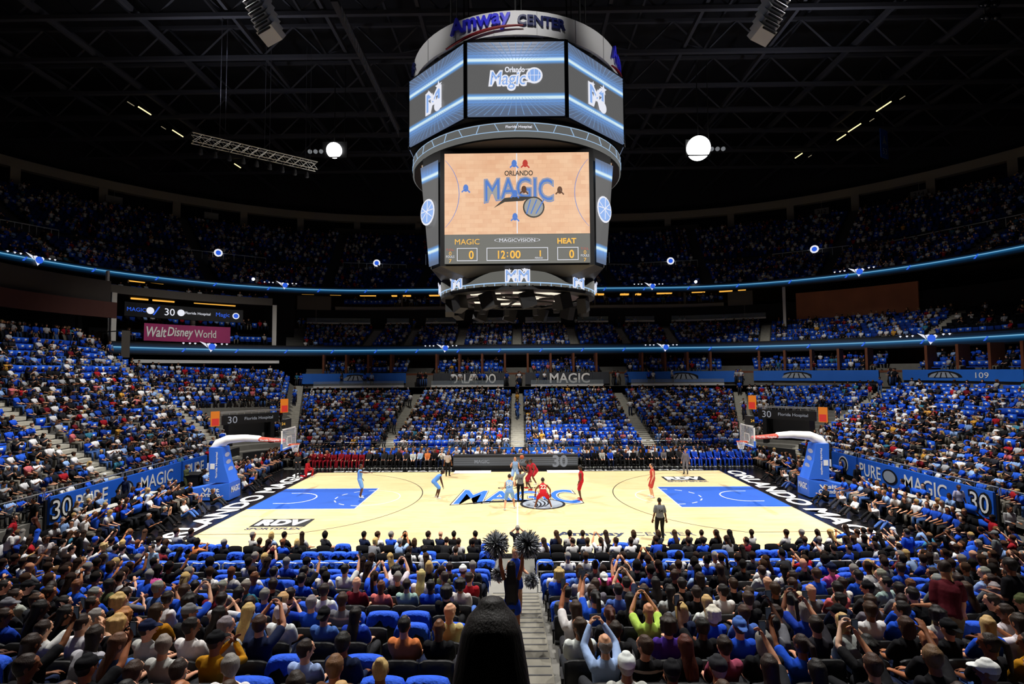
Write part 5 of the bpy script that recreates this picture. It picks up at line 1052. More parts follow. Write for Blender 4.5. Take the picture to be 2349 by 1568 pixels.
CAPS = {'cap': ([[((0, -.012, .028), .090, .108), ((0, -.010, .065), .088, .105), ((0, -.008, .092), .074, .088), ((0, -.008, .108), .048, .056)], [((0, .07, .045), .070, .012), ((0, .125, .040), .066, .008), ((0, .165, .030), .040, .006)]]),
        'capback': ([[((0, -.012, .028), .090, .108), ((0, -.010, .065), .088, .105), ((0, -.008, .092), .074, .088), ((0, -.008, .108), .048, .056)], [((0, -.10, .03), .066, .012), ((0, -.15, .015), .060, .008), ((0, -.18, .0), .036, .006)]]),
        'beanie': ([[((0, -.014, .01), .088, .106), ((0, -.012, .06), .092, .110), ((0, -.010, .10), .078, .092), ((0, -.010, .125), .050, .056)]])}
HMESH = {k: remesh('hair_'+k, [(p_, (1, 0, 0)) for p_ in v], M_HAIR, .011, 16, 3) for k, v in HAIRS.items()}
CMESH = {k: remesh('cap_'+k, [(p_, (1, 0, 0)) for p_ in v], M_CLOTH, .009, 16, 2) for k, v in CAPS.items()}
PROTO = {}
def proto(pose, sleeve=None):
    key = (pose, sleeve)
    if key in PROTO: return PROTO[key]
    p = dict(POSES[pose])
    if sleeve: p['sleeve'] = sleeve
    base = PROTO.get((pose, '_body')); L, HM_ = lofts(p, 2)
    if base is None:
        base = remesh('body_'+pose, [(q, s) for t, q, s in L if t == 'skin'], M_SKIN, .0078, 12, 3, .22); PROTO[(pose, '_body')] = base
    pants = PROTO.get((pose, '_pants'))
    if pants is None: pants = remesh('trousers_'+pose, [(q, s) for t, q, s in L if t == 'pants'], M_CLOTH, .014, 12, 3); PROTO[(pose, '_pants')] = pants
    shoe = PROTO.get((pose, '_shoe'))
    if shoe is None:
        sh = [(q, s) for t, q, s in L if t == 'shoe']; h_ = len(sh)//2; shoe = [remesh('shoe_'+pose, x, M_CLOTH, .012, 12, 2) for x in (sh[:h_], sh[h_:])]; PROTO[(pose, '_shoe')] = shoe
    shirt = remesh('shirt_'+pose+(sleeve or ''), [(q, s) for t, q, s in L if t == 'shirt'], M_CLOTH, .012, 14, 3)
    PROTO[key] = (base, shirt, pants, shoe, HM_); return PROTO[key]

HC = {'black': '17120f', 'dark brown': '2a1c14', 'brown': '3c2819', 'light brown': '6a4c32', 'blonde': 'c2a468', 'grey': '86827c', 'white': 'd2cec8', 'reddish brown': '4e2212', 'ginger': 'a8703a', 'bald': '000000'}
SC = {'white': 'e4e2e0', 'light grey': 'b9b7b4', 'grey': '6f7074', 'black': '131316', 'charcoal': '2b2c30', 'navy': '16203c', 'blue': '1f52d0', 'royal blue': '1a3ea8', 'light blue': '9db8e2', 'denim blue': '4a70b8', 'red': 'b3202c', 'dark red': '6b1420', 'maroon': '52101c',
      'salmon': 'd8706c', 'orange': 'dc8248', 'mustard': 'b47a14', 'cream': 'dcd0a8', 'pale yellow': 'd8cc8c', 'lavender': 'b8aed0', 'mauve': 'a04a62', 'pink': 'd85a9c', 'mint': 'a2bcb4', 'lime and white': 'b4e060', 'teal': '2e7486', 'olive': '5a5c3c', 'purple': '4a2c8c', 'turquoise': '58b4d8', 'brown': '5a3e2a', 'bald': 'c09070'}
SKINS = ['e0a888', 'd49a78', 'c98d6b', 'a86c48', '7a4a30', '4e2e20', 'e6b698']
def tone(h, j=.06): return tuple(max(0, min(1, c*(1+random.uniform(-j, j)))) for c in lin(h))+(1,)
persons = []
PEOPLE_SCALE = 1.04
def person(loc, rz, pose, hair, hc, shirt, label, group=None, skin=None, pants='charcoal', sleeve=None, cap=None, capc='black', shoes=False, scale=1.0, stripe=False, name='person', cat='person'):
    body, sh, pa, shoe, HM_ = proto(pose, sleeve)
    o = link(name, body); o.location = loc; o.rotation_euler = (0, 0, rz); o.scale = (scale,)*3
    o.color = tone(skin or random.choice(SKINS[:5] if hc not in ('black',) else SKINS), .04); meta(o, label, cat, group)
    def child(n, me, col, matl=None):
        c = link(n, me, o); c.color = col
        return c
    c = child('shirt', sh, tone(SC.get(shirt, shirt)))
    if stripe:
        c.data = sh.copy(); c.data.materials[0] = M_STRIPE
    child('trousers', pa, tone(SC.get(pants, pants)))
    if shoes:
        for s_ in shoe: child('shoe', s_, tone('d8d8d8' if shoes == 'white' else ('b02020' if shoes == 'red' else '202024')))
    if hc != 'bald' or cap:
        st = hair if not cap else ('fringe' if hair in ('short', 'buzz', 'fringe') else hair)
        c = child('hair', HMESH[st], tone(HC[hc if hc != 'bald' else 'grey'], .1)); c.matrix_local = HM_
        if cap: c.matrix_local = HM_@Matrix.Scale(.96, 4)
    if cap: c = child('cap', CMESH[cap], tone(SC[capc])); c.matrix_local = HM_
    persons.append(o); return o
def phone_at(o, pose, label):
    """a phone between the raised hands; stays a thing of its own"""
    p = POSES[pose]; hs = p['hands']
    if pose == 'phone': c = (V3(*hs[0])+V3(*hs[1]))/2+V3(0, .04, .07); wd = (.15, .012, .075)
    else: c = V3(*hs[1 if pose == 'phoneR' else 0])+V3(0, .045, .09); wd = (.075, .012, .15)
    b = MB(); b.box((0, 0, 0), wd); q = b.build('smartphone', BLACK); b = MB(); b.box((0, -.007, 0), (wd[0]*.9, .002, wd[2]*.9)); b.build('phone_screen', mat('phone_screen', '39414e', emit=0.3), q)
    q.matrix_world = Matrix.Translation(o.location)@Matrix.Rotation(o.rotation_euler[2], 4, 'Z')@Matrix.Scale(o.scale[0], 4)@Matrix.Translation(Vector(c))
    meta(q, label, 'phone', 'raised phones')

# ----------------------------------------------------------------- crowd and seats that nobody could count
class Mass:
    def __init__(s): s.v = []; s.t = []; s.c = []; s.n = 0
    def add(s, PV, PT, tag, pos_, yaw, pal, scale=None):
        """PV verts, PT triangles, tag per vertex, pal (m, k, 3) colours per instance and tag"""
        m = len(pos_); c, q = np.cos(yaw), np.sin(yaw)
        V = np.repeat(PV[None], m, 0)*(1 if scale is None else scale[:, None, None])
        x = V[..., 0]*c[:, None]-V[..., 1]*q[:, None]; y = V[..., 0]*q[:, None]+V[..., 1]*c[:, None]
        V = np.stack([x, y, V[..., 2]], -1)+pos_[:, None, :]
        s.v.append(V.reshape(-1, 3).astype(np.float32)); k = len(PV)
        s.t.append((PT[None]+(np.arange(m)*k)[:, None, None]+s.n).reshape(-1, 3)); s.c.append(pal[:, tag].reshape(-1, 3)); s.n += m*k
    def build(s, name, label, cat, m=None):
        V = np.concatenate(s.v); T = np.concatenate(s.t).astype(np.int32); C = np.concatenate(s.c).astype(np.float32)
        me = bpy.data.meshes.new(name); me.vertices.add(len(V)); me.vertices.foreach_set('co', V.ravel()); me.loops.add(len(T)*3); me.loops.foreach_set('vertex_index', T.ravel())
        me.polygons.add(len(T)); me.polygons.foreach_set('loop_start', np.arange(0, len(T)*3, 3, dtype=np.int32)); me.polygons.foreach_set('use_smooth', np.ones(len(T), bool))
        me.update(calc_edges=True); a = me.color_attributes.new('Col', 'FLOAT_COLOR', 'POINT'); a.data.foreach_set('color', np.concatenate([C, np.ones((len(C), 1), np.float32)], 1).ravel())
        me.materials.append(m or M_CROWD); return meta(link(name, me), label, cat, kind='stuff')
TAGS = {'skin': 0, 'shirt': 1, 'pants': 2, 'hair': 3, 'shoe': 4}
def tri(parts, n, lod=1):
    """lofts -> one light triangle mesh with a tag per vertex"""
    V, T, G, o = [], [], [], 0
    for tag, pts, side in parts:
        v, f = loft(pts, side, (n if tag in ('hair', 'head') or len(pts) > 3 else n-1), lod and tag in ('hair', 'head')); V.append(v); G += [TAGS.get(tag, 0)]*len(v)
        for q in f:
            for i in range(1, len(q)-1): T.append((q[0]+o, q[i]+o, q[i+1]+o))
        o += len(v)
    return np.vstack(V), np.array(T), np.array(G)
def light_figure(pose, hair, lod, legs=True):
    L, HM_ = lofts(POSES[pose], 1); R = np.array(HM_)[:3, :3]; H = np.array(HM_)[:3, 3]; out = []
    for k, (t, q, s) in enumerate(L):
        if t == 'shoe' and lod == 0: continue
        if t == 'skin' and len(q) >= 5 and k > 0 and q[0][1] > .1: continue      # torso under the shirt
        if t == 'skin' and q[0][1] == .080: continue                             # legs under the trousers
        if lod == 0:
            if k == 0: q = [q[0], q[2], q[4], q[6]]
            elif t == 'pants' and len(q) == 3 and q[0][1] > .12 or t == 'skin' and len(q) <= 3: continue
            elif t == 'pants' and not legs: continue
            elif t == 'shirt' and q[0][1] > .1: q = [q[0], q[2], q[3], q[5]]
            elif t == 'pants': q = [q[0], q[2], q[4]] if len(q) > 4 else q[::2]
            elif t == 'skin': q = [q[2], q[5]]
            elif len(q) > 2: q = [q[0], q[-1]]
        out.append(('head' if k == 0 else t, q, s))
    if hair:
        for q in HAIRS[hair][:2]:
            q = q if lod else q[::2]; up_ = .0 if lod else .014
            out.append(('hair', [(H+R@(np.asarray(a, float)+[0, up_*.6, up_]), b_*(1 if lod else 1.08), c*(1 if lod else 1.06)) for a, b_, c in q], R@V3(1, 0, 0)))
    return tri(out, 7 if lod else 5, lod)

# ================================================================= the near stand the camera looks over
ORD = ['first', 'second', 'third', 'fourth', 'fifth', 'sixth', 'seventh', 'eighth', 'ninth', 'tenth', 'eleventh', 'twelfth', 'thirteenth', 'fourteenth', 'fifteenth', 'sixteenth', 'seventeenth', 'eighteenth', 'nineteenth', 'twentieth']+['%d%s' % (n, {1: 'st', 2: 'nd', 3: 'rd'}.get(n % 10, 'th')) for n in range(21, 61)]
ROWS = [(k, -30.57+6.75+.85*k, 2.59-.185*k) for k in range(-3, 11)]          # station, Y of the seats, floor height
FROWS = [(0, -30.57+18.1, 0.0), (1, -30.57+18.95, 0.0), (2, -30.57+19.8, 0.0)]  # three rows on the event floor
AX0, AX1 = -0.72, 0.62
b = MB()
for k, Y, z in ROWS: b.box((0, Y, z-0.5), (44, .85, 1.0))
b.box((0, ROWS[-1][1]+1.2, 0.25), (44, 1.6, 0.5)); struct(b, 'floor_near_stand', STEP)
b = MB()
for k, Y, z in ROWS:
    for h in (0, 1): b.box(((AX0+AX1)/2, Y+.21-.42*h, z-0.1+0.02+.09*h), (AX1-AX0, .43, .2)); b.box(((AX0+AX1)/2, Y+.21-.42*h+.20, z+.022+.09*h), (AX1-AX0-.06, .035, .008), 0, 1)
b.box((-.05, -30.57+2.2, 4.02), (1.5, 3.0, .3)); b.box((-.05, -30.57+3.9, 3.6), (1.4, .5, .3)); struct(b, 'floor_centre_steps', [mat('centre_steps', '6e6a5e', 0.7, noise=0.4, nscale=3), mat('step_edge', '3a3a3c', 0.8)])
# rails between the near stand and the floor rows
YR = -30.57+16.1; RAILW = mat('rail_white', 'd6d8da', 0.35, 0.3)
xs = np.arange(-10.7, 12.0, .94)
for i, x in enumerate(xs):
    if AX0-.3 < x+.45 < AX1+.3: continue
    b = MB(); b.tube([(x+.03, YR, .5), (x+.03, YR, 1.42), (x+.08, YR, 1.48), (x+.82, YR, 1.48), (x+.87, YR, 1.42), (x+.87, YR, .5)], .024, 6); b.bar((x+.03, YR, 1.2), (x+.87, YR, 1.2), .02); b.bar((x+.03, YR, .6), (x+.87, YR, .6), .02)
    for t in range(8): b.bar((x+.12+t*.09, YR, .6), (x+.12+t*.09, YR, 1.2), .008, 4)
    j = i-int((AX0-xs[0])/.94) if x > 0 else int((AX0-x)/.94); side = 'right' if x > 0 else 'left'
    meta(b.build('barrier_rail', RAILW), 'white looped barrier rail, %s panel %s of the centre steps' % (ORD[max(0, j-1 if x > 0 else j)], side), 'railing', 'white barrier panels')
for x0, y0, x1, y1, lab in ((-13.6, -16.9, -11.6, -14.9, 'by the lower corner gate near the patterned dress'), (12.7, -14.7, 16.0, -17.5, 'beyond the man in the maroon shirt')):
    b = MB(); b.tube([(x0, y0, .5), (x0, y0, 1.55), (x1, y1, 1.55), (x1, y1, .5)], .026)
    for t in range(14): f = (t+.5)/14; b.bar((x0+(x1-x0)*f, y0+(y1-y0)*f, .5), (x0+(x1-x0)*f, y0+(y1-y0)*f, 1.55), .012, 4)
    meta(b.build('barrier_rail', RAILW), 'white slanting barrier with upright bars '+lab, 'railing')

# seat, drape and their copies
SEATB = mat('seat_black', '0c0c0e', 0.55, bump=0.2); SEATF = mat('seat_frame', '1c1c20', 0.5, 0.3)
def seat_meshes():
    b = MB(); n = 9; v = []
    for i in range(n):
        t = i/(n-1)*2-1; x = t*.235; c = .03*(1-t*t); zt = .90-.05*abs(t)**4
        v += [(x, -.225-c, .44), (x, -.265-c, zt), (x, -.302-c, zt-.01), (x, -.275-c, .44)]
    f = []
    for i in range(n-1):
        for j in range(4): f.append((i*4+j, (i+1)*4+j, (i+1)*4+(j+1) % 4, i*4+(j+1) % 4))
    f += [(3, 2, 1, 0), tuple((n-1)*4+j for j in range(4))]; b.add(v, f); back = b.mesh('backrest', SEATB, True)
    b = MB(); b.box((0, .03, .325), (.45, .42, .05)); pan = b.mesh('seat_pan', SEATB)
    b = MB(); b.box((0, 0, .55), (.04, .3, .035)); b.box((0, -.12, .43), (.03, .05, .24)); arm = b.mesh('armrest', SEATF)
    b = MB(); b.box((0, -.12, .15), (.06, .1, .30)); b.box((0, -.05, .02), (.08, .3, .03)); leg = b.mesh('leg', SEATF)
    return back, pan, arm, leg
SB, SP, SA, SL = seat_meshes()
def drape_mesh(seed):
    r = random.Random(seed); n, m = 15, 14; ph = r.uniform(0, 6); dp = r.uniform(.09, .15); v = []
    prof_ = lambda t, x, dr: None
    for i in range(n):
        t = i/(n-1)*2-1; x = t*.285; dr = dp+.045*math.sin(t*6+ph)+.16*abs(t)**3+.02*math.sin(t*13+ph); zt = .925-.05*abs(t)**3-(.06 if abs(t) > .9 else 0)
        for j in range(m):
            q = j/(m-1)
            if q < .4: yy, zz = -.195-.03*q, .60+(zt-.60)*q/.4
            elif q < .6: a = (q-.4)/.2*PI; yy, zz = -.272, zt+.022*math.sin(a)
            else: a = (q-.6)/.4; yy, zz = -.352-.022*math.sin(t*11+ph)*a-.02*a, zt-dr*a
            if .4 <= q < .6: yy = -.272+.072*math.cos(a)
            v.append((x*(1+.04*math.sin(q*7+ph)), yy, zz))
    f = [(i*m+j, i*m+j+1, (i+1)*m+j+1, (i+1)*m+j) for i in range(n-1) for j in range(m-1)]
    b = MB(); b.add(v, f); me = b.mesh('drape', DRAPE, True); o = bpy.data.objects.new('t', me); COL.objects.link(o); md = o.modifiers.new('s', 'SOLIDIFY'); md.thickness = .008; md.offset = 1
    me2 = bpy.data.meshes.new_from_object(o.evaluated_get(bpy.context.evaluated_depsgraph_get())); bpy.data.objects.remove(o)
    me2.polygons.foreach_set('use_smooth', [True]*len(me2.polygons)); return me2
DRAPE = mat('shirt_royal', '1c55d6', 0.85, noise=0.3, nscale=14, bump=0.9)
DRM = [drape_mesh(i) for i in range(5)]
seat_jobs, drape_jobs, people_jobs = [], [], []

# the spectators one can tell apart: picture place of the head, hair, shirt, pose
TABLE = """
19,1339,short,black,black,lapR|63,1336,short,black,black,lapR,cap:black|34,1358,short,dark brown,light grey,lapR|79,1365,short,brown,charcoal,lapR,cap:grey|113,1351,long,dark brown,black,lapR
178,1341,bald,bald,blue,lap|149,1363,buzz,brown,charcoal,lapR|217,1350,short,grey,blue,lapR|239,1384,short,dark brown,black,lapR|273,1368,curly,blonde,black,lapR|168,1379,short,black,black,lapR
197,1406,long,black,black,lapR|58,1396,short,dark brown,royal blue,lapR|10,1406,short,dark brown,black,lapR|123,1403,long,black,black,clapR|273,1411,short,grey,grey,lapR,stripe|320,1415,curly,blonde,black,clapR
340,1400,curly,ginger,black,lap|381,1385,long,brown,mustard,lap|130,1443,short,dark brown,white,phoneR|173,1447,short,dark brown,white,clapR|337,1445,fringe,dark brown,light grey,lapR,cap:navy
268,1485,long,light brown,denim blue,lapR|68,1461,long,dark brown,black,phoneR|58,1520,short,dark brown,black,lapR|193,1540,fringe,black,black,phoneR,cap:black|342,1548,short,brown,navy,lap
442,1428,short,black,white,lapR|411,1497,buzz,dark brown,navy,lap|485,1467,fringe,dark brown,mustard,clapR,cap:black,long|516,1428,short,grey,light grey,lapR|460,1385,fringe,brown,charcoal,lapR,cap:grey
434,1367,curly,black,blue,phone|511,1390,long,black,black,lapR|594,1413,short,brown,navy,phone|587,1390,long,blonde,denim blue,lap|697,1472,short,dark brown,light blue,lapR|745,1405,fringe,brown,denim blue,lap,capback:black
786,1377,short,brown,grey,lap,stripe|817,1385,long,black,royal blue,lap|789,1457,short,black,navy,lap,long|957,1436,buzz,black,orange,lap|1044,1428,bald,bald,black,lap,dark|1080,1385,bald,bald,pale yellow,lapR
873,1497,bun,blonde,black,lap|865,1540,short,light brown,brown,lap|919,1553,buzz,dark brown,charcoal,lap|783,1556,curly,blonde,charcoal,lap|643,1393,short,white,white,lapR|668,1347,short,dark brown,navy,lap|620,1344,short,grey,blue,lap
745,1344,short,dark brown,white,lap|819,1334,bald,bald,dark red,lap|875,1334,bald,bald,salmon,lap,dark|937,1339,buzz,dark brown,mint,lap|988,1334,short,black,blue,lap|1026,1349,curly,black,black,lap|584,1313,bald,bald,blue,lap,dark
630,1301,short,black,blue,lap|694,1311,short,black,blue,lap|725,1306,short,black,black,phoneR|763,1303,short,black,white,lap|791,1306,short,black,white,phoneR|865,1301,long,black,black,lap,cap:blue|909,1303,curly,black,white,phone
967,1311,long,blonde,white,lap|1031,1296,short,dark brown,charcoal,lap|1062,1303,fringe,brown,blue,lap,cap:white|1085,1319,short,dark brown,red,lapR|566,1331,short,grey,teal,lap|523,1347,short,dark brown,dark red,lap|513,1326,short,grey,light grey,lap
561,1352,long,black,black,lap|1291,1339,short,black,grey,lapL|1277,1315,curly,blonde,blue,lap|1318,1308,short,brown,light grey,lap|1349,1341,bob,brown,white,phoneL|1381,1312,fringe,dark brown,black,lap,capback:white
1429,1312,short,brown,red,phoneL|1415,1339,buzz,black,denim blue,lap|1366,1374,ponytail,black,blue,phoneL|1321,1399,long,brown,white,phoneL|1397,1382,ponytail,reddish brown,charcoal,lap|1412,1411,short,dark brown,black,lap
1489,1401,bald,bald,lime and white,phone|1468,1343,buzz,brown,charcoal,lap|1444,1363,long,black,black,lap|1503,1338,long,black,black,lap|1533,1346,long,black,light grey,lap|1554,1358,short,light brown,grey,lap|1559,1392,bob,blonde,navy,lap
1586,1392,curly,white,blue,lap|1532,1430,curly,dark brown,purple,lap|1388,1450,fringe,grey,light blue,phone,long|1393,1486,short,brown,black,lapL,stripe|1477,1488,long,reddish brown,black,lap|1520,1483,short,dark brown,mauve,lap
1581,1445,short,black,black,phoneL|1463,1544,fringe,black,charcoal,lap,cap:black|1437,1520,fringe,grey,light grey,lap,cap:white|1588,1343,short,dark brown,black,lap|1639,1338,short,black,white,lapL|1680,1334,short,brown,black,lap|1611,1372,long,blonde,white,lap
1688,1351,buzz,brown,charcoal,lap|1726,1348,short,brown,black,lap|1760,1326,bald,bald,navy,lap|1813,1332,short,brown,cream,lap|1859,1339,bald,bald,grey,lap|1871,1319,short,brown,blue,lap|1916,1343,short,black,salmon,lap
1810,1360,ponytail,black,cream,lap|1671,1389,short,dark brown,black,lapL|1610,1409,short,brown,denim blue,lap|1695,1411,fringe,brown,blue,lap,capback:denim blue|1770,1433,short,black,grey,phoneR|1796,1396,bob,grey,royal blue,phone
1878,1389,long,dark brown,black,lapL,cap:black|1924,1379,short,black,navy,lapL|1875,1444,short,dark brown,charcoal,phoneR|1946,1402,short,brown,white,lap|1675,1464,ponytail,dark brown,blue,phoneL|1603,1488,bob,grey,black,lap
1627,1514,fringe,grey,black,lap,cap:charcoal|1767,1505,long,dark brown,charcoal,phoneR|1859,1514,long,black,black,lap|2172,1435,fringe,black,black,lap,capback:black|1988,1347,fringe,black,charcoal,lapL,capback:black|2018,1396,short,black,blue,lapL
1990,1457,curly,black,black,phone|2006,1512,short,brown,black,phoneR|2156,1510,short,light brown,black,point|2233,1491,fringe,grey,blue,lapL,cap:white|2265,1449,ponytail,dark brown,black,lapL|2271,1364,short,dark brown,black,lapL
2211,1339,long,brown,blue,lap|2255,1317,short,grey,light blue,lapL|2340,1355,fringe,dark brown,black,lapL,beanie:olive|2087,1325,bald,bald,lavender,lap,dark|2030,1333,short,black,mint,lapL|2016,1313,short,grey,light grey,lapL|2063,1300,short,dark brown,blue,lap
1990,1290,long,blonde,blue,lap|1967,1317,short,black,blue,lap|2338,1461,short,black,mustard,lapL|1905,1300,short,brown,pink,lap,cap:navy|1930,1330,short,dark brown,white,lap|1745,1300,short,brown,white,lap|1650,1300,long,brown,black,lap"""
RK = {k: (Y, z) for k, Y, z in ROWS}
taken = {k: [] for k in RK}; ftaken = {k: [] for k in range(3)}
for item in TABLE.replace('\n', '|').split('|'):
    if not item.strip(): continue
    q = item.strip().split(','); x, y = float(q[0]), float(q[1]); best = None
    for k, Y, z in ROWS:
        w_ = at(x, y, Y=Y-.06); e = abs(w_[2]-(z+1.27)); e += 3 if w_[2] > 0 and e > .35 else 0
        if best is None or e < best[0]: best = (e, k, w_[0])
    e, k, X = best
    if AX0-.3 < X < AX1+.3: X = AX0-.32 if X < 0 else AX1+.32
    taken[k].append([X, q])
floor_rng = random.Random(3)
SHIRTS = ['blue']*22+['royal blue']*8+['white']*14+['light grey']*6+['grey']*7+['black']*22+['charcoal']*8+['navy']*8+['light blue']*4+['denim blue']*4+['red', 'dark red', 'maroon', 'pink', 'cream', 'teal', 'olive', 'orange']
HAIRW = [('short', 'black')]*8+[('short', 'dark brown')]*10+[('short', 'brown')]*6+[('buzz', 'dark brown')]*4+[('long', 'dark brown')]*6+[('long', 'black')]*4+[('long', 'brown')]*3+[('long', 'blonde')]*3+[('ponytail', 'dark brown')]*2+[('bob', 'brown')]*2+[('bun', 'black')]+[('curly', 'black')]*2+[('bald', 'bald')]*3+[('short', 'grey')]*4+[('bob', 'blonde')]*2
POSEW = ['lap']*10+['lapL', 'lapR']*2*2+['clap', 'lean', 'lean', 'leanL', 'clapR', 'phone', 'phoneR']
def fill_row(k, Y, z, lst, x0, x1, occ, floor_row=False):
    """seats along a row; known people keep their places, the rest is filled"""
    lst.sort(key=lambda a: a[0])
    for side in (-1, 1):
        L = [a for a in lst if (a[0] < (AX0+AX1)/2) == (side < 0)]
        if side < 0: L = L[::-1]
        lim = (AX0-.30) if side < 0 else (AX1+.30); last = None; spots = []
        for a in L:
            X = a[0] if last is None else (min(a[0], last-.48) if side < 0 else max(a[0], last+.48))
            X = min(X, lim) if side < 0 else max(X, lim)
            spots.append((X, a[1])); last = X
        out = []; cur = lim-side*.26
        for X, q in spots+[(side*abs(x1 if side > 0 else x0)+side*.3, None)]:
            gap = abs(X-cur)-.26; n = int((gap+.04)/.5)
            for i in range(n): out.append((cur+side*(gap/n)*(i+.5), 'fill'))
            if q is not None: out.append((X, q)); cur = X+side*.26
        for i, (X, q) in enumerate(out):
            xx, yy, d = px((X, Y, z+1.0))
            if xx < -90 or xx > 2440: continue
            if q == 'fill':
                empty_zone = (845 < xx < 1070 and 1375 < yy < 1560) and not floor_row
                pr = 0.06 if empty_zone else occ(xx, yy)
                person_here = floor_rng.random() < pr
                hr = floor_rng.choice(HAIRW); spec = None
                if person_here: spec = dict(hair=hr[0], hc=hr[1], shirt=floor_rng.choice(SHIRTS), pose=floor_rng.choice(POSEW), cap=None, extra=[])
                elif floor_rng.random() < .78: drape_jobs.append((d, X, Y, z, k, side, i, floor_row))
            else:
                person_here = True; ex = q[6:]; cap = next((e for e in ex if ':' in e), None)
                spec = dict(hair=q[2], hc=q[3], shirt=q[4], pose=q[5], cap=cap, extra=ex, known=True)
            seat_jobs.append((d, X, Y, z, k, side, i, floor_row, spec, person_here))
            if person_here: people_jobs.append((d-(3 if spec.get('known') else 0), X, Y, z, k, side, i, floor_row, spec))
for k, Y, z in ROWS: fill_row(k, Y, z, taken[k], -17, 17, (lambda xx, yy: .74 if (xx < 500 or xx > 1300) else .52) if k < 8 else (lambda xx, yy: .72 if xx < 380 or xx > 2000 else .36))
FHEADS = [(582, 1218), (628, 1220), (655, 1228), (695, 1219), (748, 1219), (850, 1225), (873, 1222), (897, 1217), (930, 1224), (987, 1228), (1022, 1230), (1042, 1232), (1090, 1230), (1275, 1240), (1297, 1236), (1336, 1225), (1388, 1230), (1452, 1222), (1508, 1224), (1545, 1219), (1570, 1214), (1600, 1216), (1640, 1213), (1670, 1220), (1720, 1222), (1800, 1210), (1835, 1208), (1870, 1210), (1900, 1213), (1963, 1215)]
for x, y in FHEADS:
    w_ = at(x, y, Y=FROWS[2][1]); ftaken[2].append([w_[0], [0, 0, *floor_rng.choice(HAIRW), floor_rng.choice(['white', 'light grey', 'black', 'navy', 'light blue', 'charcoal', 'blue']), floor_rng.choice(['lap', 'lap', 'lapL', 'lapR'])]])
for k, Y, z in FROWS: fill_row(k, Y, z, ftaken[k], -14.6, 15.2, (lambda xx, yy: .55) if k == 1 else ((lambda xx, yy: .12) if k == 2 else (lambda xx, yy: .22)), True)

def place_words(k, side, i, fr):
    r = ('%s row past rail' % ORD[k]) if fr else ('%s row above rail' % ORD[10-k])
    return r, '%s seat %s of steps' % (ORD[i], 'left' if side < 0 else 'right')
# seats
seat_jobs.sort(key=lambda a: a[0])
proto_seat = None; mass_seats = Mass()
def quick_tri(me):
    v = np.empty(len(me.vertices)*3); me.vertices.foreach_get('co', v); me.calc_loop_triangles(); t = np.empty(len(me.loop_triangles)*3, np.int32); me.loop_triangles.foreach_get('vertices', t); return v.reshape(-1, 3), t.reshape(-1, 3)
rest = []
n_seat = 0
for d, X, Y, z, k, side, i, fr, spec, ph in seat_jobs:
    xx, yy, _ = px((X, Y-.22, z+.9))
    if n_seat >= 300 or yy > 1640 or xx < -20 or xx > 2370: rest.append((X, Y, z)); continue
    n_seat += 1
    r, s_ = place_words(k, side, i, fr)
    lab = ('black seat under a spectator, %s, %s' if ph else 'empty black seat, %s, %s') % (r, s_)
    o = empty('stadium_seat', (X, Y, z), lab, 'seat', 'near stand seats')
    for nm, me, dx in (('backrest', SB, 0), ('seat_pan', SP, 0), ('armrest', SA, -.25), ('leg', SL, 0)):
        c = link(nm, me, o); c.location = (dx, 0, 0)
BV, BT = quick_tri(SB); PV_, PT_ = quick_tri(SP)
pal = np.tile(np.array([[lin('0c0c0e')]*5]), (len(rest), 1, 1)); P_ = np.array(rest)
mass_seats.add(np.vstack([BV, PV_]), np.vstack([BT, PT_+len(BV)]), np.zeros(len(BV)+len(PV_), int), P_, np.zeros(len(P_)), pal)
# drapes on the empty near seats
drape_jobs.sort(key=lambda a: a[0])
for n, (d, X, Y, z, k, side, i, fr) in enumerate(drape_jobs[:300]):
    r, s_ = place_words(k, side, i, fr)
    o = link('draped_shirt', DRM[n % 5]); o.location = (X, Y, z); meta(o, 'blue shirt draped over empty seat, %s, %s' % (r, s_), 'shirt', 'blue shirts over the near seats')
# people
people_jobs.sort(key=lambda a: a[0])
N_NEAR = 222
light_rest = []
POSN = {'phone': 'raising phone in both hands', 'phoneR': 'raising a phone', 'phoneL': 'raising a phone', 'clap': 'clapping', 'clapR': 'clapping', 'lean': 'leaning forward', 'leanL': 'leaning forward', 'point': 'pointing'}
used_labels = set()
for n, (d, X, Y, z, k, side, i, fr, sp) in enumerate(people_jobs):
    th = math.atan2(X, -Y)*.75
    if n >= N_NEAR: light_rest.append((X, Y, z, th, sp)); continue
    cap = capc = None
    if sp['cap']: cap, capc = sp['cap'].split(':')
    hair = 'fringe' if sp['hair'] == 'bald' and sp['hc'] != 'bald' else sp['hair']
    r, s_ = place_words(k, side, i, fr)
    hd = 'bald' if sp['hc'] == 'bald' and not cap else ('%s %s' % (capc, {'cap': 'cap', 'capback': 'backward cap', 'beanie': 'beanie'}[cap]) if cap else '%s hair' % sp['hc'])
    lab = '%s, %s shirt, %s, %s' % (('bald person' if hd == 'bald' else 'person, '+hd), sp['shirt'], r, s_)
    if len(lab.replace(',', '').split()) > 16: lab = lab.replace(' seat ', ' ')
    stripe = 'stripe' in sp['extra']
    o = person((X, Y-.02, z), th+random.uniform(-.12, .12), sp['pose'], hair if hair != 'bald' else 'fringe', sp['hc'], sp['shirt'], lab, 'near stand spectators', skin=('6a4228' if 'dark' in sp['extra'] else None), sleeve='long' if 'long' in sp['extra'] else None, cap=cap, capc=capc or 'black', scale=PEOPLE_SCALE*random.uniform(.97, 1.05), stripe=stripe, pants=random.choice(['navy', 'charcoal', 'black', 'denim blue']))
    if sp['pose'] in ('phone', 'phoneR', 'phoneL'): phone_at(o, sp['pose'], 'phone raised by spectator in %s, %s, %s' % (sp['shirt'], r, s_.replace(' seat', '')))

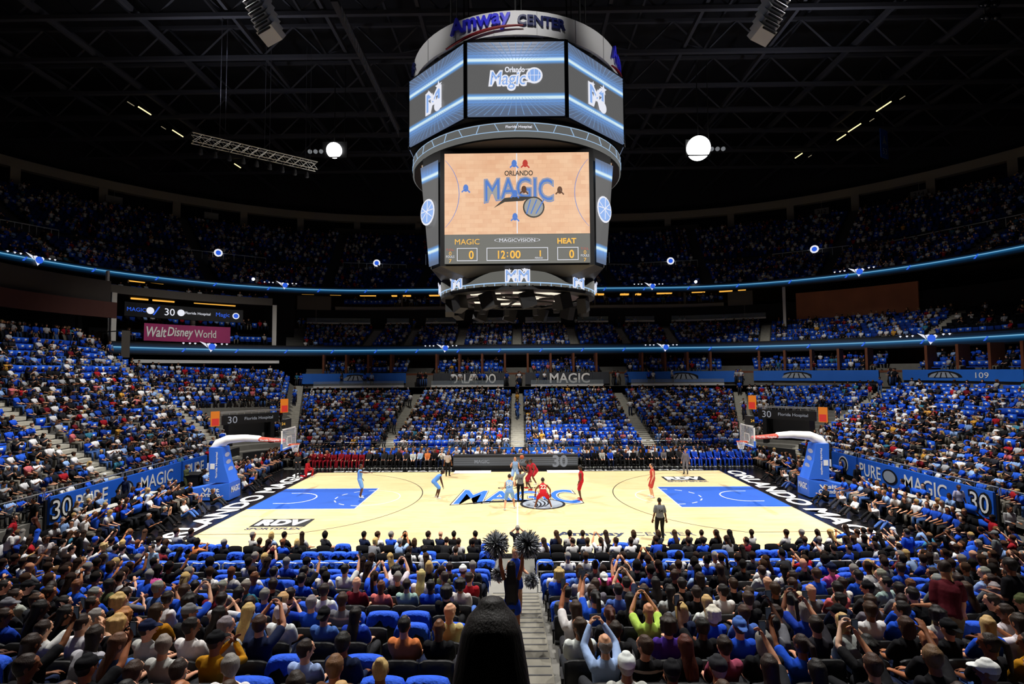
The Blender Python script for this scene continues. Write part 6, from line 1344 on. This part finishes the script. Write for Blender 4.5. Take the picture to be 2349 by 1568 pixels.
# ================================================================= people on and around the court
def onfloor(x, y, z=0.0): w_ = at(x, y, Z=z); return (float(w_[0]), float(w_[1]), z)
def number(o, tx, zc, m=None, front=False, wd=.26):
    text(tx, 1, m or LINEW, (0, .15 if front else -.165, zc), (1 if not front else -1, 0, 0), (0, 0, 1), o, 'jersey_number', width=wd, off=.03)
R_ = math.radians
CT = [ # feet place, turn, pose, skin, jersey, label, number
 ((825, 1141), -80, 'playerpoint', '6a4228', '6f9fe0', 'tall player in light blue kit standing alone by the painted key, arm out', None),
 ((1001, 1142), -75, 'knees', '4a2e20', '5b8fe0', 'player in light blue kit bending with hands on knees near the arc', None),
 ((1169, 1168), 0, 'jumper', 'd49a78', '7aa6ea', 'pale player in light blue kit seen from behind, wide stance at centre circle', '50'),
 ((1182, 1112), 180, 'jumper', 'c98d6b', '8fa9d8', 'player in light blue kit facing the camera behind the toss', None),
 ((1215, 1122), 80, 'jumper', '4e2e20', 'a01c28', 'player in red kit leaning in beside the referee at the jump', None),
 ((1224, 1108), 110, 'crouch', '5a3826', 'b02430', 'player in red kit farthest back in the jump ball cluster', None),
 ((1246, 1166), 0, 'crouch', '7a4a30', 'c4202c', 'player in red kit crouched wide with back to the camera, number 22', '22'),
 ((1334, 1146), 75, 'player', '5a3826', 'b8242e', 'player in red kit leaning on the open wood beside the centre lettering', None),
 ((1498, 1140), 85, 'player', 'd49a78', 'b04038', 'pale player in faded red kit standing by the blue key corner', None)]
for (fx, fy), tr, ps, sk, jc, lab, num in CT:
    o = person(onfloor(fx, fy), R_(tr), ps, 'buzz', 'black' if sk[0] in '456' else 'dark brown', jc, lab, None, skin=sk, pants=jc, shoes='red' if jc[0] in 'abc' and random.random() < .5 else 'white', scale=1.13)
    if num: number(o, num, 1.2 if ps != 'crouch' else 1.02)
def referee(fx, fy, tr, ps, lab, sk):
    o = person(onfloor(fx, fy), R_(tr), ps, 'buzz', 'black', 'grey', lab, None, skin=sk, pants='black', shoes='black', scale=1.06)
    text('54', 1, BLACK, (0, -.165, 1.2), (1, 0, 0), (0, 0, 1), o, 'shirt_number', width=.15, off=.02); return o
rf = referee(1194, 1150, 0, 'toss', 'referee in grey shirt and black trousers tossing the ball up, back to camera', '7a4a30')
referee(1515, 1240, 0, 'stand', 'referee in grey shirt and black trousers standing by the near sideline', '6a4228')
v_ = onfloor(1194, 1150); bm_p = Vector((v_[0]+.1, v_[1]+.4, 2.35)); b = MB(); hv = [(q, math.sqrt(max(0, .121**2-q*q))+.001, math.sqrt(max(0, .121**2-q*q))+.001) for q in np.linspace(-.12, .12, 11)]
v, f = loft([((0, 0, q), r, s) for q, r, s in hv], None, 18, False); b.add(v, f); ball = b.build('basketball', mat('ball_orange', 'b4562a', 0.6, bump=0.2, nscale=200), None, True); ball.location = bm_p; meta(ball, 'orange basketball in the air above the tossing referee', 'ball')
b = MB()
for ax in range(3): b.tube([tuple(np.roll([0, .122*math.cos(t*PI/12), .122*math.sin(t*PI/12)], ax)) for t in range(25)], .0025, 4)
b.build('ball_seams', LINEK, ball)
person(onfloor(1027, 1091), R_(200), 'stand', 'buzz', 'black', 'light grey', 'person in pale shirt and black trousers standing left of the scorers table', skin='7a4a30', pants='black', shoes='black')
person(onfloor(703, 1094), R_(-100), 'kneel', 'short', 'black', 'red', 'person in red tracksuit kneeling at the far court corner', skin='6a4228', pants='red', shoes='white')
# benches
CHR = {}
def bench(x0, x1, n, cols, what, group, y=9.45):
    for i in range(n):
        X = x0+(x1-x0)*i/(n-1); c = cols[i % len(cols)]
        b = MB(); b.box((X, y+.25, .45), (.46, .04, .5)); b.box((X, y+.02, .42), (.46, .44, .06))
        for sx in (-.2, .2):
            for sy in (-.16, .2): b.bar((X+sx, y+sy, 0), (X+sx, y+sy, .42), .015, 4)
        meta(b.build('bench_chair', DARK), 'dark bench chair, %s from the far end of the %s' % (ORD[i], group), 'chair', group+' chairs')
        person((X, y, 0), PI+random.uniform(-.15, .15), random.choice(['lap', 'lean', 'lap', 'leanL', 'clap']), 'buzz' if i % 3 else 'short', random.choice(['black', 'dark brown']), c[0], '%s, %s along the %s' % (what, ORD[i], group), group, skin=random.choice(SKINS[1:6]), pants=c[1], sleeve='long', shoes='white', scale=1.05)
bench(-15.3, -11.6, 8, [('8a1624', '8a1624')], 'seated person in dark red warm-up suit', 'red bench')
bench(-11.1, -8.3, 6, [('charcoal', 'black'), ('black', 'black'), ('charcoal', 'charcoal')], 'seated person in dark suit', 'left suit bench')
bench(-7.8, -5.1, 6, [('white', 'black'), ('light blue', 'navy'), ('orange', 'charcoal'), ('black', 'black'), ('white', 'navy'), ('charcoal', 'black')], 'seated courtside guest', 'left guest row')
bench(5.1, 8.6, 7, [('navy', 'charcoal'), ('black', 'black'), ('light grey', 'black'), ('blue', 'navy'), ('charcoal', 'black')], 'seated courtside guest', 'right guest row')
bench(9.1, 12.0, 6, [('grey', 'charcoal'), ('black', 'black'), ('charcoal', 'charcoal')], 'seated person in dark suit', 'right suit bench')
bench(12.6, 17.0, 9, [('2450d0', '2450d0')], 'seated person in royal blue warm-up suit', 'blue bench')
# dancers in the aisle and the big-haired one in front
SILVP = mat('pompom_silver', 'd8dce0', 0.35, 0.2); BLKP = mat('pompom_black', '15161c', 0.5)
def pompom(c, r, lab, par=None):
    rr = np.random.default_rng(int(abs(c[0]*100)+abs(c[2]*1000))); b = MB(); c = np.asarray(c, float); n = 900
    for i in range(n):
        d = nrm(rr.normal(size=3)); s_ = nrm(np.cross(d, rr.normal(size=3))); L = r*rr.uniform(.75, 1.1); w_ = .0062; e = c+d*L+V3(0, 0, -.02*rr.random())
        b.add([c-s_*w_*.5, c+s_*w_*.5, c+d*L*.6+s_*w_+nrm(rr.normal(size=3))*.02, e+s_*w_, e-s_*w_, c+d*L*.6-s_*w_], [(0, 1, 2, 5), (5, 2, 3, 4)], int(rr.random() < .4))
    return meta(b.build('pompom', [SILVP, BLKP]), lab, 'pompom')
def aisle_z(Y): k = (-30.57+6.75-Y)/-.85; return 2.59-.185*k
dz = aisle_z(-20.15); dn = person((-.08, -20.15, dz+.02), 0, 'cheer', 'hip_length', 'black', 'navy', 'dancer with very long black hair raising pompoms on the centre steps', None, skin='9a5a38', pants='royal blue', scale=1.0, shoes='black')
M1 = [Matrix.Translation((-.08, -20.15, dz+.02))@Vector(h) for h in POSES['cheer']['hands']]
pompom(tuple(M1[0]+Vector((-.08, .05, .12))), .27, 'silver and black pompom in the long haired dancer\'s hand, over the left block'); pompom(tuple(M1[1]+Vector((.10, .05, .12))), .27, 'silver and black pompom in the long haired dancer\'s hand, over the right block')
dz2 = aisle_z(-17.3); person((-.02, -17.3, dz2), PI, 'cheerdown', 'long', 'blonde', 'royal blue', 'blonde dancer in blue facing up the steps with pompoms lowered', None, skin='d49a78', pants='royal blue', scale=1.0)
pompom((-.42, -17.45, dz2+1.1), .19, 'pompom held low by the blonde dancer, on the left side of the steps'); pompom((.36, -17.5, dz2+.95), .19, 'pompom held low by the blonde dancer, on the right side of the steps')
person((.02, -11.4, 0), 0, 'camera', 'buzz', 'grey', 'black', 'photographer in black standing at the court edge behind the dancers', None, skin='d49a78', pants='black', scale=1.0, shoes='black')
big = person((-.055, -30.57+2.55, 4.22), 0, 'stand', 'bighair', 'black', 'black', 'person with huge black hair and bare shoulders, closest of all, on the steps', None, skin='8a5236', sleeve='tank', pants='black', scale=1.07)
# standing figures on the steps and at the corners; head place, floor height
def stander(hx, hy, z, ps, tr, hair, hc, shirt, lab, pants='charcoal', skin=None, sleeve=None, scale=1.0, cap=None, capc='black', hh=1.66):
    w_ = at(hx, hy, Z=z+hh*scale); return person((float(w_[0]), float(w_[1]), z), R_(tr), ps, hair, hc, shirt, lab, None, skin=skin, pants=pants, sleeve=sleeve, scale=scale, cap=cap, capc=capc, shoes='black')
def near_stander(hx, hy, k, *a, **kw):
    Y, z = RK[k]; w_ = at(hx, hy, Y=Y+.15); sc = (w_[2]-z)/1.66; kw['scale'] = max(.85, min(1.25, sc))
    ps, tr, hair, hc, shirt, lab = a; return person((float(w_[0]), Y+.15, z), R_(tr), ps, hair, hc, shirt, lab, None, shoes='black', **kw)
near_stander(2170, 1290, 2, 'bendR', -10, 'buzz', 'dark brown', 'maroon', 'person in maroon polo and khaki trousers, standing and stooping forward', skin='b07a58', pants='8a7c54')
near_stander(2322, 1283, 3, 'standarms', 20, 'short', 'black', 'black', 'person in black shirt standing behind the slanting barrier', skin='7a4a30', pants='black')
near_stander(72, 1283, 8, 'standarms', -35, 'curly', 'dark brown', 'royal blue', 'person with big dark hair in blue dress standing by the corner gate', skin='6a4228', pants='royal blue', sleeve='tank')
for hx, hy, ps, tr, hair, hc, shirt, lab, kw in (
 (350, 1248, 'stand', 175, 'short', 'dark brown', 'light blue', 'person in light blue shirt standing behind the first white rail panels', dict(sleeve='long', pants='charcoal')),
 (107, 1228, 'standarms', -120, 'short', 'dark brown', 'light grey', 'person in pale patterned top standing at the corner gate', dict(skin='7a4a30')),
 (240, 1246, 'standarms', 130, 'curly', 'blonde', 'grey', 'blonde person in grey cardigan standing near the rail', dict(sleeve='long', pants='grey')),
 (180, 1214, 'stand', 160, 'buzz', 'black', 'black', 'person in black uniform standing among the corner seats', dict(sleeve='long', pants='black', skin='6a4228')),
 (82, 1186, 'stand', 100, 'long', 'reddish brown', 'black', 'person with red-brown hair in black standing in the corner walkway', dict(pants='black')),
 (30, 1182, 'hips', -60, 'buzz', 'dark brown', 'red', 'person in red shirt standing in the corner walkway', dict(pants='red')),
 (20, 1212, 'stand', -20, 'long', 'black', 'white', 'person in white top with dark braids in the corner walkway', dict(skin='4e2e20', pants='denim blue')),
 (80, 1142, 'stand', 160, 'short', 'black', 'black', 'person in black polo standing by the blue banner end', dict(pants='navy')),
 (203, 1120, 'standarms', 190, 'buzz', 'black', 'white', 'person in white shirt standing against the blue banner', dict(sleeve='long', skin='5a3826')),
 (289, 1092, 'stand', 170, 'buzz', 'black', 'navy', 'person in navy suit before the blue banner lettering', dict(sleeve='long', skin='4e2e20')),
 (427, 1066, 'standarms', -90, 'short', 'brown', 'olive', 'person in olive suit standing by the lectern near the blue corner board', dict(sleeve='long', pants='olive')),
 (2198, 1112, 'stand', 170, 'short', 'brown', 'lavender', 'person in pale shirt standing against the blue banner letter gap', dict(pants='black')),
 (2314, 1160, 'standarms', 170, 'short', 'dark brown', 'light grey', 'person in grey jacket standing past the blue banner end', dict(sleeve='long', pants='black')),
 (2175, 1212, 'camera', 120, 'short', 'dark brown', 'black', 'photographer in black aiming a camera above the corner seats', dict(pants='olive')),
 (2285, 1218, 'standarms', 30, 'fringe', 'brown', 'grey', 'person in grey shirt and cap stooping over the corner seats', dict(cap='cap', capc='grey')),
 (2082, 1214, 'stand', 10, 'short', 'black', 'blue', 'steward in bright blue shirt with back lettering by the corner seats', dict(pants='navy')),
 (2132, 1245, 'standarms', 150, 'long', 'black', 'light grey', 'person in patterned dress with long black hair by the corner rail', dict(pants='navy', skin='6a4228')),
 (1965, 1065, 'stand', 190, 'buzz', 'black', 'black', 'person in black suit standing past the far hoop base', dict(sleeve='long', pants='black')),
 (1472, 1018, 'stand', 180, 'buzz', 'black', 'black', 'person in black suit standing behind the right guest row', dict(sleeve='long', pants='black', skin='4e2e20')),
 (1572, 1030, 'stand', 150, 'short', 'brown', 'grey', 'coach in grey suit standing before the blue bench', dict(sleeve='long', pants='grey')),
 (684, 1038, 'standarms', 200, 'short', 'brown', 'charcoal', 'person in charcoal suit standing at the end of the red bench', dict(sleeve='long', pants='charcoal'))):
    o = stander(hx, hy, 0.0, ps, tr, hair, hc, shirt, lab, **kw)
# photographers sitting on the floor behind both baselines
for i in range(9):
    Y = -6.5+i*1.25+(0.8 if i > 4 else 0)
    for s in (-1, 1):
        if abs(Y) < 1.0: continue
        person((s*(16.55+.2*(i % 2)), Y, 0), s*PI/2+random.uniform(-.2, .2), 'floorcam' if i % 2 else 'floor', 'short', random.choice(['black', 'brown', 'grey']), random.choice(['black', 'navy', 'white', 'charcoal', 'blue']), 'person sitting on black floor with camera, %s from near end, %s side' % (ORD[i], 'red bench' if s < 0 else 'blue bench'), 'baseline photographers', pants=random.choice(['denim blue', 'charcoal', 'black']), shoes='black')

# ================================================================= crowd in the stands
CP = dict(lower=[('1f52d0', 24), ('2a62dc', 7), ('1a3a90', 6), ('8fb0e4', 8), ('e4e4e6', 22), ('a4a6aa', 8), ('17181c', 18), ('2b2c34', 8), ('a81e2a', 4), ('6b1420', 2), ('c86a70', 1), ('d8a040', 1), ('3a7c9a', 2)])
def palette(n, r, gain=1.0):
    cols = np.array([lin(c) for c, _ in CP['lower']]); w_ = np.array([q for _, q in CP['lower']], float); w_ /= w_.sum()
    sh = cols[r.choice(len(cols), n, p=w_)]*r.uniform(.8, 1.15, (n, 1)); sk = np.array([lin(c) for c in SKINS])[r.choice(7, n, p=[.22, .2, .18, .12, .09, .09, .10])]
    pa = np.array([lin(c) for c in ('16203c', '17181c', '3c5a90', '6f6a60', '2b2c30')])[r.integers(0, 5, n)]; ha = np.array([lin(c) for c in ('17120f', '2a1c14', '4a3020', '7a5a3c', 'b89a60', '86827c', 'cfcfcf', '1f52d0')])[r.choice(8, n, p=[.3, .25, .15, .08, .08, .06, .05, .03])]
    return np.clip(np.stack([sk, sh, pa, ha, np.full((n, 3), .02)], 1), 0, 1)
def take_hip(P, dz=0): return P
FIG0 = [light_figure(p_, h, 0) for p_, h in (('lap', 'short'), ('lean', 'short'), ('clap', 'long'), ('lapR', 'short'), ('lapL', 'long'), ('clapR', 'short'), ('lap', 'long'))]
FIGU = [light_figure(p_, h, 0, False) for p_, h in (('lap', 'short'), ('lean', 'short'), ('clap', 'long'), ('lapR', 'short'), ('lapL', 'long'), ('clapR', 'short'), ('lap', 'short'))]
FIG1 = [light_figure(p_, h, 1) for p_, h in (('lap', 'short'), ('lean', 'short'), ('clap', 'long'), ('lapR', 'short'), ('lapL', 'long'), ('phoneR', 'short'), ('leanL', 'bob'))]
STANDF = [light_figure(p_, h, 0) for p_, h in (('stand', 'short'), ('standarms', 'long'), ('hips', 'short'))]
# far seat: back, pan, and (when draped) a lighter patch of shirt
def boxes(L):
    b = MB(); tags = []
    for c, d, t, rx in L: b.box(c, d, 0, 0, rx); tags += [t]*8
    me = b.mesh('t', M_CROWD); v, t_ = quick_tri(me); return v, t_, np.array(tags)
FS = boxes([((0, -.24, .67), (.45, .07, .46), 1, -.12), ((0, .0, .42), (.44, .40, .07), 1, 0)])
FSD = boxes([((0, -.24, .67), (.45, .07, .46), 1, -.12), ((0, .0, .42), (.44, .40, .07), 1, 0), ((0, -.235, .72), (.50, .12, .42), 2, -.12), ((.0, -.168, .76), (.17, .02, .16), 3, -.12)])
crowd = Mass(); seats = mass_seats; r = np.random.default_rng(11); standm = Mass()
def seat_row(u0, u1, R, z, occ, drape, gain_seat='1c3f9c', cuts=(), half=.68, seats_on=True):
    P, Yw = [], []
    for a, c in gap_segments(u0, u1, cuts, half, R):
        for i in range(5):
            s0, s1 = max(a, i), min(c, i+1)
            if s1 <= s0: continue
            L = (24, PI/2*R, 34, PI/2*R, 24)[i]*(s1-s0); n = int(L/.53)
            for q in range(n):
                u = s0+(s1-s0)*(q+.5)/n; x, y = pos(u, R); zz = z(u) if callable(z) else z
                X_, Y_, d = px((x, y, zz+.8))
                if d < 3 or X_ < -30 or X_ > 2380 or Y_ < 300: continue
                ox, oy = outw(u); P.append((x, y, zz)); Yw.append(math.atan2(ox, -oy))
    if not P: return
    P = np.array(P); Yw = np.array(Yw); n = len(P)
    o_ = np.array([occ(*p) if callable(occ) else occ for p in P]); cl = (np.sin(P[:, 0]*1.1+R*2.3)+np.sin(P[:, 1]*.9+P[:, 0]*.5+R*1.7))*.12
    has = r.random(n) < o_+cl; E = ~has
    dr = E & (r.random(n) < drape); pl = E & ~dr
    for msk, proto_ in ((pl, FS), (dr, FSD)):
        if msk.any():
            m = msk.sum(); pal = np.tile(np.array([[lin('101216'), lin(gain_seat), lin('2460e0'), lin('e8ecf4')]]), (m, 1, 1))*r.uniform(.85, 1.15, (m, 1, 1)); pal = np.clip(pal, 0, 1)
            seats.add(proto_[0], proto_[1], proto_[2], P[msk], Yw[msk], pal)
    idx = np.where(has)[0]; pick = r.integers(0, len(FIG0), len(idx))
    for k, (V, T, G) in enumerate(FIGU if P[0, 2] > 16 else FIG0):
        ii = idx[pick == k]
        if len(ii): crowd.add(V, T, G, P[ii]+np.array([0, 0, 0])+r.uniform(-.04, .04, (len(ii), 3))*[1, 1, .6], Yw[ii]+r.uniform(-.4, .4, len(ii)), palette(len(ii), r), r.uniform(.95, 1.1, len(ii)))
TUN = ((1.33, 1.67, 9), (3.33, 3.67, 11))
def low_occ(k):
    def f(x, y, z):
        b_ = .92 if k < 12 else .82
        if x < -20 and z > 6.5: b_ = .42
        if x > 26 and k > 9: b_ = .45
        if 1 < x < 10 and k in (2, 3, 4): b_ = .45
        return b_
    return f
for k in range(NROW):
    segs = [(.3, 4.9)]
    for a, c, kk in TUN:
        if k < kk: segs = [q for s in segs for q in ((s[0], min(s[1], a)), (max(s[0], c), s[1])) if q[1] > q[0]+.01]
    for a, c in segs: seat_row(a, c, R0+k*PIT_+.56, (lambda u, k=k: Z0+k*rise(u)), low_occ(k), .85, '1f4fc4', AISLES)
for k in range(3): seat_row(1.86, 4.6, 21.1+k*.9+(0.25 if k else 0), (6.75, 7.15, 7.55)[k], .42, .8, '1f4fc4', AISLES, 1.6)
for k in range(NCLUB): seat_row(1.79, 3.69, CLUB0+k*PIT_+.56, CLUBZ+k*CRISE, .6, .5, '1a3a90', (1.98, 2.12, 2.30, 2.5, 2.70, 2.88, 3.04, 3.3), .6); seat_row(3.715, 4.6, CLUB0+k*PIT_+.56, CLUBZ+k*CRISE, .10, .5 if k == 0 else .0, '1a3a90' if k == 0 else '0c0f18')
seat_row(1.31, 1.7, 23.0, 10.2, .25, .9, '1c3f9c'); seat_row(1.3, 1.69, 23.9, 14.8, .6, .3); seat_row(1.3, 1.69, 25, 11.9, .6, .3)
seat_row(1.88, 3.2, 31.9, 15.8, .25, .5, '1c3f9c'); seat_row(1.88, 3.2, 32.9, 16.1, .3, .4, '1c3f9c')
UA = (.5, .9, 1.25, 1.55, 1.85, 2.15, 2.5, 2.85, 3.15, 3.45, 3.75, 4.1)
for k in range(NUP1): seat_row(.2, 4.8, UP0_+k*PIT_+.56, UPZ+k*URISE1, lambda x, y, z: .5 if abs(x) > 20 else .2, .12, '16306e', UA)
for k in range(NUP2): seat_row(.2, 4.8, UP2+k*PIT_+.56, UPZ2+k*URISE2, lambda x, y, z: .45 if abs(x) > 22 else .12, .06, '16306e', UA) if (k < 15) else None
# people standing at rails, aisles and the concourse
P = []
for k in range(170):
    u = r.choice([r.uniform(1.85, 3.15), r.uniform(.9, 1.25), r.choice(AISLES[1:8])+r.normal()*.006]); i_ = r.integers(0, 3)
    if u < 1.26: x, y = pos(u, 20.0+r.random()*.8); z = Z0+NROW*rise(u)
    elif i_ == 0: x, y = pos(min(u, 3.9), 19.5+r.random()*.6); z = 5.45
    elif i_ == 1: x, y = pos(min(u, 3.2), 30.6); z = 12.5 if False else 12.42
    else: u = r.choice(AISLES[1:8]); kk = r.integers(0, 17); x, y = pos(u, R0+kk*PIT_+.4); z = Z0+kk*rise(u)+.1
    P.append((x, y, z, u))
P = np.array(P)
for k, (V, T, G) in enumerate(STANDF):
    m = np.arange(len(P)) % 3 == k; yw = np.array([math.atan2(outw(u)[0], -outw(u)[1]) for u in P[m, 3]])+r.uniform(-.8, .8, m.sum()); crowd.add(V, T, G, P[m, :3], yw, palette(m.sum(), r))
# floor seats: behind the baselines, behind the benches, and the near corners, in finer detail
FSEAT = boxes([((0, -.22, .66), (.46, .05, .46), 0, -.1), ((0, .0, .43), (.45, .42, .06), 0, 0), ((0, 0, .2), (.36, .36, .36), 0, 0)])
FSEATD = boxes([((0, -.22, .66), (.46, .05, .46), 0, -.1), ((0, .0, .43), (.45, .42, .06), 0, 0), ((0, 0, .2), (.36, .36, .36), 0, 0), ((0, -.225, .74), (.52, .12, .36), 2, -.1)])
F = []
for s in (-1, 1):
    for j, X in enumerate((17.9, 18.8)):
        for Y in np.arange(-9.0, 11.5, .56):
            if j < 3 and abs(Y) < 1.1: continue
            F.append((s*X, Y, 0, s*PI/2, .86))
for s in (-1, 1):
    for Y in (-5.9, -5.2, -4.5, -3.3, -2.6, -1.9, 3.5, 4.3, 5.0): F.append((s*20.35, Y, 0, s*PI/2, .8))
for j, Y in enumerate((10.35, 11.2)):
    for X in np.arange(-19, 19, .55): F.append((X, Y, 0, PI, .92))
for X in np.concatenate([np.arange(-4.6, 4.4, .6)]): F.append((X, 9.5, 0, PI, .9))
for s in (-1, 1):
    for j in range(6):
        for X in np.arange(12.2, 22, .58): F.append((s*X, -10.4-j*.95, 0, s*.55, .82 if j < 5 else .5))
F = np.array(F); has = r.random(len(F)) < F[:, 4]
pal = np.tile(np.array([[lin('0e0e12'), lin('1f4fc4'), lin('2460e0'), lin('e8ecf4')]]), (len(F), 1, 1)); ee = (~has) & (r.random(len(F)) < .8)
for msk, pr in ((has, FSEAT), ((~has) & ~ee, FSEAT), (ee, FSEATD)):
    if msk.any(): seats.add(pr[0], pr[1], pr[2], F[msk, :3], F[msk, 3], pal[msk])
idx = np.where(has)[0]; pick = r.integers(0, len(FIG1), len(idx))
for k, (V, T, G) in enumerate(FIG1):
    ii = idx[pick == k]; crowd.add(V, T, G, F[ii, :3], F[ii, 3]+r.uniform(-.35, .35, len(ii)), palette(len(ii), r), r.uniform(.98, 1.08, len(ii)))
# near spectators past the three hundred that show largest
if light_rest:
    for n, (X, Y, z, th, sp) in enumerate(light_rest):
        ps = sp['pose'] if sp['pose'] in POSES else 'lap'; key = ('L', ps, sp['hair'])
        if key not in PROTO: PROTO[key] = light_figure(ps, sp['hair'] if sp['hair'] in HAIRS else ('short' if sp['hc'] != 'bald' else None), 1)
        V, T, G = PROTO[key]; pal = np.array([[lin(random.choice(SKINS[:5])), lin(SC[sp['shirt']]), lin('1c2233'), lin(HC[sp['hc']] if sp['hc'] != 'bald' else 'c09070'), (.02,)*3]])
        crowd.add(V, T, G, np.array([(X, Y, z)]), np.array([th+random.uniform(-.15, .15)]), pal, np.array([PEOPLE_SCALE]))
NFIG = len(crowd.v); crowd.build('crowd', 'seated crowd in blue, white and black shirts filling all the stands around the court', 'crowd')
seats.build('stadium_seats', 'rows of blue and black seats, many with blue shirts over them, around the bowl', 'seats')
# courtside tables, cushions and carts behind the baselines
for s in (-1, 1):
    for i, Y in enumerate((-5.2, -2.6, 4.2)):
        b = MB(); b.box((s*19.75, Y, .74), (.5, 2.3, .04)); b.box((s*19.55, Y, .37), (.03, 2.3, .74))
        meta(b.build('press_table', [OFFW]), 'long pale press table before the blue wall, %s from near end, %s side' % (ORD[i], 'red bench' if s < 0 else 'blue bench'), 'table', 'press tables')
b = MB(); p = onfloor(448, 1128); b.box((p[0], p[1]-.1, .55), (.7, .5, 1.1)); b.box((p[0], p[1]-.1, 1.12), (.85, .6, .05), 0, 0, .15); meta(b.build('lectern', BLACK), 'black lectern beside the person in the olive suit', 'lectern')
